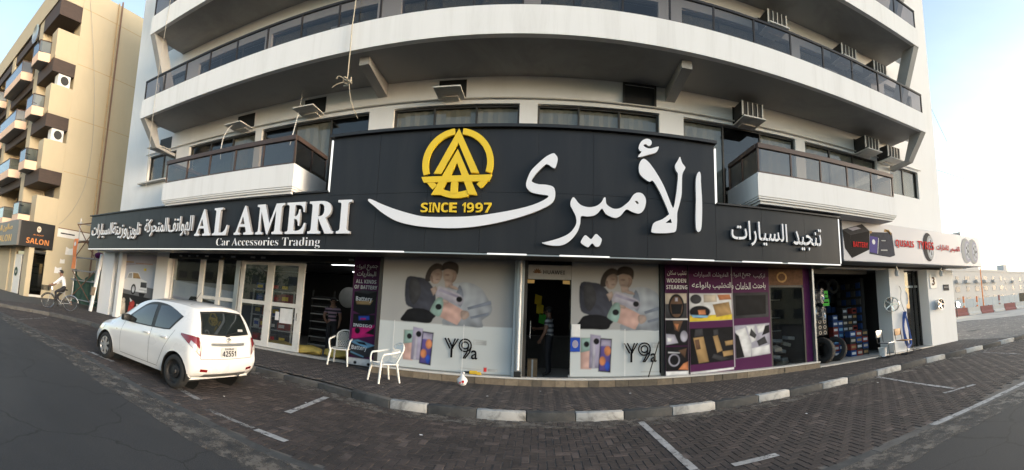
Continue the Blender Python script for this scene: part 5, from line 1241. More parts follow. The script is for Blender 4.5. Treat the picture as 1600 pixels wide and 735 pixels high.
def rear_text(s, cy, cz, wdt, hgt, m):
    cu = bpy.data.curves.new('digits', 'FONT'); cu.body = s
    tmp = bpy.data.objects.new('tmp', cu); me = bpy.data.meshes.new_from_object(tmp)
    bpy.data.objects.remove(tmp)
    xs_ = [v.co.x for v in me.vertices]; ys_ = [v.co.y for v in me.vertices]
    for v in me.vertices:
        a = (v.co.x - min(xs_)) / (max(xs_) - min(xs_)) - .5; b = (v.co.y - min(ys_)) / (max(ys_) - min(ys_)) - .5
        y = cy - a * wdt; z = cz + b * hgt; p = proj((-2, y, z), dr, .020); v.co = p
    me.materials.clear(); me.materials.append(MATS[m]); link('digits', me, car)
rear_text(bold('42551'), .0, .645, .33, .095, 'ink_black'); rear_text(bold('DUBAI'), .0, .724, .22, .03, 'ink_black')
# oval badge of crossing rings
for rx, rz in ((.052, .036), (.018, .034), (.034, .014)):
    c = proj((-2, 0, .865 + (.012 if rz == .014 else 0)), dr, .012)
    part('badge', MB().tube([(c.x, rx * math.cos(t), c.z + rz * math.sin(t)) for t in [i * math.pi / 10 for i in range(20)]], .005, 5, True), 'chrome', car, True, True)
a, b = proj((-2, .02, .955), dr, .02), proj((-2, -.34, 1.00), dr, .02)
part('wiper', MB().tube([a, b], .009, 6), 'car_black', car, True, True); part('wiper_pivot', MB().bevbox(a.x - .02, a.x + .02, -.03, .06, .925, .96, .01), 'car_black', car, True, True)
part('brake_lamp', MB().bevbox(-.175, -.14, -.11, .11, 1.365, 1.39, .006), 'lamp_red', car, True, True)
patch('windscreen', [(2.06, .62), (2.10, 0), (2.06, -.62)], [(1.38, .52), (1.40, 0), (1.38, -.52)], lambda q: (q.x, q.y, 3), (0, 0, -1), 'car_dark_glass', car, 18, 8, .005)
rt = proj((.55, 0, 3), (0, 0, -1), 0)
part('antenna', MB().cyl((.55, -.0, rt.z - .01), (.40, -.0, rt.z + .17), .006, .003, 6), 'car_black', car, True, True); part('antenna_base', MB().bevbox(.52, .59, -.025, .025, rt.z - .005, rt.z + .02, .008), 'car_black', car, True, True)
patch('lower_bumper', [(-.55, .262), (0, .258), (.55, .262)], [(-.50, .315), (0, .318), (.50, .315)], rear, dr, 'car_line', car, 16, 2, .004)
part('exhaust', MB().cyl((-.44, -.35, .26), (-.3, -.35, .27), .028, n=10), 'alloy', car, True, True)
for a, b in WHEELS:
    for s in (1, -1):
        n = 20; P = []; k = MB()
        for t in [math.pi * 2 * i / n for i in range(n)]: P += [(a + RW * math.cos(t), s * .80, b + RW * math.sin(t)), (a + RW * math.cos(t), s * .46, b + RW * math.sin(t))]
        k.add(P + [(a, s * .46, b)], [(2 * i, 2 * ((i + 1) % n), 2 * ((i + 1) % n) + 1, 2 * i + 1) for i in range(n) if math.sin(math.pi * 2 * (i + .5) / n) > -.35] + [(2 * i + 1, 2 * ((i + 1) % n) + 1, 2 * n) for i in range(n)])
        part('wheel_arch', k, 'car_black', car, False, True, fix=False)
def wheel(a, s, alloy):
    w = link('wheel', None, car); w.location = (a, s * .715, .285)
    pr = [(.195, -.08), (.235, -.088), (.268, -.075), (.283, -.05), (.285, 0), (.283, .05), (.268, .075), (.235, .088), (.195, .08), (.195, -.08)]
    part('tyre', MB().lathe(pr, (0, 0, 0), 'Y', 36), 'tyre', w, True, True)
    if alloy:
        k = MB(); k.lathe([(.196, s * .05), (.20, s * .07), (.185, s * .075), (.175, s * .055), (.02, s * .045), (.0, s * .045)], (0, 0, 0), 'Y', 30)
        for q in range(7):
            t = q * 2 * math.pi / 7; c, d = math.cos(t), math.sin(t)
            k.bar((.03 * c, s * .072, .03 * d), (.185 * c, s * .074, .185 * d), .05, .014, (0, 1, 0))
        k.cyl((0, s * .06, 0), (0, s * .085, 0), .035, n=14)
        part('rim', k, 'hubcap', w, True, True)
        k = MB()
        for q in range(7):
            t = (q + .5) * 2 * math.pi / 7; k.add([((r_) * math.cos(t + dt), s * .060, r_ * math.sin(t + dt)) for r_, dt in ((.07, -.12), (.165, -.24), (.165, .24), (.07, .12))], [(0, 1, 2, 3)])
        part('rim_gap', k, 'car_black', w, False, True, fix=False)
    else:
        k = MB(); k.lathe([(.198, s * .06), (.19, s * .066), (.178, s * .03), (.12, s * .02), (.10, s * .05), (.06, s * .055), (.05, s * .08), (.0, s * .085)], (0, 0, 0), 'Y', 30)
        part('rim', k, 'steel_dark', w, True, True)
for a, al in ((2.40, True), (0., False)):
    for s in (1, -1): wheel(a, s, al)
# ---------------------------------------------------------------- the cream apartment block on the left
NX, NY = -24.2, 9.2
nb = thing('apartment_building', 'cream apartment block with pink balconies and a blank side wall, at the far left', 'building', (-34, 16, 0))
TOPZ = 20.1
w = MB()
w.box(-60, NX - .002, NY + 1.55, 30, 3.02, TOPZ - .02)                                # core behind the loggias
part('wall', w, 'cream', nb)
part('side_wall', MB().box(NX - .2, NX + .004, NY + 1.52, 30.2, 3.0, TOPZ), 'cream', nb)
w = MB(); w.box(-60, NX + .006, NY - .1, NY + 1.5, TOPZ - 1.35, TOPZ + .1)
part('roof_parapet', w, 'cream', nb)
LV = [4.75, 8.18, 11.65, 15.12, 18.75]
w = MB()
for x0, x1 in ((-27.6, -26.8), (-33.6, -32.8), (-39.6, -38.8), (-45.6, -44.8)): w.box(x0, x1, NY, NY + 1.54, 0, TOPZ - 1.36)
part('pilaster', w, 'cream', nb)
for i, z in enumerate(LV[:-1]):
    part('slab', MB().box(-60, NX - .01, NY + .05, NY + 1.54, z - .12, z + .1), 'cream', nb)
    if i: part('corner_parapet', MB().box(NX - .85, NX, NY + .02, NY + 1.515, z, z + 1.75), 'cream', nb)
    else: part('corner_parapet', MB().box(NX - .85, NX, NY + .02, NY + 1.515, z, z + 1.65), 'cream', nb)
    zt = LV[i + 1]
    part('wood_lintel', MB().box(-26.78, NX + .003, NY - .03, NY + 1.5, zt - .95 if i < 3 else zt - 1.0, zt - .13 if i < 3 else zt - .02), 'wood_dark', nb)
    part('window', MB().box(-26.6, -25.2, NY + 1.5, NY + 1.546, z + .2, zt - 1.0), 'far_window', nb)
    # projecting balcony with a pink base and blue glass
    for x0, x1 in ((-26.5, -25.0), (-32.5, -28.2), (-38.5, -34.2), (-44.6, -40.2)):
        bl = link('balcony', None, nb); bl.location = Vector((x0, NY, z)) - nb.location
        part('base', MB().prism([(x0, NY + .06), (x0 + .25, NY - .75), (x1 - .12, NY - .75), (x1, NY + .06)], 'Z', z - .12, z + .42), 'pink', bl)
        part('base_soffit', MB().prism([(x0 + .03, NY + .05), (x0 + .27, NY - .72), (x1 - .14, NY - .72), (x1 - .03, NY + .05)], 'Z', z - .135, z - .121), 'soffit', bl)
        part('glass_panel', MB().box(x0 + .27, x1 - .14, NY - .735, NY - .725, z + .44, z + 1.15), 'blue_glass', bl)
        part('glass_panel', MB().add([(x1 - .12, NY - .72, z + .44), (x1 - .01, NY + .02, z + .44), (x1 - .01, NY + .02, z + 1.15), (x1 - .12, NY - .72, z + 1.15)], [(0, 1, 2, 3)]), 'blue_glass', bl)
        part('top_rail', MB().tube([(x0 + .02, NY + .03, z + 1.18), (x0 + .25, NY - .73, z + 1.18), (x1 - .12, NY - .73, z + 1.18), (x1, NY + .03, z + 1.18)], .035, 6), 'rail_brown', bl)
        for px_, py_ in ((x0 + .26, NY - .73), (x1 - .13, NY - .73), (x1 - .01, NY + .02)): part('post', MB().box(px_ - .02, px_ + .02, py_ - .02, py_ + .02, z + .42, z + 1.16), 'rail_brown', bl)
    for x0, x1 in ((-32.7, -27.7), (-38.7, -33.7), (-44.7, -39.7)):
        part('wood_lintel', MB().box(x0, x1, NY + .02, NY + .2, zt - .75, zt - .13), 'wood_dark', nb); part('window', MB().box(x0 + .3, x1 - .3, NY + 1.5, NY + 1.546, z + .2, zt - .8), 'far_window', nb)
for z in LV[1:]: part('wall_joint', MB().box(NX, NX + .009, NY + 1.6, 30, z - .02, z + .02), 'pipe_tan', nb)
part('drain_pipe', MB().cyl((NX + .12, 13.5, .2), (NX + .12, 13.5, TOPZ + .2), .06, n=8), 'pipe_brown', nb, True); part('drain_pipe', MB().cyl((NX + .12, 13.25, 3.5), (NX + .12, 13.25, TOPZ), .05, n=8), 'pipe_tan', nb, True)
# ground floor of the salon
part('shop_wall', MB().box(NX - .3, NX, 10.3, 10.75, 0, 3.1), 'cream', nb); part('shop_wall', MB().box(-25.0, NX - .002, NY - .05, NY + .3, 0, 3.15), 'cream', nb); part('shop_wall', MB().box(-60, -28.0, NY, NY + .2, 0, 3.15), 'cream', nb)
part('side_wall', MB().box(NX - .15, NX + .003, 10.752, 30.1, 0, 3.0), 'cream', nb)
sw = part('shop_window', MB().box(NX - .06, NX, NY + .31, 10.29, 2.85, 3.0), 'frame_dark', nb); part('pane', MB().box(NX - .05, NX - .03, NY + .32, 10.28, .25, 2.85), 'bronze_glass', sw); part('pane', MB().box(-27.9, -25.1, NY + .1, NY + .12, .2, 2.9), 'bronze_glass', sw)
part('sill', MB().box(NX - .1, NX + .03, NY + .3, 10.3, .13, .27), 'stone_trim', sw); part('goods', MB().box(NX - .35, NX - .3, NY + .5, 10.1, .4, 2.2), 'ink_lightblue', sw)
part('white_door', MB().box(-27.4, -25.6, NY + .04, NY + .08, .14, 2.7), 'frame_cream', sw); part('green_emblem', MB().lathe([(.12, 0), (.30, 0), (.30, -.01), (.12, -.01)], (-26.3, NY + .02, 1.55), 'Y', 20), 'net_green', sw)
sl = thing('salon_sign', 'dark corner sign reading SALON in orange on the cream building', 'sign', (NX, NY, 3.1))
part('board', MB().bevbox(-34, NX + .10, NY - .95, NY - .8, 3.15, 4.72, .01), 'sign_grey', sl); part('board', MB().bevbox(NX + .0, NX + .12, NY - .79, NY + 1.45, 3.15, 4.70, .01), 'sign_cap', sl)
def side_text(s, y0, y1, z0, z1, X, m, parent, offset=0.):
    """lettering on a wall that faces +X: it runs away along +Y"""
    o = text('lettering', s, y0, y1, z0, z1, 0, .01, m, None, offset); me = o.data
    for v in me.vertices: a, b, c = v.co; v.co = (X - b, a, c)
    o.parent = parent; o.location = -wloc(parent); return o
side_text(bold('SALON'), NY - .35, NY + 1.15, 3.36, 3.70, NX + .13, 'orange_print', sl)
k = MB(); yy, X = NY + .40, NX + .124
k.add([(X, yy + .14 * math.cos(t), 4.28 + .19 * math.sin(t)) for t in [i * math.pi / 8 for i in range(16)]], [tuple(range(16))]); part('emblem', k, 'ink_beige', sl, fix=False)
k = MB()
for dy, dz, r in ((-.05, .02, .035), (.05, .02, .035), (0, -.06, .02)): k.add([(X + .003, yy + dy + r * math.cos(t), 4.28 + dz + r * math.sin(t)) for t in [i * math.pi / 5 for i in range(10)]], [tuple(range(10))])
part('emblem', k, 'ink_black', sl, fix=False); side_text('AL MOOT', NY + .05, NY + .75, 3.88, 3.96, NX + .13, 'orange_print', sl, .02)
text('lettering', bold('AL MOOT SALON'), -33.0, -25.2, 3.4, 3.85, NY - .96, .01, 'gold_print', sl)
for wd, a, b in (('الموت', -29.6, -27.4), ('صالون', -27.2, -25.2)): text('lettering', arabic(wd), a, b, 4.05, 4.55, NY - .96, .01, 'gold_print', sl, .03)
# thin strip sign and posters on the side wall
st_ = thing('wall_notice', 'long faded white notice board high on the cream side wall beside the scaffold', 'sign', (NX, 12, 4.2)); part('board', MB().box(NX + .01, NX + .05, 10.9, 13.4, 4.05, 4.60), 'frame_cream', st_); part('rail', MB().box(NX + .05, NX + .07, 10.9, 13.4, 4.58, 4.63), 'rust', st_); part('stripe', MB().box(NX + .051, NX + .056, 11.1, 12.1, 4.26, 4.34), 'ink_charcoal', st_)
pn = thing('paper_notice', 'torn white papers pasted on the cream wall behind the cyclist', 'notice', (NX, 11.2, 1.7))
for y, z, a, b in ((11.0, 1.75, .5, .42), (11.6, 3.0, .7, .5), (11.3, 2.4, .35, .3)): part('sheet', MB().add([(NX + .012, y, z), (NX + .012, y + a, z + .03), (NX + .012, y + a * .95, z + b), (NX + .012, y + a * .4, z + b * .8), (NX + .012, y + .02, z + b)], [(0, 1, 2, 3, 4)]), 'ink_white' if z < 2 else 'frame_cream', pn, fix=False)
dish = thing('satellite_dish', 'grey satellite dish hanging on a top balcony of the cream block', 'dish', (-25.6, NY - .9, 16.6))
part('reflector', MB().lathe([(.0, .12), (.25, .10), (.45, .04), (.58, -.06)], (-25.5, NY - .95, 16.75), 'Y', 20), 'frame_steel', dish, True); part('arm', MB().tube([(-25.5, NY - .8, 16.5), (-25.5, NY - .78, 16.2)], .03, 6), 'frame_dark', dish)
for z, lab in ((13.4, 'white outdoor air conditioner on a third floor parapet of the cream block'), (9.95, 'pale outdoor unit on a second floor parapet of the cream block')):
    a = thing('air_conditioner', lab, 'air conditioner', (NX - .35, NY + .9, z)); part('case', MB().bevbox(NX - .6, NX - .05, NY + .45, NY + 1.3, z, z + .75, .03), 'ac_white', a); part('fan_grille', MB().lathe([(.0, .0), (.12, .012), (.26, .012), (.28, 0)], (NX - .045, NY + .9, z + .38), 'X', 20), 'ac_dark', a)
# ---------------------------------------------------------------- scaffold tower in the gap
sc_ = thing('scaffold_tower', 'steel scaffold tower with green netting between the two buildings', 'scaffold', (-19.5, 11.5, .13))
XS, YS = (-20.6, -18.3), (10.6, 13.0)
for x in XS:
    for y in YS: part('standard', MB().cyl((x, y, .15), (x, y, 4.9), .035, n=8), 'galvanised', sc_, True)
for z in (.5, 1.5, 2.0, 2.7, 3.55, 4.55):
    for y in YS: part('ledger', MB().cyl((XS[0] - .25, y - .04, z), (XS[1] + .3, y - .04, z), .028, n=8), 'galvanised' if z < 3 else 'rust', sc_, True)
    for x in XS: part('transom', MB().cyl((x + .04, YS[0] - .2, z + .06), (x + .04, YS[1] + .2, z + .06), .028, n=8), 'galvanised', sc_, True)
for a, b, y in ((.5, 2.0, 10.56), (2.7, 4.55, 10.56), (3.55, 2.0, 12.98), (.5, 1.5, 12.98)):
    part('brace', MB().cyl((XS[0], y - .07, a), (XS[1], y - .07, b), .025, n=8), 'rust', sc_, True); part('brace', MB().cyl((XS[0], y - .12, b), (XS[1], y - .12, a), .025, n=8), 'rust', sc_, True)
for i in range(4): part('plank', MB().bevbox(XS[0] - .2, XS[1] + .25, 10.7 + i * .28, 10.94 + i * .28, 3.63, 3.68, .006), 'plank', sc_)
for x in XS:
    part('base_jack', MB().cyl((x, YS[0], .13), (x, YS[0], .32), .055, n=10), 'rust', sc_, True); part('base_plate', MB().bevbox(x - .1, x + .1, YS[0] - .1, YS[0] + .1, .13, .145, .004), 'rust', sc_)
nu, nv = 24, 10; P = []
for i in range(nu + 1):
    for j in range(nv + 1):
        u, v = i / nu, j / nv; top = 2.15 - .55 * math.sin(math.pi * min(1, u * 1.1)) + .1 * math.sin(u * 13)
        P.append((XS[0] - .25 + u * 2.7, 10.72 + .10 * math.sin(u * 21) + .06 * math.sin(u * 9 + v * 4), .3 + v * (top - .3)))
part('netting', MB().add(P, [(i * (nv + 1) + j, (i + 1) * (nv + 1) + j, (i + 1) * (nv + 1) + j + 1, i * (nv + 1) + j + 1) for i in range(nu) for j in range(nv)]), 'net_green', sc_, True, fix=False)
bn = thing('orange_banner', 'narrow orange banner hanging on the scaffold', 'banner', (-20.3, 10.45, 2.2)); part('cloth', MB().add([(-20.75 + .45 * i, 10.42 + .03 * math.sin(j * 1.3 + i), 2.1 + j * .33) for j in range(6) for i in range(2)], [(2 * j, 2 * j + 1, 2 * j + 3, 2 * j + 2) for j in range(5)]), 'banner_orange', bn, True, fix=False); part('disc', MB().ellipse(-20.5, 3.45, .12, .12, 10.36), 'ink_white', bn, fix=False)
pb = thing('purple_sack', 'small purple bundle tied on the scaffold beside the black sign', 'bundle', (-18.2, 10.6, 3.0)); part('cloth', MB().lathe([(.0, -.16), (.16, -.14), (.24, -.03), (.22, .07), (.1, .14), (0, .15)], (-18.0, 10.5, 2.86), 'Z', 14), 'ink_purple', pb, True)
# junk leaning on the white end pillar
jk = thing('timber_post', 'battered white timber post leaning on the end pillar', 'post', (-17.5, 10.2, .13)); part('post_body', MB().bar((-17.62, 10.15, .13), (-17.35, 10.28, 2.9), .14, .10), 'white_wall', jk); part('tape', MB().bar((-17.55, 10.10, .9), (-17.51, 10.12, 1.3), .17, .14), 'stone_a', jk)
# ---------------------------------------------------------------- people, built as one skinned surface each
def skin_mesh(name, J, E, rad, sub=2):
    """joints, bones and radii grown into one smooth body"""
    names = list(J); me = bpy.data.meshes.new(name)
    me.from_pydata([J[n] for n in names], [(names.index(a), names.index(b)) for a, b in E], [])
    o = bpy.data.objects.new('tmp', me); C.objects.link(o)
    o.modifiers.new('s', 'SKIN'); m = o.modifiers['s']; m.use_smooth_shade = True; m.branch_smoothing = .4
    for i, n in enumerate(names):
        r = rad[n]; r = r if isinstance(r, tuple) else (r, r)
        me.skin_vertices[0].data[i].radius = r
        me.skin_vertices[0].data[i].use_root = (i == 0)
    s = o.modifiers.new('d', 'SUBSURF'); s.levels = sub; s.render_levels = sub
    out = bpy.data.meshes.new_from_object(o.evaluated_get(bpy.context.evaluated_depsgraph_get()))
    bpy.data.objects.remove(o); bpy.data.meshes.remove(me); out.name = name
    return out
def body_from(name, J, hand, parent, regions, extra=None):
    """body with a material for every height zone: regions(p, bone name) -> index"""
    E = [('pelvis', 'waist'), ('waist', 'chest'), ('chest', 'neck'), ('neck', 'head'), ('head', 'crown')]
    for s in 'lr':
        E += [('pelvis', 'hip' + s), ('hip' + s, 'knee' + s), ('knee' + s, 'ankle' + s), ('ankle' + s, 'toe' + s), ('chest', 'sho' + s), ('sho' + s, 'elb' + s), ('elb' + s, 'wri' + s), ('wri' + s, 'palm' + s)]
    rad = dict(pelvis=(.145, .115), waist=(.135, .105), chest=(.155, .115), neck=.055, head=(.082, .098), crown=(.070, .085))
    for s in 'lr': rad.update({'hip' + s: .095, 'knee' + s: .062, 'ankle' + s: .043, 'toe' + s: (.042, .03), 'sho' + s: .072, 'elb' + s: .048, 'wri' + s: .032, 'palm' + s: (.036, .020)})
    me = skin_mesh('body', J, E, rad)
    ms = regions['mats']
    for m in ms: me.materials.append(MATS[m])
    for p in me.polygons:
        p.use_smooth = True; c = p.center; best = None; bd = 9
        for n, q in J.items():
            d = (Vector(q) - c).length
            if d < bd: bd, best = d, n
        p.material_index = regions['pick'](best, c)
    o = link('body', me, parent)
    # five fingers on each hand, rooted in the palm
    for s in 'lr':
        p, w_ = Vector(J['palm' + s]), Vector(J['wri' + s]); d = (p - w_).normalized()
        side_ = d.cross(Vector((0, 1, 0))) if abs(d.y) < .9 else d.cross(Vector((1, 0, 0))); side_.normalize(); nrm = side_.cross(d)
        k = MB()
        for i, L in enumerate((.065, .075, .07, .055)):
            b = p + side_ * (-.026 + i * .0175) - d * .01; m_ = b + d * L * .55 + nrm * .004; t = m_ + (d * .7 - nrm * .7).normalized() * L * .5
            k.tube([b, m_, t], [.0095, .009, .007], 6)
        b = p - d * .045 - side_ * .030; k.tube([b, b - side_ * .025 + d * .025, b - side_ * .025 + d * .055 - nrm * .01], [.0105, .0095, .0075], 6)
        part('hand', k, 'skin', o, True, True, kind='stuff')
    return o
def head_bits(J, parent, body, face):
    """hair, ears, nose, eyes and mouth on a head that looks along `face`"""
    c, t = Vector(J['head']), Vector(J['crown']); up = (t - c).normalized(); f = Vector(face).normalized(); r = f.cross(up).normalized()
    hc = c + up * .045
    bm = bmesh.new(); bmesh.ops.create_uvsphere(bm, u_segments=18, v_segments=12, radius=1)
    for v in list(bm.verts):
        q = v.co.copy(); v.co = hc - f * .012 + up * .022 + r * q.x * .092 + f * q.y * .112 + up * q.z * .105
    kill = [v for v in bm.verts if (v.co - hc).dot(f) > .045 and (v.co - hc).dot(up) < .055 or (v.co - hc).dot(up) < -.04]
    bmesh.ops.delete(bm, geom=kill, context='VERTS'); me = bpy.data.meshes.new('hair'); bm.to_mesh(me); bm.free()
    me.materials.append(MATS['hair']); me.polygons.foreach_set('use_smooth', [True] * len(me.polygons)); link('hair', me, body)
    k = MB()
    k.tube([hc + f * .095 + up * .015, hc + f * .122 - up * .018, hc + f * .10 - up * .028], [.010, .014, .008], 6)
    for s in (-1, 1): k.tube([hc + r * s * .088 + up * .022, hc + r * s * .100, hc + r * s * .088 - up * .026], [.012, .018, .01], 6)
    part('nose_and_ears', k, 'skin', body, True, True, kind='stuff')
    k = MB()
    for s in (-1, 1): k.tube([hc + f * .098 + r * s * (.034 - .012) + up * .018, hc + f * .098 + r * s * (.034 + .012) + up * .018], .006, 6)
    k.tube([hc + f * .096 - r * .022 - up * .055, hc + f * .100 - up * .056, hc + f * .096 + r * .022 - up * .055], .005, 6)
    part('eyes_and_mouth', k, 'hair', body, True, True, kind='stuff')
def sleeve_pick(long):
    def pick(n, c):
        if n in ('head', 'crown', 'neck'): return 2
        if n.startswith('palm') or n.startswith('wri') or (n.startswith('elb') and not long): return 2
        if n.startswith(('pelvis', 'hip', 'knee', 'ankle')): return 1
        if n.startswith('toe'): return 3
        return 0
    return pick
# cyclist: local frame, riding along +x, ground at z 0
cy = thing('person', 'cyclist in a white shirt and dark trousers riding past the cream building', 'person', (-16.9, 8.13, .13), rz=R(-131))
J = dict(pelvis=(-.16, 0, .98), waist=(-.12, 0, 1.14), chest=(-.02, 0, 1.38), neck=(.05, 0, 1.52), head=(.09, 0, 1.60), crown=(.10, 0, 1.70),
         hipl=(-.14, .09, .94), kneel=(.22, .11, .78), anklel=(.10, .12, .42), toel=(.22, .12, .36), hipr=(-.14, -.09, .94), kneer=(.17, -.11, .58), ankler=(.02, -.12, .22), toer=(.15, -.12, .17),
         shol=(-.02, .18, 1.42), elbl=(.20, .26, 1.20), wril=(.42, .24, 1.07), palml=(.49, .23, 1.05), shor=(-.02, -.18, 1.42), elbr=(.20, -.26, 1.20), wrir=(.42, -.24, 1.07), palmr=(.49, -.23, 1.05))
b_ = body_from('body', J, True, cy, dict(mats=['shirt_white', 'trousers', 'skin', 'shoe'], pick=sleeve_pick(True))); head_bits(J, cy, b_, (1, 0, -.05))
bk = thing('bicycle', 'city bicycle with a black front basket ridden by the person in white', 'bicycle', (-16.9, 8.13, .13), rz=R(-131))
for x in (-.50, .54):
    wh = link('wheel', None, bk); wh.location = (x, 0, .335)
    part('tyre', MB().lathe([(.315, -.018), (.335, 0), (.315, .018), (.305, 0), (.315, -.018)], (0, 0, 0), 'Y', 36), 'tyre_grey', wh, True, True)
    part('rim', MB().lathe([(.302, -.012), (.308, 0), (.302, .012), (.290, 0), (.302, -.012)], (0, 0, 0), 'Y', 36), 'alloy', wh, True, True)
    k = MB()
    for i in range(14): t = i * math.pi / 7; k.cyl((0, .02 * (-1) ** i, 0), (.295 * math.cos(t), 0, .295 * math.sin(t)), .0025, n=4)
    part('spokes', k, 'alloy', wh, False, True, kind='stuff'); part('hub', MB().cyl((0, -.05, 0), (0, .05, 0), .025, n=10), 'alloy', wh, True, True)
    part('mudguard', MB().tube([(.36 * math.cos(t), 0, .36 * math.sin(t)) for t in [R(a) for a in range(20, 171, 15)]], .018, 6), 'alloy' if x < 0 else 'car_black', wh, True, True)
k = [((-.18, 0, .80), (-.06, 0, .30)), ((-.06, 0, .30), (.40, 0, .72)), ((-.18, 0, .76), (.38, 0, .80)), ((-.5, 0, .335), (-.06, 0, .30)), ((-.5, 0, .335), (-.17, 0, .74)), ((.40, 0, .86), (.43, 0, .66)), ((.43, 0, .68), (.54, 0, .335))]
part('frame', (lambda m: ([m.cyl(a, b, .016, n=8) for a, b in k], m)[1])(MB()), 'galvanised', bk, True, True)
part('seat_post', MB().cyl((-.18, 0, .78), (-.20, 0, .90), .013, n=8), 'alloy', bk, True, True); part('saddle', MB().lathe([(0, .05), (.06, .045), (.11, .02), (.10, -.01), (.03, -.02)], (-.22, 0, .90), 'Z', 14), 'car_black', bk, True, True)
part('handlebar', MB().tube([(.36, -.28, 1.02), (.46, -.24, 1.04), (.44, -.1, 1.0), (.42, 0, .98), (.44, .1, 1.0), (.46, .24, 1.04), (.36, .28, 1.02)], .012, 8), 'chrome', bk, True, True); part('stem', MB().cyl((.40, 0, .84), (.42, 0, .99), .014, n=8), 'chrome', bk, True, True)
part('crank', MB().lathe([(.03, .0), (.085, .0), (.085, .008), (.03, .008)], (-.06, .03, .30), 'Y', 20), 'alloy', bk, True, True)
for s, px_, pz in ((1, .10, .40), (-1, .03, .16)): part('pedal', MB().bevbox(px_ - .05, px_ + .05, s * .11 - .045, s * .11 + .045, pz - .05, pz - .025, .006), 'car_black', bk, True, True)
bs = part('basket', MB().box(.56, .86, -.17, .17, .78, .79), 'car_black', bk, False, True)
for i in range(9):
    u = i / 8
    for y in (-.17, .17): part('wire', MB().cyl((.56 + .30 * u, y, .78), (.54 + .36 * u, y * 1.12, 1.0), .008, n=4), 'car_black', bs, False, True)
for i in range(7):
    y = -.17 + .34 * i / 6
    for x0, x1 in ((.56, .54), (.86, .90)): part('wire', MB().cyl((x0, y, .78), (x1, y * 1.12, 1.0), .008, n=4), 'car_black', bs, False, True)
for z, e in ((.86, .4), (.93, .7), (1.0, 1.)): part('wire', MB().tube([(.56 - .02 * e, -.17 * (1 + .12 * e), z), (.86 + .04 * e, -.17 * (1 + .12 * e), z), (.86 + .04 * e, .17 * (1 + .12 * e), z), (.56 - .02 * e, .17 * (1 + .12 * e), z)], .009, 5, True), 'car_black', bs, False, True)
# two men standing inside the shops; local frame, facing +x
def stander(loc, rz, label, shirt, reach):
    p = thing('person', label, 'person', loc, rz=rz)
    J = dict(pelvis=(0, 0, .92), waist=(0, 0, 1.08), chest=(.01, 0, 1.32), neck=(.02, 0, 1.46), head=(.04, 0, 1.54), crown=(.045, 0, 1.64),
             hipl=(0, .09, .88), kneel=(.02, .10, .48), anklel=(-.02, .11, .09), toel=(.12, .13, .035), hipr=(0, -.09, .88), kneer=(.04, -.10, .48), ankler=(.0, -.11, .09), toer=(.14, -.13, .035),
             shol=(0, .19, 1.37), elbl=(.02, .25, 1.10), wril=(.14, .24, .90), palml=(.19, .23, .84), shor=(0, -.19, 1.37))
    if reach: J.update(elbr=(.18, -.26, 1.16), wrir=(.42, -.24, 1.14), palmr=(.50, -.23, 1.15))
    else: J.update(elbr=(.03, -.26, 1.10), wrir=(.18, -.16, .98), palmr=(.24, -.12, .97))
    b = body_from('body', J, True, p, dict(mats=[shirt, 'trousers', 'skin', 'shoe'], pick=sleeve_pick(False))); head_bits(J, p, b, (1, 0, -.1))
    return p
stander((-6.02, 11.55, .17), R(-70), 'man in a dark striped shirt standing inside the accessories shop doorway', 'shirt_dark_stripes', False)
stander((.30, 10.75, .20), R(160), 'man in a grey striped shirt with his back turned inside the phone shop door', 'shirt_grey_stripes', True)
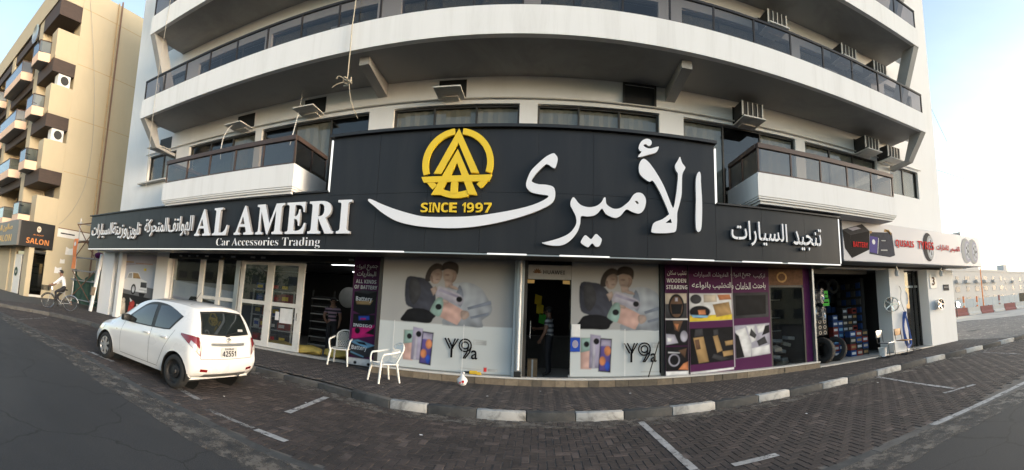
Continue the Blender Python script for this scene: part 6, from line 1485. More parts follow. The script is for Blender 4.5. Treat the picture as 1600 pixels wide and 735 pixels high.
# ---------------------------------------------------------------- white plastic chairs
def bez(a, b, c, n=8): return [Vector(a) * (1 - t) ** 2 + Vector(b) * 2 * t * (1 - t) + Vector(c) * t * t for t in [i / n for i in range(n + 1)]]
def plastic_chair(label, loc, rz, lattice):
    """monobloc armchair: local frame faces +x"""
    c = thing('plastic_chair', label, 'chair', loc, rz=rz)
    n = 8; P = []
    for i in range(n + 1):
        for j in range(n + 1):
            u, v = i / n - .5, j / n - .5; P.append((u * .46, v * (.46 - .04 * u), .42 - .02 * (1 - (2 * u) ** 2) * (1 - (2 * v) ** 2) + .012 * u))
    top = [(i * (n + 1) + j, (i + 1) * (n + 1) + j, (i + 1) * (n + 1) + j + 1, i * (n + 1) + j + 1) for i in range(n) for j in range(n)]
    k = MB(); k.add(P, top); k.add([(x, y, z - .014) for x, y, z in P], top); k.tube([(-.23, -.24, .41), (.23, -.22, .415), (.24, 0, .40), (.23, .22, .415), (-.23, .24, .41), (-.24, 0, .41)], .014, 6, True)
    part('seat', k, 'plastic_white', c, True, True)
    for s in (-1, 1):
        part('leg', MB().tube([(.21, s * .215, .41), (.24, s * .245, .2), (.265, s * .265, 0)], [.030, .026, .022], 8), 'plastic_white', c, True, True)
        part('leg', MB().tube([(-.21, s * .21, .41), (-.25, s * .23, .2), (-.29, s * .245, 0)], [.030, .026, .022], 8), 'plastic_white', c, True, True)
        part('armrest', MB().tube(bez((.23, s * .235, .40), (.24, s * .275, .56), (.19, s * .28, .63), 5) + bez((.17, s * .28, .64), (-.05, s * .285, .66), (-.25, s * .245, .70), 6), [.021] * 6 + [.024] * 7, 8), 'plastic_white', c, True, True)
    bx = lambda z: -.22 - .20 * (z - .42) / .44
    wd = lambda z: .17 + .05 * (z - .42) / .3 if z < .72 else .22 - .9 * (z - .72) ** 2 * 6
    arch = [(bx(z), -wd(z), z) for z in (.42, .5, .58, .66, .74, .80)] + [(bx(.86), -.10, .855), (bx(.87), 0, .87), (bx(.86), .10, .855)] + [(bx(z), wd(z), z) for z in (.80, .74, .66, .58, .5, .42)]
    bk_ = part('backrest', MB().tube([p for p in arch], .020, 8), 'plastic_white', c, True, True)
    k = MB()
    if lattice:
        for i in range(-6, 12):
            for sgn in (1, -1):
                pts = []
                for q in range(13):
                    z = .45 + q * .034; y = sgn * ((i - 3) * .065 + (z - .45) * .8)
                    if abs(y) < wd(z) - .005 and z < .845: pts.append((bx(z) + .004 * sgn, y, z))
                if len(pts) > 1: part('lattice_bar', MB().tube(pts, .008, 5), 'plastic_white', bk_, True, True)
    else:
        for i in range(7):
            y = (-.5 + i / 6) * .32; part('slat', MB().tube([(bx(.44), y * .8, .43), (bx(.6), y * .95, .6), (bx(.72), y * 1.0, .745)], .013, 6), 'plastic_white', bk_, True, True)
        P = [(bx(z) , wd(z) * v * .98, z + .02 * (1 - v * v) * 0) for z in (.735, .77, .80, .83) for v in (-1, -.5, 0, .5, 1)]
        part('top_band', MB().add(P, [(5 * a + b, 5 * a + b + 1, 5 * a + b + 6, 5 * a + b + 5) for a in range(3) for b in range(4)]), 'plastic_white', bk_, True, True, fix=False)
    return c
plastic_chair('white plastic armchair with a lattice back beside the battery banner', (-4.93, 10.08, WALK), R(-78), True)
plastic_chair('white plastic armchair with vertical back slats, nearest the kerb', (-3.15, 8.58, WALK), R(-130), False).scale = (.92, .92, .92)
# ---------------------------------------------------------------- window air conditioners and their holes
def window_ac(label, x, z, cage=True):
    a = thing('air_conditioner', label, 'air conditioner', (x, W - .3, z), 'window air conditioners under the balcony')
    part('hole', MB().box(x - .36, x + .36, W - .012, W - .004, z - .04, z + .46), 'black', a)
    if cage:
        part('case', MB().bevbox(x - .33, x + .33, W - .52, W - .014, z, z + .42, .015), 'ac_dark', a)
        for q in range(5): part('louvre', MB().box(x - .31 + q * .15, x - .31 + q * .15 + .02, W - .535, W - .522, z + .03, z + .40), 'ac_white', a)
        for q in (-.33, .31): part('edge', MB().box(x + q, x + q + .02, W - .535, W - .50, z, z + .42), 'ac_white', a)
    part('tray', MB().bevbox(x - .34, x + .34, W - .66, W - .003, z - .085, z - .05, .006), 'ac_white', a)
    part('stay', MB().box(x - .2, x + .2, W - .25, W - .003, z - .12, z - .086), 'ac_white', a)
    return a
for i, (x, z, cg) in enumerate(((-13.05, 7.08, False), (-8.95, 7.1, False), (-6.35, 7.12, False), (-2.33, 7.14, False), (5.45, 7.02, True), (10.0, 7.02, True), (11.1, 6.95, True))):
    window_ac(['empty white air conditioner tray nearest the left end of the first floor', 'empty air conditioner tray above the left balcony, with a white cable', 'empty air conditioner tray just left of the long hanging rope', 'empty air conditioner tray right above the yellow emblem', 'dark window air conditioner above the right balcony, nearest the tall sign', 'dark window air conditioner above the right end of the right balcony', 'dark window air conditioner nearest the right end of the first floor'][i], x, z, cg)
for x, z, lab in ((9.2, 10.05, 'dark window air conditioner on the second floor, further from the right end'), (10.7, 10.02, 'dark window air conditioner on the second floor, nearest the right end'), (6.4, 10.1, 'dark window air conditioner on the second floor at the top of the picture')): window_ac(lab, x, z - .05, True)
bh = thing('wall_opening', 'square black opening for an air conditioner above the Arabic sign', 'vent', (2.43, W, 7.1)); part('hole', MB().box(2.05, 2.83, W - .012, W - .003, 7.12, 7.6), 'black', bh)
for a, b, c, d in ((2.0, 2.05, 7.1, 7.62), (2.83, 2.88, 7.1, 7.62), (2.0, 2.88, 7.62, 7.65), (2.0, 2.88, 7.08, 7.1)): part('frame', MB().box(a, b, W - .06, W - .002, c, d), 'frame_dark', bh)
oa = thing('air_conditioner', 'white outdoor unit with a round fan at the left end of the left balcony', 'air conditioner', (-11.3, 9.3, 5.3))
part('case', MB().bevbox(-11.6, -10.9, 9.25, 9.6, 5.10, 5.75, .03), 'ac_white', oa); part('fan_grille', MB().lathe([(0, -.02), (.12, -.02), (.25, -.015), (.27, 0)], (-11.3, 9.25, 5.43), 'Y', 24), 'ac_dark', oa, True); part('bracket', MB().box(-11.62, -10.88, 9.3, 9.98, 5.03, 5.09), 'inner_wall', oa)
# ---------------------------------------------------------------- rope and cables on the facade
rp_ = thing('hanging_rope', 'pale rope hanging from the balcony, ending in a tangled knot', 'rope', (-4.45, B - .06, 6.9))
part('strand', MB().tube([(-4.30, B - .05, 10.6), (-4.38, B - .07, 9.2), (-4.43, B - .09, 8.2), (-4.44, B - .07, 7.5), (-4.46, B - .05, 6.95)], .013, 6), 'rope', rp_, True)
random.seed(3)
pts = [(-4.46 + random.uniform(-.13, .16), B - .05 + random.uniform(-.1, .1), 6.86 + random.uniform(-.1, .1)) for _ in range(16)]
part('knot', MB().tube([p for p in smooth_loop(pts, 4, False)], .012, 5), 'rope', rp_, True)
for q in (((-4.5, B - .05, 6.9), (-4.7, B - .1, 7.1), (-4.72, B - .1, 6.95)), ((-4.48, B - .05, 6.85), (-4.68, B - .12, 6.85), (-4.82, B - .1, 6.75)), ((-4.4, B - .05, 6.8), (-4.40, B, 6.4), (-4.28, B + .3, 6.1))): part('loose_end', MB().tube(bez(*q, 8), .009, 5), 'rope', rp_, True)
random.seed(11)
cb = solid('cable', MB().tube(bez((-11.2, B - .03, 14.5), (-12.0, B - .06, 9.0), (-11.6, B - .1, 5.0), 24), .009, 5), 'cable', 'thin pale cable running down the left part of the white facade', 'cable', smooth=True)
c2 = solid('cable', MB().tube(bez((-8.9, W - .3, 7.2), (-9.2, W - .9, 6.9), (-9.05, W - .9, 5.8), 12), .011, 6), 'ac_white', 'white cable drooping from the tray above the left balcony', 'cable', smooth=True)
c3 = solid('cable', MB().tube([(-6.55, W - .4, 7.7), (-6.6, W - .45, 7.0), (-6.55, W - .8, 5.9)], .013, 6), 'ac_white', 'white pipe dropping behind the left balcony near the rope', 'pipe', smooth=True)
for i, (a, m_, b, lab) in enumerate((((14.5, 10.2, 5.9), (24, 12, 5.6), (45, 14, 8.8), 'thin black overhead wire crossing the lower right sky'), ((14.5, 10.1, 7.4), (26, 10, 7.4), (45, 9, 11.2), 'thin black overhead wire crossing the middle of the right sky'), ((15, 14, 22), (16.5, 13, 15), (18.5, 12, 10.3), 'thin wire hanging down beside the right end of the roof'))):
    solid('overhead_wire', MB().tube(bez(a, m_, b, 16), .008, 5), 'cable_dark', lab, 'wire', smooth=True)
solid('cable', MB().tube(bez((NX + .05, 10.9, 20.3), (NX + .6, 12.6, 12), (NX + .2, 12.4, 8.3), 14) + bez((NX + .2, 12.4, 8.2), (NX + .5, 12.0, 6), (NX + .05, 10.9, 4.8), 8), .014, 5), 'cable', 'slack pale cable drooping across the cream side wall', 'cable', smooth=True)
# ---------------------------------------------------------------- by the phone shop: bag, drill, bracket lamps, a leaning bar
bg_ = thing('plastic_bag', 'small knotted white plastic bag with red print below the phone poster', 'bag', (-1.56, 9.1, WALK)); bg_.scale = (.85, .85, .85)
bm = bmesh.new(); bmesh.ops.create_icosphere(bm, subdivisions=3, radius=1); random.seed(5)
for v in bm.verts:
    q = v.co.copy(); k_ = 1 + .12 * math.sin(q.x * 7 + q.z * 5) + .10 * math.sin(q.y * 9 + q.x * 4)
    pinch = max(0, q.z) ** 1.5; v.co = Vector((q.x * .13 * k_ * (1 - .72 * pinch), q.y * .10 * k_ * (1 - .72 * pinch), .115 + q.z * (.115 if q.z < 0 else .17)))
me = bpy.data.meshes.new('sack'); bm.to_mesh(me); bm.free(); me.materials.append(MATS['bag_white']); me.polygons.foreach_set('use_smooth', [True] * len(me.polygons)); link('sack', me, bg_)
part('knot', MB().tube([(-.02, 0, .25), (.015, .01, .29), (.03, 0, .32), (.06, .01, .31)], [.03, .022, .026, .01], 8), 'bag_white', bg_, True, True); part('knot', MB().tube([(.0, 0, .28), (-.035, .01, .31), (-.06, 0, .30)], [.02, .02, .008], 8), 'bag_white', bg_, True, True)
part('red_print', MB().ellipse(.04, .12, .035, .03, -.118, 12), 'ink_red', bg_, False, True, fix=False); part('red_print', MB().ellipse(-.03, .09, .02, .02, -.118, 12), 'ink_red', bg_, False, True, fix=False)
dr_ = thing('power_drill', 'small yellow and black power drill lying on the plinth ledge', 'tool', (-1.42, 9.69, .298))
part('motor', MB().cyl((-1.50, 9.68, .345), (-1.33, 9.68, .345), .042, .04, 12), 'tool_yellow', dr_, True); part('chuck', MB().cyl((-1.62, 9.68, .345), (-1.501, 9.68, .345), .014, .028, 10), 'car_black', dr_, True); part('grip', MB().bevbox(-1.36, -1.31, 9.66, 9.71, .30, .345, .01), 'car_black', dr_); part('battery_pack', MB().bevbox(-1.34, -1.24, 9.64, 9.73, .30, .36, .012), 'tool_yellow', dr_)
solid('leaning_bar', MB().cyl((2.56, 9.68, .30), (2.84, 9.74, 1.10), .014, n=8), 'car_black', 'thin dark bar leaning on the glass right of the phone poster', 'bar', smooth=True)
for x, lab in ((10.85, 'white wall lamp under the tyre sign on the grey pillar'), (13.45, 'white wall lamp under the tyre sign above the house number')):
    l_ = thing('wall_lamp', lab, 'lamp', (x, 9.6, 2.85)); part('shade', MB().lathe([(.0, 2.72), (.07, 2.74), (.085, 2.85), (.06, 2.95), (.0, 2.96)], (x, 9.55, 0), 'Z', 14), 'ink_white', l_, True); part('base', MB().cyl((x, 9.55, 2.96), (x, 9.55, 3.10), .03, n=10), 'frame_steel', l_, True)
# ---------------------------------------------------------------- goods in the accessories shop
sh = thing('shelf_rack', 'white metal rack of car batteries behind the sliding doors', 'shelf', (-8.1, 11.2, .17))
for x in (-8.75, -7.95, -7.15):
    for y in (11.0, 11.5): part('upright', MB().box(x, x + .04, y, y + .04, .17, 1.95), 'shelf_metal', sh)
SHZ = (.25, .68, 1.10, 1.52, 1.9)
for z in SHZ: part('shelf', MB().box(-8.76, -7.10, 10.99, 11.55, z, z + .03), 'shelf_metal', sh)
cols = ('carton_red', 'carton_blue', 'carton_white', 'carton_black', 'carton_red', 'carton_red')
def carton(label, x, y, z, w_, d_, h_, m, m2, group, cat='battery'):
    c = thing('battery_box', label, cat, (x, y, z), group)
    part('case', MB().bevbox(0, w_, 0, d_, 0, h_, .008), m, c, False, True); part('label', MB().box(w_ * .15, w_ * .85, -.003, -.001, h_ * .3, h_ * .72), m2, c, False, True); part('lid', MB().box(w_ * .04, w_ * .96, .01, d_ - .01, h_ + .001, h_ + .012), 'carton_black', c, False, True)
    return c
random.seed(21); n = 0
for zi, z in enumerate(SHZ[:-1] + (1.9,)):
    x = -8.68; ci = 0
    while x < -7.4:
        w_ = random.uniform(.24, .34); m = random.choice(cols)
        if not (-8.02 < x + w_ and x < -7.9) or True:
            carton('%s battery box on the white rack, %s shelf up, %s from the left' % (m[7:], ORD[zi], ORD[ci]), x, 11.06 + random.uniform(0, .05), z + .032, w_, .3, random.uniform(.22, .30), m, random.choice(('ink_white', 'ink_red', 'ink_blue', 'ink_yellow')), 'batteries on the white rack')
        x += w_ + random.uniform(.02, .06); ci += 1
for i, (x, y, z, r) in enumerate(((-7.5, 10.95, .17, .1), (-6.4, 10.85, .17, -.15), (-5.35, 10.9, .17, .12))):
    s_ = thing('yellow_mat', ['folded yellow mat on the floor behind the sliding door glass', 'folded yellow mat in the middle of the shop doorway', 'folded yellow mat beside the battery banner'][i], 'mat', (x, y, z))
    bm = bmesh.new(); bmesh.ops.create_icosphere(bm, subdivisions=3, radius=1)
    for v in bm.verts: q = v.co; v.co = Vector((max(-1, min(1, q.x * 1.25)) * .52 * math.cos(r) - q.y * .1, q.y * .26 + .05 * math.sin(q.x * 6), .115 + q.z * .115 + .03 * math.sin(q.x * 5 + q.y * 8)))
    me = bpy.data.meshes.new('fold'); bm.to_mesh(me); bm.free(); me.materials.append(MATS['sack_yellow']); me.polygons.foreach_set('use_smooth', [True] * len(me.polygons)); link('fold', me, s_)
wr = thing('wheel_rack', 'dark rack of stacked silver trims at the back of the accessories shop', 'shelf', (-7.0, 12.4, .17))
for x in (-7.25, -6.45): part('upright', MB().box(x, x + .05, 12.3, 12.35, .17, 2.1), 'frame_dark', wr)
for q in range(7): part('shelf', MB().box(-7.2, -6.45, 12.2, 12.7, .3 + q * .25, .33 + q * .25), 'shelf_metal', wr); part('trim', MB().bevbox(-7.15, -6.5, 12.22, 12.6, .335 + q * .25, .40 + q * .25, .02), 'car_black', wr)
mirror = thing('round_mirror', 'pale round hanging disc at the back of the accessories shop', 'disc', (-6.0, 13.2, 2.0)); part('disc', MB().lathe([(0, 0), (.3, 0), (.36, .03), (.36, .06), (0, .06)], (-6.35, 13.2, 1.95), 'Y', 24), 'ink_grey', mirror, True)
mc = thing('grey_machine', 'dark cabinet with a steel lid at the back of the accessories shop', 'cabinet', (-5.5, 12.8, .17)); part('case', MB().bevbox(-5.9, -4.7, 12.6, 13.3, .17, 1.5, .03), 'interior', mc); part('lid', MB().bevbox(-5.85, -5.4, 12.62, 13.0, 1.5, 1.62, .03), 'alloy', mc); part('dial', MB().lathe([(.07, 0), (.10, 0), (.10, -.02), (.07, -.02)], (-5.35, 12.59, 1.0), 'Y', 18), 'ink_white', mc)
# phone shop: counter, cartons
ct = thing('shop_counter', 'dark counter inside the phone shop', 'counter', (-.1, 12.4, .2)); part('front', MB().box(-1.2, 1.6, 12.4, 12.45, .2, 1.05), 'interior_mid', ct); part('top', MB().bevbox(-1.25, 1.65, 12.35, 12.95, 1.05, 1.1, .01), 'interior_mid', ct)
bx_ = thing('carton', 'brown carton standing on the floor inside the phone shop door', 'box', (-.1, 10.5, .2)); part('case', MB().bevbox(-.22, .02, 10.45, 10.75, .2, .62, .008), 'carton_brown', bx_); part('tape', MB().box(-.12, -.08, 10.446, 10.449, .2, .62), 'carton_white', bx_)
for i, (x, z, m) in enumerate(((-.05, 1.75, 'ink_yellow'), (.02, 1.5, 'ink_green'), (-.1, 2.0, 'ink_yellow'))): t = thing('paper_notice', ['yellow paper on the dark wall inside the phone shop, lower', 'green paper on the dark wall inside the phone shop', 'yellow paper on the dark wall inside the phone shop, higher'][i], 'notice', (x, 11.4, z)); part('sheet', MB().add([(x, 11.4, z), (x + .18, 11.4, z - .06), (x + .2, 11.4, z + .2), (x + .02, 11.4, z + .26)], [(0, 1, 2, 3)]), m, t, fix=False)
# upholstery shop: seats in the dark
bt_ = thing('blue_roll', 'tall blue roll of material inside the upholstery shop door', 'roll', (6.1, 10.4, .2)); part('core', MB().cyl((6.12, 10.35, .2), (6.12, 10.35, 1.1), .14, n=16), 'carton_blue', bt_, True); part('end', MB().cyl((6.12, 10.35, 1.1), (6.12, 10.35, 1.11), .05, n=12), 'ink_white', bt_)
fr_ = thing('foam_pile', 'heap of pale foam offcuts inside the upholstery shop', 'foam', (6.75, 10.6, .2)); random.seed(2)
for q in range(9):
    x, y, z = 6.6 + random.uniform(-.2, .35), 10.5 + random.uniform(-.1, .3), .2 + q * .09; m1 = MB(); m1.bevbox(-.16, .16, -.12, .12, 0, .1, .02); o = part('offcut', m1, random.choice(('ink_beige', 'ink_grey', 'interior_mid')), fr_, True, True); o.location = Vector((x, y, z)) - fr_.location; o.rotation_euler = (random.uniform(-.3, .3), random.uniform(-.3, .3), random.uniform(0, 3))
sr = thing('sample_rack', 'steel rack of dark samples inside the upholstery shop', 'shelf', (6.7, 11.2, .2))
for z in (1.15, 1.55, 2.1): part('shelf', MB().box(6.2, 7.1, 11.1, 11.4, z, z + .03), 'shelf_metal', sr); part('sample', MB().bevbox(6.3, 7.0, 11.12, 11.3, z + .032, z + .25, .02), 'car_black', sr)
# ---------------------------------------------------------------- tyre shop
def tyre_prof(r, w_): return [(r * .62, -w_ / 2), (r * .80, -w_ * .56), (r * .95, -w_ / 2), (r, -w_ * .3), (r, w_ * .3), (r * .95, w_ / 2), (r * .80, w_ * .56), (r * .62, w_ / 2), (r * .62, -w_ / 2)]
def loose_tyre(label, loc, rx, rz, r=.36):
    t = thing('tyre', label, 'tyre', loc, 'tyres in the tyre shop doorway')
    o = part('carcass', MB().lathe(tyre_prof(r, .24), (0, 0, 0), 'Y', 36), 'tyre', t, True, True)
    k = MB()
    for i in range(40):
        a = i * math.pi / 20; k.bar((r * .99 * math.cos(a), -.09, r * .99 * math.sin(a)), (r * .99 * math.cos(a + .08), .09, r * .99 * math.sin(a + .08)), .02, .02)
    o2 = part('tread_blocks', k, 'tyre', t, False, True, kind='stuff')
    t.rotation_euler = (rx, 0, rz); return t
loose_tyre('upright black tyre leaning furthest left in the tyre shop doorway', (7.95, 10.15, .52), R(-12), R(-62), .37)
loose_tyre('upright black tyre leaning second from the left in the tyre shop', (8.5, 10.25, .52), R(-14), R(-50), .37)
loose_tyre('upright black tyre half hidden between the other two', (8.25, 10.65, .52), R(-10), R(-58), .37)
def rim_thing(label, loc, rz, r=.21, group=None):
    t = thing('alloy_wheel', label, 'wheel rim', loc, group)
    part('barrel', MB().lathe([(r, -.10), (r * 1.04, -.10), (r * .93, -.07), (r * .90, .07), (r * 1.0, .10), (r * 1.04, .10), (r * 1.02, .085)], (0, 0, 0), 'Y', 30), 'alloy', t, True, True)
    k = MB()
    for i in range(5):
        a = i * 1.2566; k.bar((.02 * math.cos(a), -.06, .02 * math.sin(a)), (r * .94 * math.cos(a), -.075, r * .94 * math.sin(a)), .045, .02, (0, 1, 0))
    k.cyl((0, -.09, 0), (0, -.04, 0), .045, n=12); part('spokes', k, 'alloy', t, True, True)
    t.rotation_euler = (0, 0, rz); return t
rim_thing('silver wheel rim hung upper at the left jamb of the tyre shop', (7.75, 9.95, 2.15), R(35), .22)
rim_thing('silver wheel rim hung lower at the left jamb of the tyre shop', (7.8, 9.98, 1.62), R(35), .22)
rim_thing('silver wheel rim hanging on the pillar beside the tyre shop', (10.55, 9.62, 1.78), R(-55), .24)
rim_thing('dark five spoke wheel cover on the white corner pillar', (13.25, 9.62, 1.66), 0, .20)
random.seed(9)
for r_ in range(5):
    for c_ in range(4):
        x, z = 7.72 + c_ * .19, .95 + r_ * .17
        if random.random() < .93:
            t = thing('trim_box', 'black trim box at the left of the tyre shop, %s row up, %s column' % (ORD[r_], ORD[c_]), 'box', (x, 10.55, z), 'trim boxes stacked on the left')
            part('case', MB().bevbox(0, .18, 0, .2, 0, .16, .006), 'carton_black', t, False, True); part('label', MB().lathe([(.035, 0), (.06, 0), (.06, -.002), (.035, -.002)], (.09, -.003, .08), 'Y', 12), 'ink_beige', t, False, True)
for i, (x, z) in enumerate(((8.28, 2.12), (8.32, 1.86))): t = thing('price_card', ['green price card hung upper in the tyre shop', 'green price card hung lower in the tyre shop'][i], 'card', (x, 10.5, z)); part('card', MB().box(x, x + .26, 10.5, 10.506, z, z + .22), 'ink_green', t); part('text_line', MB().box(x + .03, x + .22, 10.496, 10.499, z + .09, z + .13), 'ink_black', t)
# a stack of battery cartons near the pillar
for c_ in range(5):
    for r_ in range(8 - (c_ % 2) - (1 if c_ < 2 else 0)):
        m, m2 = random.choice((('carton_black', 'ink_beige'), ('carton_black', 'ink_tan'), ('carton_blue', 'ink_white'), ('carton_red', 'ink_black'), ('carton_black', 'ink_chrome')))
        if c_ < 2: m, m2 = random.choice((('carton_blue', 'ink_white'), ('carton_blue', 'ink_lightblue'), ('carton_red', 'ink_white')))
        carton('%s battery carton beside the pillar, %s up in the %s column' % (m[7:], ORD[r_], ORD[c_]), 9.05 + c_ * .24, 10.95 + .02 * c_, .16 + r_ * .2, .22, .25, .185, m, m2, 'cartons stacked in the tyre shop', 'box')
ts = thing('shelf_rack', 'dark wall rack with blue boxes high in the tyre shop', 'shelf', (8.9, 12.6, .16))
for z in (1.6, 2.0, 2.4, 2.75): part('shelf', MB().box(7.8, 10.9, 12.5, 13.0, z, z + .03), 'frame_dark', ts)
for z in (1.63, 2.03, 2.43):
    for q in range(12):
        if random.random() < .8: part('blue_box', MB().bevbox(7.85 + q * .25, 8.05 + q * .25, 12.52, 12.8, z, z + random.uniform(.15, .3), .01), random.choice(('carton_blue', 'carton_black', 'carton_blue', 'interior_mid')), ts)
# steel chairs
def steel_chair(label, loc, rz, m):
    c = thing('steel_chair', label, 'chair', loc, rz=rz)
    part('seat', MB().bevbox(-.19, .20, -.19, .19, .44, .465, .01), m, c, True, True)
    bk_ = [(-.19 - .06 * t, y, .60 + .24 * t + .0 * y) for t in (0, .5, 1) for y in (-.19, -.1, 0, .1, .19)]
    part('backrest', MB().bevbox(-.25, -.232, -.20, .20, .62, .84, .008), m, c, True, True)
    for s in (-1, 1): part('frame', MB().tube([(-.24, s * .19, .84), (-.20, s * .19, .46), (.19, s * .19, .44), (.21, s * .19, .05), (.18, s * .19, .012), (-.22, s * .19, .012)], .012, 8), 'car_black', c, True, True)
    part('crossbar', MB().cyl((-.22, -.19, .012), (-.22, .19, .012), .012, n=8), 'car_black', c, True, True)
    return c
steel_chair('chair with a grey seat and back outside the tyre shop', (9.85, 9.35, WALK), R(-75), 'chair_steel_seat')
steel_chair('chair with a wooden back outside the tyre shop', (10.62, 9.25, WALK), R(-80), 'chair_wood')
bc = thing('bucket', 'white bucket under the grey chair', 'bucket', (9.95, 9.62, WALK)); part('pail', MB().lathe([(.0, .0), (.11, 0), (.14, .27), (.148, .27), (.148, .285), (.135, .28), (.105, .02)], (0, 0, 0), 'Z', 20), 'ink_white', bc, True, True); part('handle', MB().tube([(.145 * math.cos(t), .145 * math.sin(t) * .2 - .14, .26 - .0 * t) for t in [i * math.pi / 8 for i in range(9)]], .004, 5), 'frame_dark', bc, True, True)
hs = thing('hose_coil', 'blue hose hung in long loops on the pillar', 'hose', (11.25, 9.68, .3))
for q in range(4):
    dx = q * .035; pts = smooth_loop([(11.15 + dx, 9.66 - q * .015, 1.45), (11.05 + dx * .6, 9.64, 1.0), (11.10 + dx, 9.63 - q * .01, .45), (11.28 + dx, 9.62, .25 + q * .03), (11.40 + dx * .5, 9.63, .5), (11.32 + dx * .5, 9.65, 1.0), (11.24 + dx * .4, 9.66, 1.42)], 5); part('loop', MB().tube(pts, .016, 6, True), 'hose_blue', hs, True)
part('hook', MB().tube([(11.2, 9.71, 1.5), (11.2, 9.62, 1.46), (11.2, 9.60, 1.52)], .01, 6), 'frame_dark', hs, True); part('lead', MB().tube(smooth_loop([(11.2, 9.64, 1.5), (11.05, 9.64, 1.9), (11.12, 9.66, 2.25), (11.05, 9.68, 2.4)], 5, False), .008, 5), 'cable_dark', hs, True)
part('spill', MB().tube(smooth_loop([(11.3, 9.55, .19), (11.5, 9.3, .15), (11.7, 9.4, .15), (11.6, 9.6, .18)], 5, False), .012, 5), 'cable_dark', hs, True)
random.seed(31)
for r_ in range(4):
    for c_ in range(4):
        t = thing('trim_box', 'black printed box behind the tyre shop door glass, %s row up, %s column' % (ORD[r_], ORD[c_]), 'box', (11.55 + c_ * .2, 10.3, .2 + r_ * .2), 'boxes behind the tyre shop door'); part('case', MB().bevbox(0, .19, 0, .2, 0, .19, .006), 'carton_black', t, False, True); part('label', MB().box(.03, .16, -.003, -.001, .05, .13), random.choice(('ink_beige', 'ink_tan', 'ink_silver', 'ink_green')), t, False, True)

# dark stock hung deep in the tyre shop: each hanging tyre and stack on its own
random.seed(51)
for i in range(9):
    x, z = 7.75 + (i % 5) * .42 + random.uniform(-.05, .05), 2.55 - (i // 5) * .45
    t = thing('tyre', 'black tyre hanging in the tyre shop, %s row, %s from the left' % (('upper', 'lower')[i // 5], ORD[i % 5]), 'tyre', (x, 11.3 + random.uniform(0, .3), z), 'tyres hanging in the tyre shop'); part('carcass', MB().lathe(tyre_prof(.27, .2), (0, 0, 0), 'Y', 20), 'tyre_grey', t, True, True); part('wrap', MB().lathe([(.278, -.04), (.282, 0), (.278, .04)], (0, 0, 0), 'Y', 20), random.choice(('carton_blue', 'tyre_grey', 'carton_blue')), t, True, True); t.rotation_euler = (0, 0, random.uniform(-.6, .2))
for k_ in range(3):
    for q in range(4 + k_ % 2):
        t = thing('tyre', 'black tyre lying in the %s stack at the back, %s up' % (('left', 'middle', 'right')[k_], ORD[q]), 'tyre', (8.05 + k_ * .7, 11.9, .28 + q * .22), 'tyres stacked in the tyre shop'); part('carcass', MB().lathe(tyre_prof(.33, .2), (0, 0, 0), 'Z', 24), 'tyre_grey', t, True, True); part('label', MB().box(-.06, .06, -.34, -.335, -.03, .03), 'ink_white', t, False, True)
gd = thing('goods_panel', 'dark display panel of small blue packs on the inner wall of the tyre shop', 'display', (10.5, 11.2, .2)); part('board', MB().box(10.45, 10.58, 10.95, 12.4, .9, 2.8), 'interior', gd)
for r_ in range(6):
    for c_ in range(5): part('pack', MB().bevbox(10.40, 10.449, 11.0 + c_ * .27, 11.2 + c_ * .27, 1.0 + r_ * .29, 1.2 + r_ * .29, .006), random.choice(('carton_blue', 'ink_lightblue', 'carton_black', 'interior_mid')), gd)

# more stock round the tyre shop's doorway
for r_ in range(4):
    for c_ in range(3): carton('%s carton in the low tyre shop stack, %s up, %s column' % (('blue', 'red', 'black')[(r_ + c_) % 3], ORD[r_], ORD[c_]), 9.42 + c_ * .28, 10.55, .16 + r_ * .21, .26, .26, .19, ('carton_blue', 'carton_red', 'carton_black')[(r_ + c_) % 3], ('ink_white', 'ink_beige', 'ink_tan')[(r_ * 2 + c_) % 3], 'low stack in the tyre shop doorway', 'box')
# ---------------------------------------------------------------- across the side street, right
def far_block(label, x0, x1, y, z1, cols, zs, lw):
    b = thing('far_building', label, 'building', ((x0 + x1) / 2, y, 0))
    part('wall', MB().box(x0, x1, y, y + 14, 0, z1), 'far_white', b); part('parapet', MB().box(x0 - .15, x1 + .15, y - .15, y + 14.1, z1, z1 + .7), 'far_white', b)
    for i in range(cols):
        for z in zs:
            cx = x0 + (x1 - x0) * (i + .5) / cols; w_ = lw * random.choice((.6, 1, 1))
            o = part('window', MB().box(cx - w_, cx + w_, y - .05, y - .01, z, z + 1.5), 'far_window', b); part('frame', MB().box(cx - w_ - .1, cx + w_ + .1, y - .10, y - .055, z - .12, z - .02), 'far_white', o)
            if random.random() < .4: part('balcony', MB().box(cx - w_ - .3, cx + w_ + .3, y - 1.0, y - .11, z - .6, z + .4), 'far_white', b)
    return b
random.seed(4)
f1 = far_block('long white three-storey block beyond the barriers, on the right', 98, 138, 70, 11.2, 7, (1.6, 4.9, 8.1), 1.3)
part('stair_head', MB().box(119, 127, 74, 80, 11.9, 14.8), 'far_white', f1); part('water_tank', MB().cyl((110, 75, 11.9), (110, 75, 13.6), 1.2, n=14), 'far_white', f1, True)
f2 = far_block('white block with small windows at the far right edge', 142, 185, 74, 11.5, 6, (1.6, 4.9, 8.1), .9)
part('water_tank', MB().box(150, 153, 76, 79, 12.2, 15), 'far_white', f2)
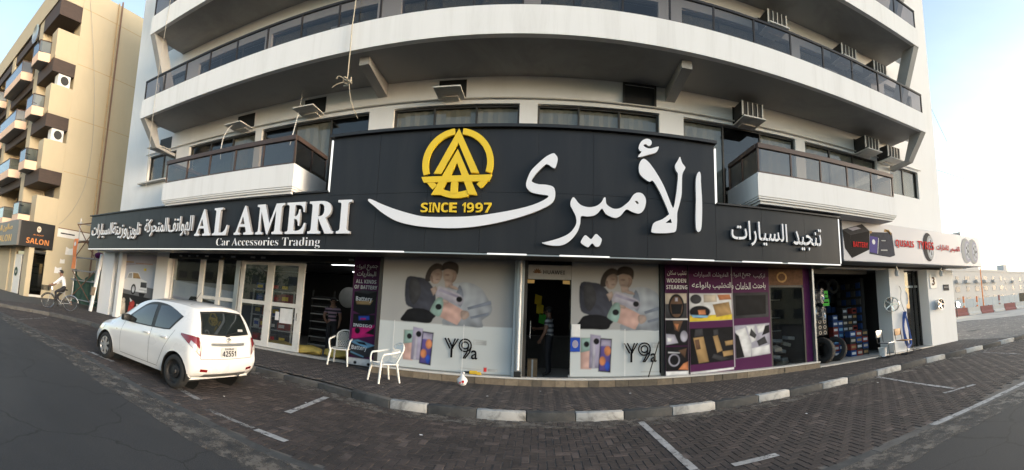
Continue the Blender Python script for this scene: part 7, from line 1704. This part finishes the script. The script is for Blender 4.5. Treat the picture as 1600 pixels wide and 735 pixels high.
# hoarding
hd_ = thing('hoarding', 'pale blue site hoarding behind the red and white barriers', 'fence', (60, 46, 0))
for i in range(26):
    a, b = Vector((52 + i * 2.2, 52 - i * .35, 0)), Vector((54.15 + i * 2.2, 51.66 - i * .35, 0))
    m1 = MB().add([(a.x, a.y, 0), (b.x, b.y, 0), (b.x, b.y, 2.3), (a.x, a.y, 2.3), (a.x, a.y + .06, 0), (b.x, b.y + .06, 0), (b.x, b.y + .06, 2.3), (a.x, a.y + .06, 2.3)], [(0, 1, 2, 3), (4, 7, 6, 5), (0, 4, 5, 1), (2, 6, 7, 3), (1, 5, 6, 2), (3, 7, 4, 0)]); part('panel', m1, 'fence_blue', hd_)
# water-filled road barriers
def barrier(i, p, ang, m, label):
    b = thing('road_barrier', label, 'barrier', p, 'red and white road barriers', ang)
    part('shell', MB().prism([(-.30, 0), (.30, 0), (.28, .25), (.12, .45), (.09, 1.0), (-.09, 1.0), (-.12, .45), (-.28, .25)], 'X', -.98, .98), m, b, False, True); part('filler_cap', MB().cyl((.4, 0, 1.0), (.4, 0, 1.05), .08, n=10), 'car_black', b, False, True)
for i in range(17):
    t = i; p = (42.2 + i * 2.0, 27.6 - i * .62, .0); far = i > 5
    barrier(i, p, math.atan2(-.62, 2.0), ('barrier_white' if i % 2 else 'barrier_red') if not far else ('barrier_white' if i % 3 else 'barrier_red'),
            '%s plastic road barrier, %s from the white corner pillar' % ('white' if (i % 2 if not far else i % 3) else 'red', ('first', 'second', 'third', 'fourth', 'fifth', 'sixth', 'seventh', 'eighth', 'ninth', 'tenth', 'eleventh', 'twelfth', 'thirteenth', 'fourteenth', 'fifteenth', 'sixteenth', 'seventeenth')[i]))
# site bits behind the barrier
random.seed(14)
for i, (x, y, h_, m, lab) in enumerate(((46, 29.5, 2.4, 'banner_orange', 'tall orange marker post behind the barriers, left'), (48.5, 29, 2.3, 'banner_orange', 'tall orange marker post behind the barriers, right'), (52, 27.5, 2.2, 'barrier_red', 'red and white pole standing before the hoarding'))):
    t = thing('marker_post', lab, 'post', (x, y, 0)); part('pole', MB().cyl((x, y, 0), (x, y, h_), .12, n=10), m, t, True); part('band', MB().cyl((x, y, h_ * .5), (x, y, h_ * .66), .125, n=10), 'barrier_white', t, True)
pole = thing('street_lamp', 'thin orange street pole in front of the long white block', 'lamp', (64, 37, 0)); part('pole', MB().cyl((64, 37, 0), (64, 37, 9.5), .13, .08, 10), 'banner_orange', pole, True); part('arm', MB().tube([(64, 37, 9.5), (63.4, 36.6, 9.8), (62.5, 36, 9.8)], .05, 6), 'banner_orange', pole, True); part('head', MB().bevbox(61.9, 62.6, 35.8, 36.15, 9.72, 9.86, .03), 'frame_steel', pole)
bxs = thing('site_cabinet', 'brown site cabinet behind the barriers at the right edge', 'cabinet', (58, 26, 0)); part('case', MB().bevbox(57, 60, 25.6, 26.8, .9, 2.2, .04), 'plank', bxs); part('leg', MB().box(57.1, 57.3, 26, 26.4, 0, .9), 'frame_dark', bxs); part('leg', MB().box(59.7, 59.9, 26, 26.4, 0, .9), 'frame_dark', bxs)
# added lamp standing in for a bright glint low beside the white pillar
gl = thing('glint_lamp', 'lit lamp added for a bright glint low beside the white corner pillar', 'lamp', (38.4, 25.5, 0)); part('stand', MB().cyl((38.4, 25.6, 0), (38.4, 25.6, 1.25), .05, n=8), 'frame_dark', gl); part('case', MB().bevbox(38.1, 38.7, 25.45, 25.75, 1.2, 1.75, .04), 'frame_dark', gl)
emitter('glare', (1, .85, .55), 40); part('lens', MB().cyl((38.4, 25.44, 1.47), (38.38, 25.40, 1.47), .26, n=18), 'glare', gl)
mc2 = thing('drain_cover', 'dark drain cover in the paving beyond the corner', 'cover', (19, 12, 0)); part('plate', MB().bevbox(18.7, 19.6, 11.6, 12.0, WALK + .001, WALK + .012, .003), 'kerb_dark', mc2); part('slot', MB().box(18.8, 19.5, 11.75, 11.79, WALK + .0125, WALK + .0135), 'black', mc2)
# ---------------------------------------------------------------- across the road: seen in the shop glass
def tree(label, x, y, h, r, seed):
    rnd = random.Random(seed); t = thing('tree', label, 'tree', (x, y, 0), 'trees across the road')
    k = MB(); k.tube([(0, 0, 0), (.1, .05, h * .25), (.0, .1, h * .5), (.1, 0, h * .75)], [.2, .16, .11, .05], 8); tips = []
    for i in range(9):
        a = i * 2.4; z = h * (.35 + .05 * i); e = (math.cos(a) * r * .7, math.sin(a) * r * .7, z + h * .2); tips.append(e); k.tube([(.05, .05, z), (e[0] * .5, e[1] * .5, z + h * .08), e], [.07, .045, .02], 6)
    part('trunk', k, 'bark', t, True, True)
    m = MB()
    for i in range(46):
        c = Vector(rnd.choice(tips)) * rnd.uniform(.3, 1.15) + Vector((rnd.gauss(0, r * .25), rnd.gauss(0, r * .25), rnd.gauss(h * .12, h * .08))); q = rnd.uniform(.35, .75)
        for _ in range(42):
            p = c + Vector((rnd.gauss(0, q * .5), rnd.gauss(0, q * .5), rnd.gauss(0, q * .42))); n = Vector((rnd.gauss(0, 1), rnd.gauss(0, 1), rnd.gauss(.4, 1))).normalized(); u = n.orthogonal().normalized(); v = n.cross(u); s_ = rnd.uniform(.07, .14)
            m.add([p - u * s_, p - v * s_ * .5, p + u * s_, p + v * s_ * .5], [(0, 1, 2, 3)])
    part('crown', m, 'leaf', t, False, True, fix=False)
for i, (x, y, h, r) in enumerate(((-27, -15, 6.5, 2.6), (-20.5, -16.5, 7.5, 3.0), (-13, -15.5, 6.2, 2.4), (-34, -17, 7, 2.8))):
    tree(['broad green tree across the road, leftmost of four', 'tall green tree across the road, second from the left', 'low green tree across the road, nearest the crossing', 'green tree across the road, far down the street'][i], x, y, h, r, i + 40)
random.seed(77)
for x0, x1, y, z, lab in ((-70, -32, -40, 13, 'cream apartment row across the road, down the street'), (-6, 24, -42, 16, 'cream apartment block across the road behind the viewer'), (32, 62, -40, 12, 'low cream block across the road to the right')):
    b = thing('apartment_building', lab, 'building', ((x0 + x1) / 2, y, 0)); part('wall', MB().box(x0, x1, y - 12, y, 0, z), 'cream', b)
    for i in range(int((x1 - x0) / 4)):
        for q in range(int(z / 3.3)): part('window', MB().box(x0 + 1 + i * 4, x0 + 2.8 + i * 4, y + .01, y + .05, 1 + q * 3.3, 2.6 + q * 3.3), 'far_window', b)
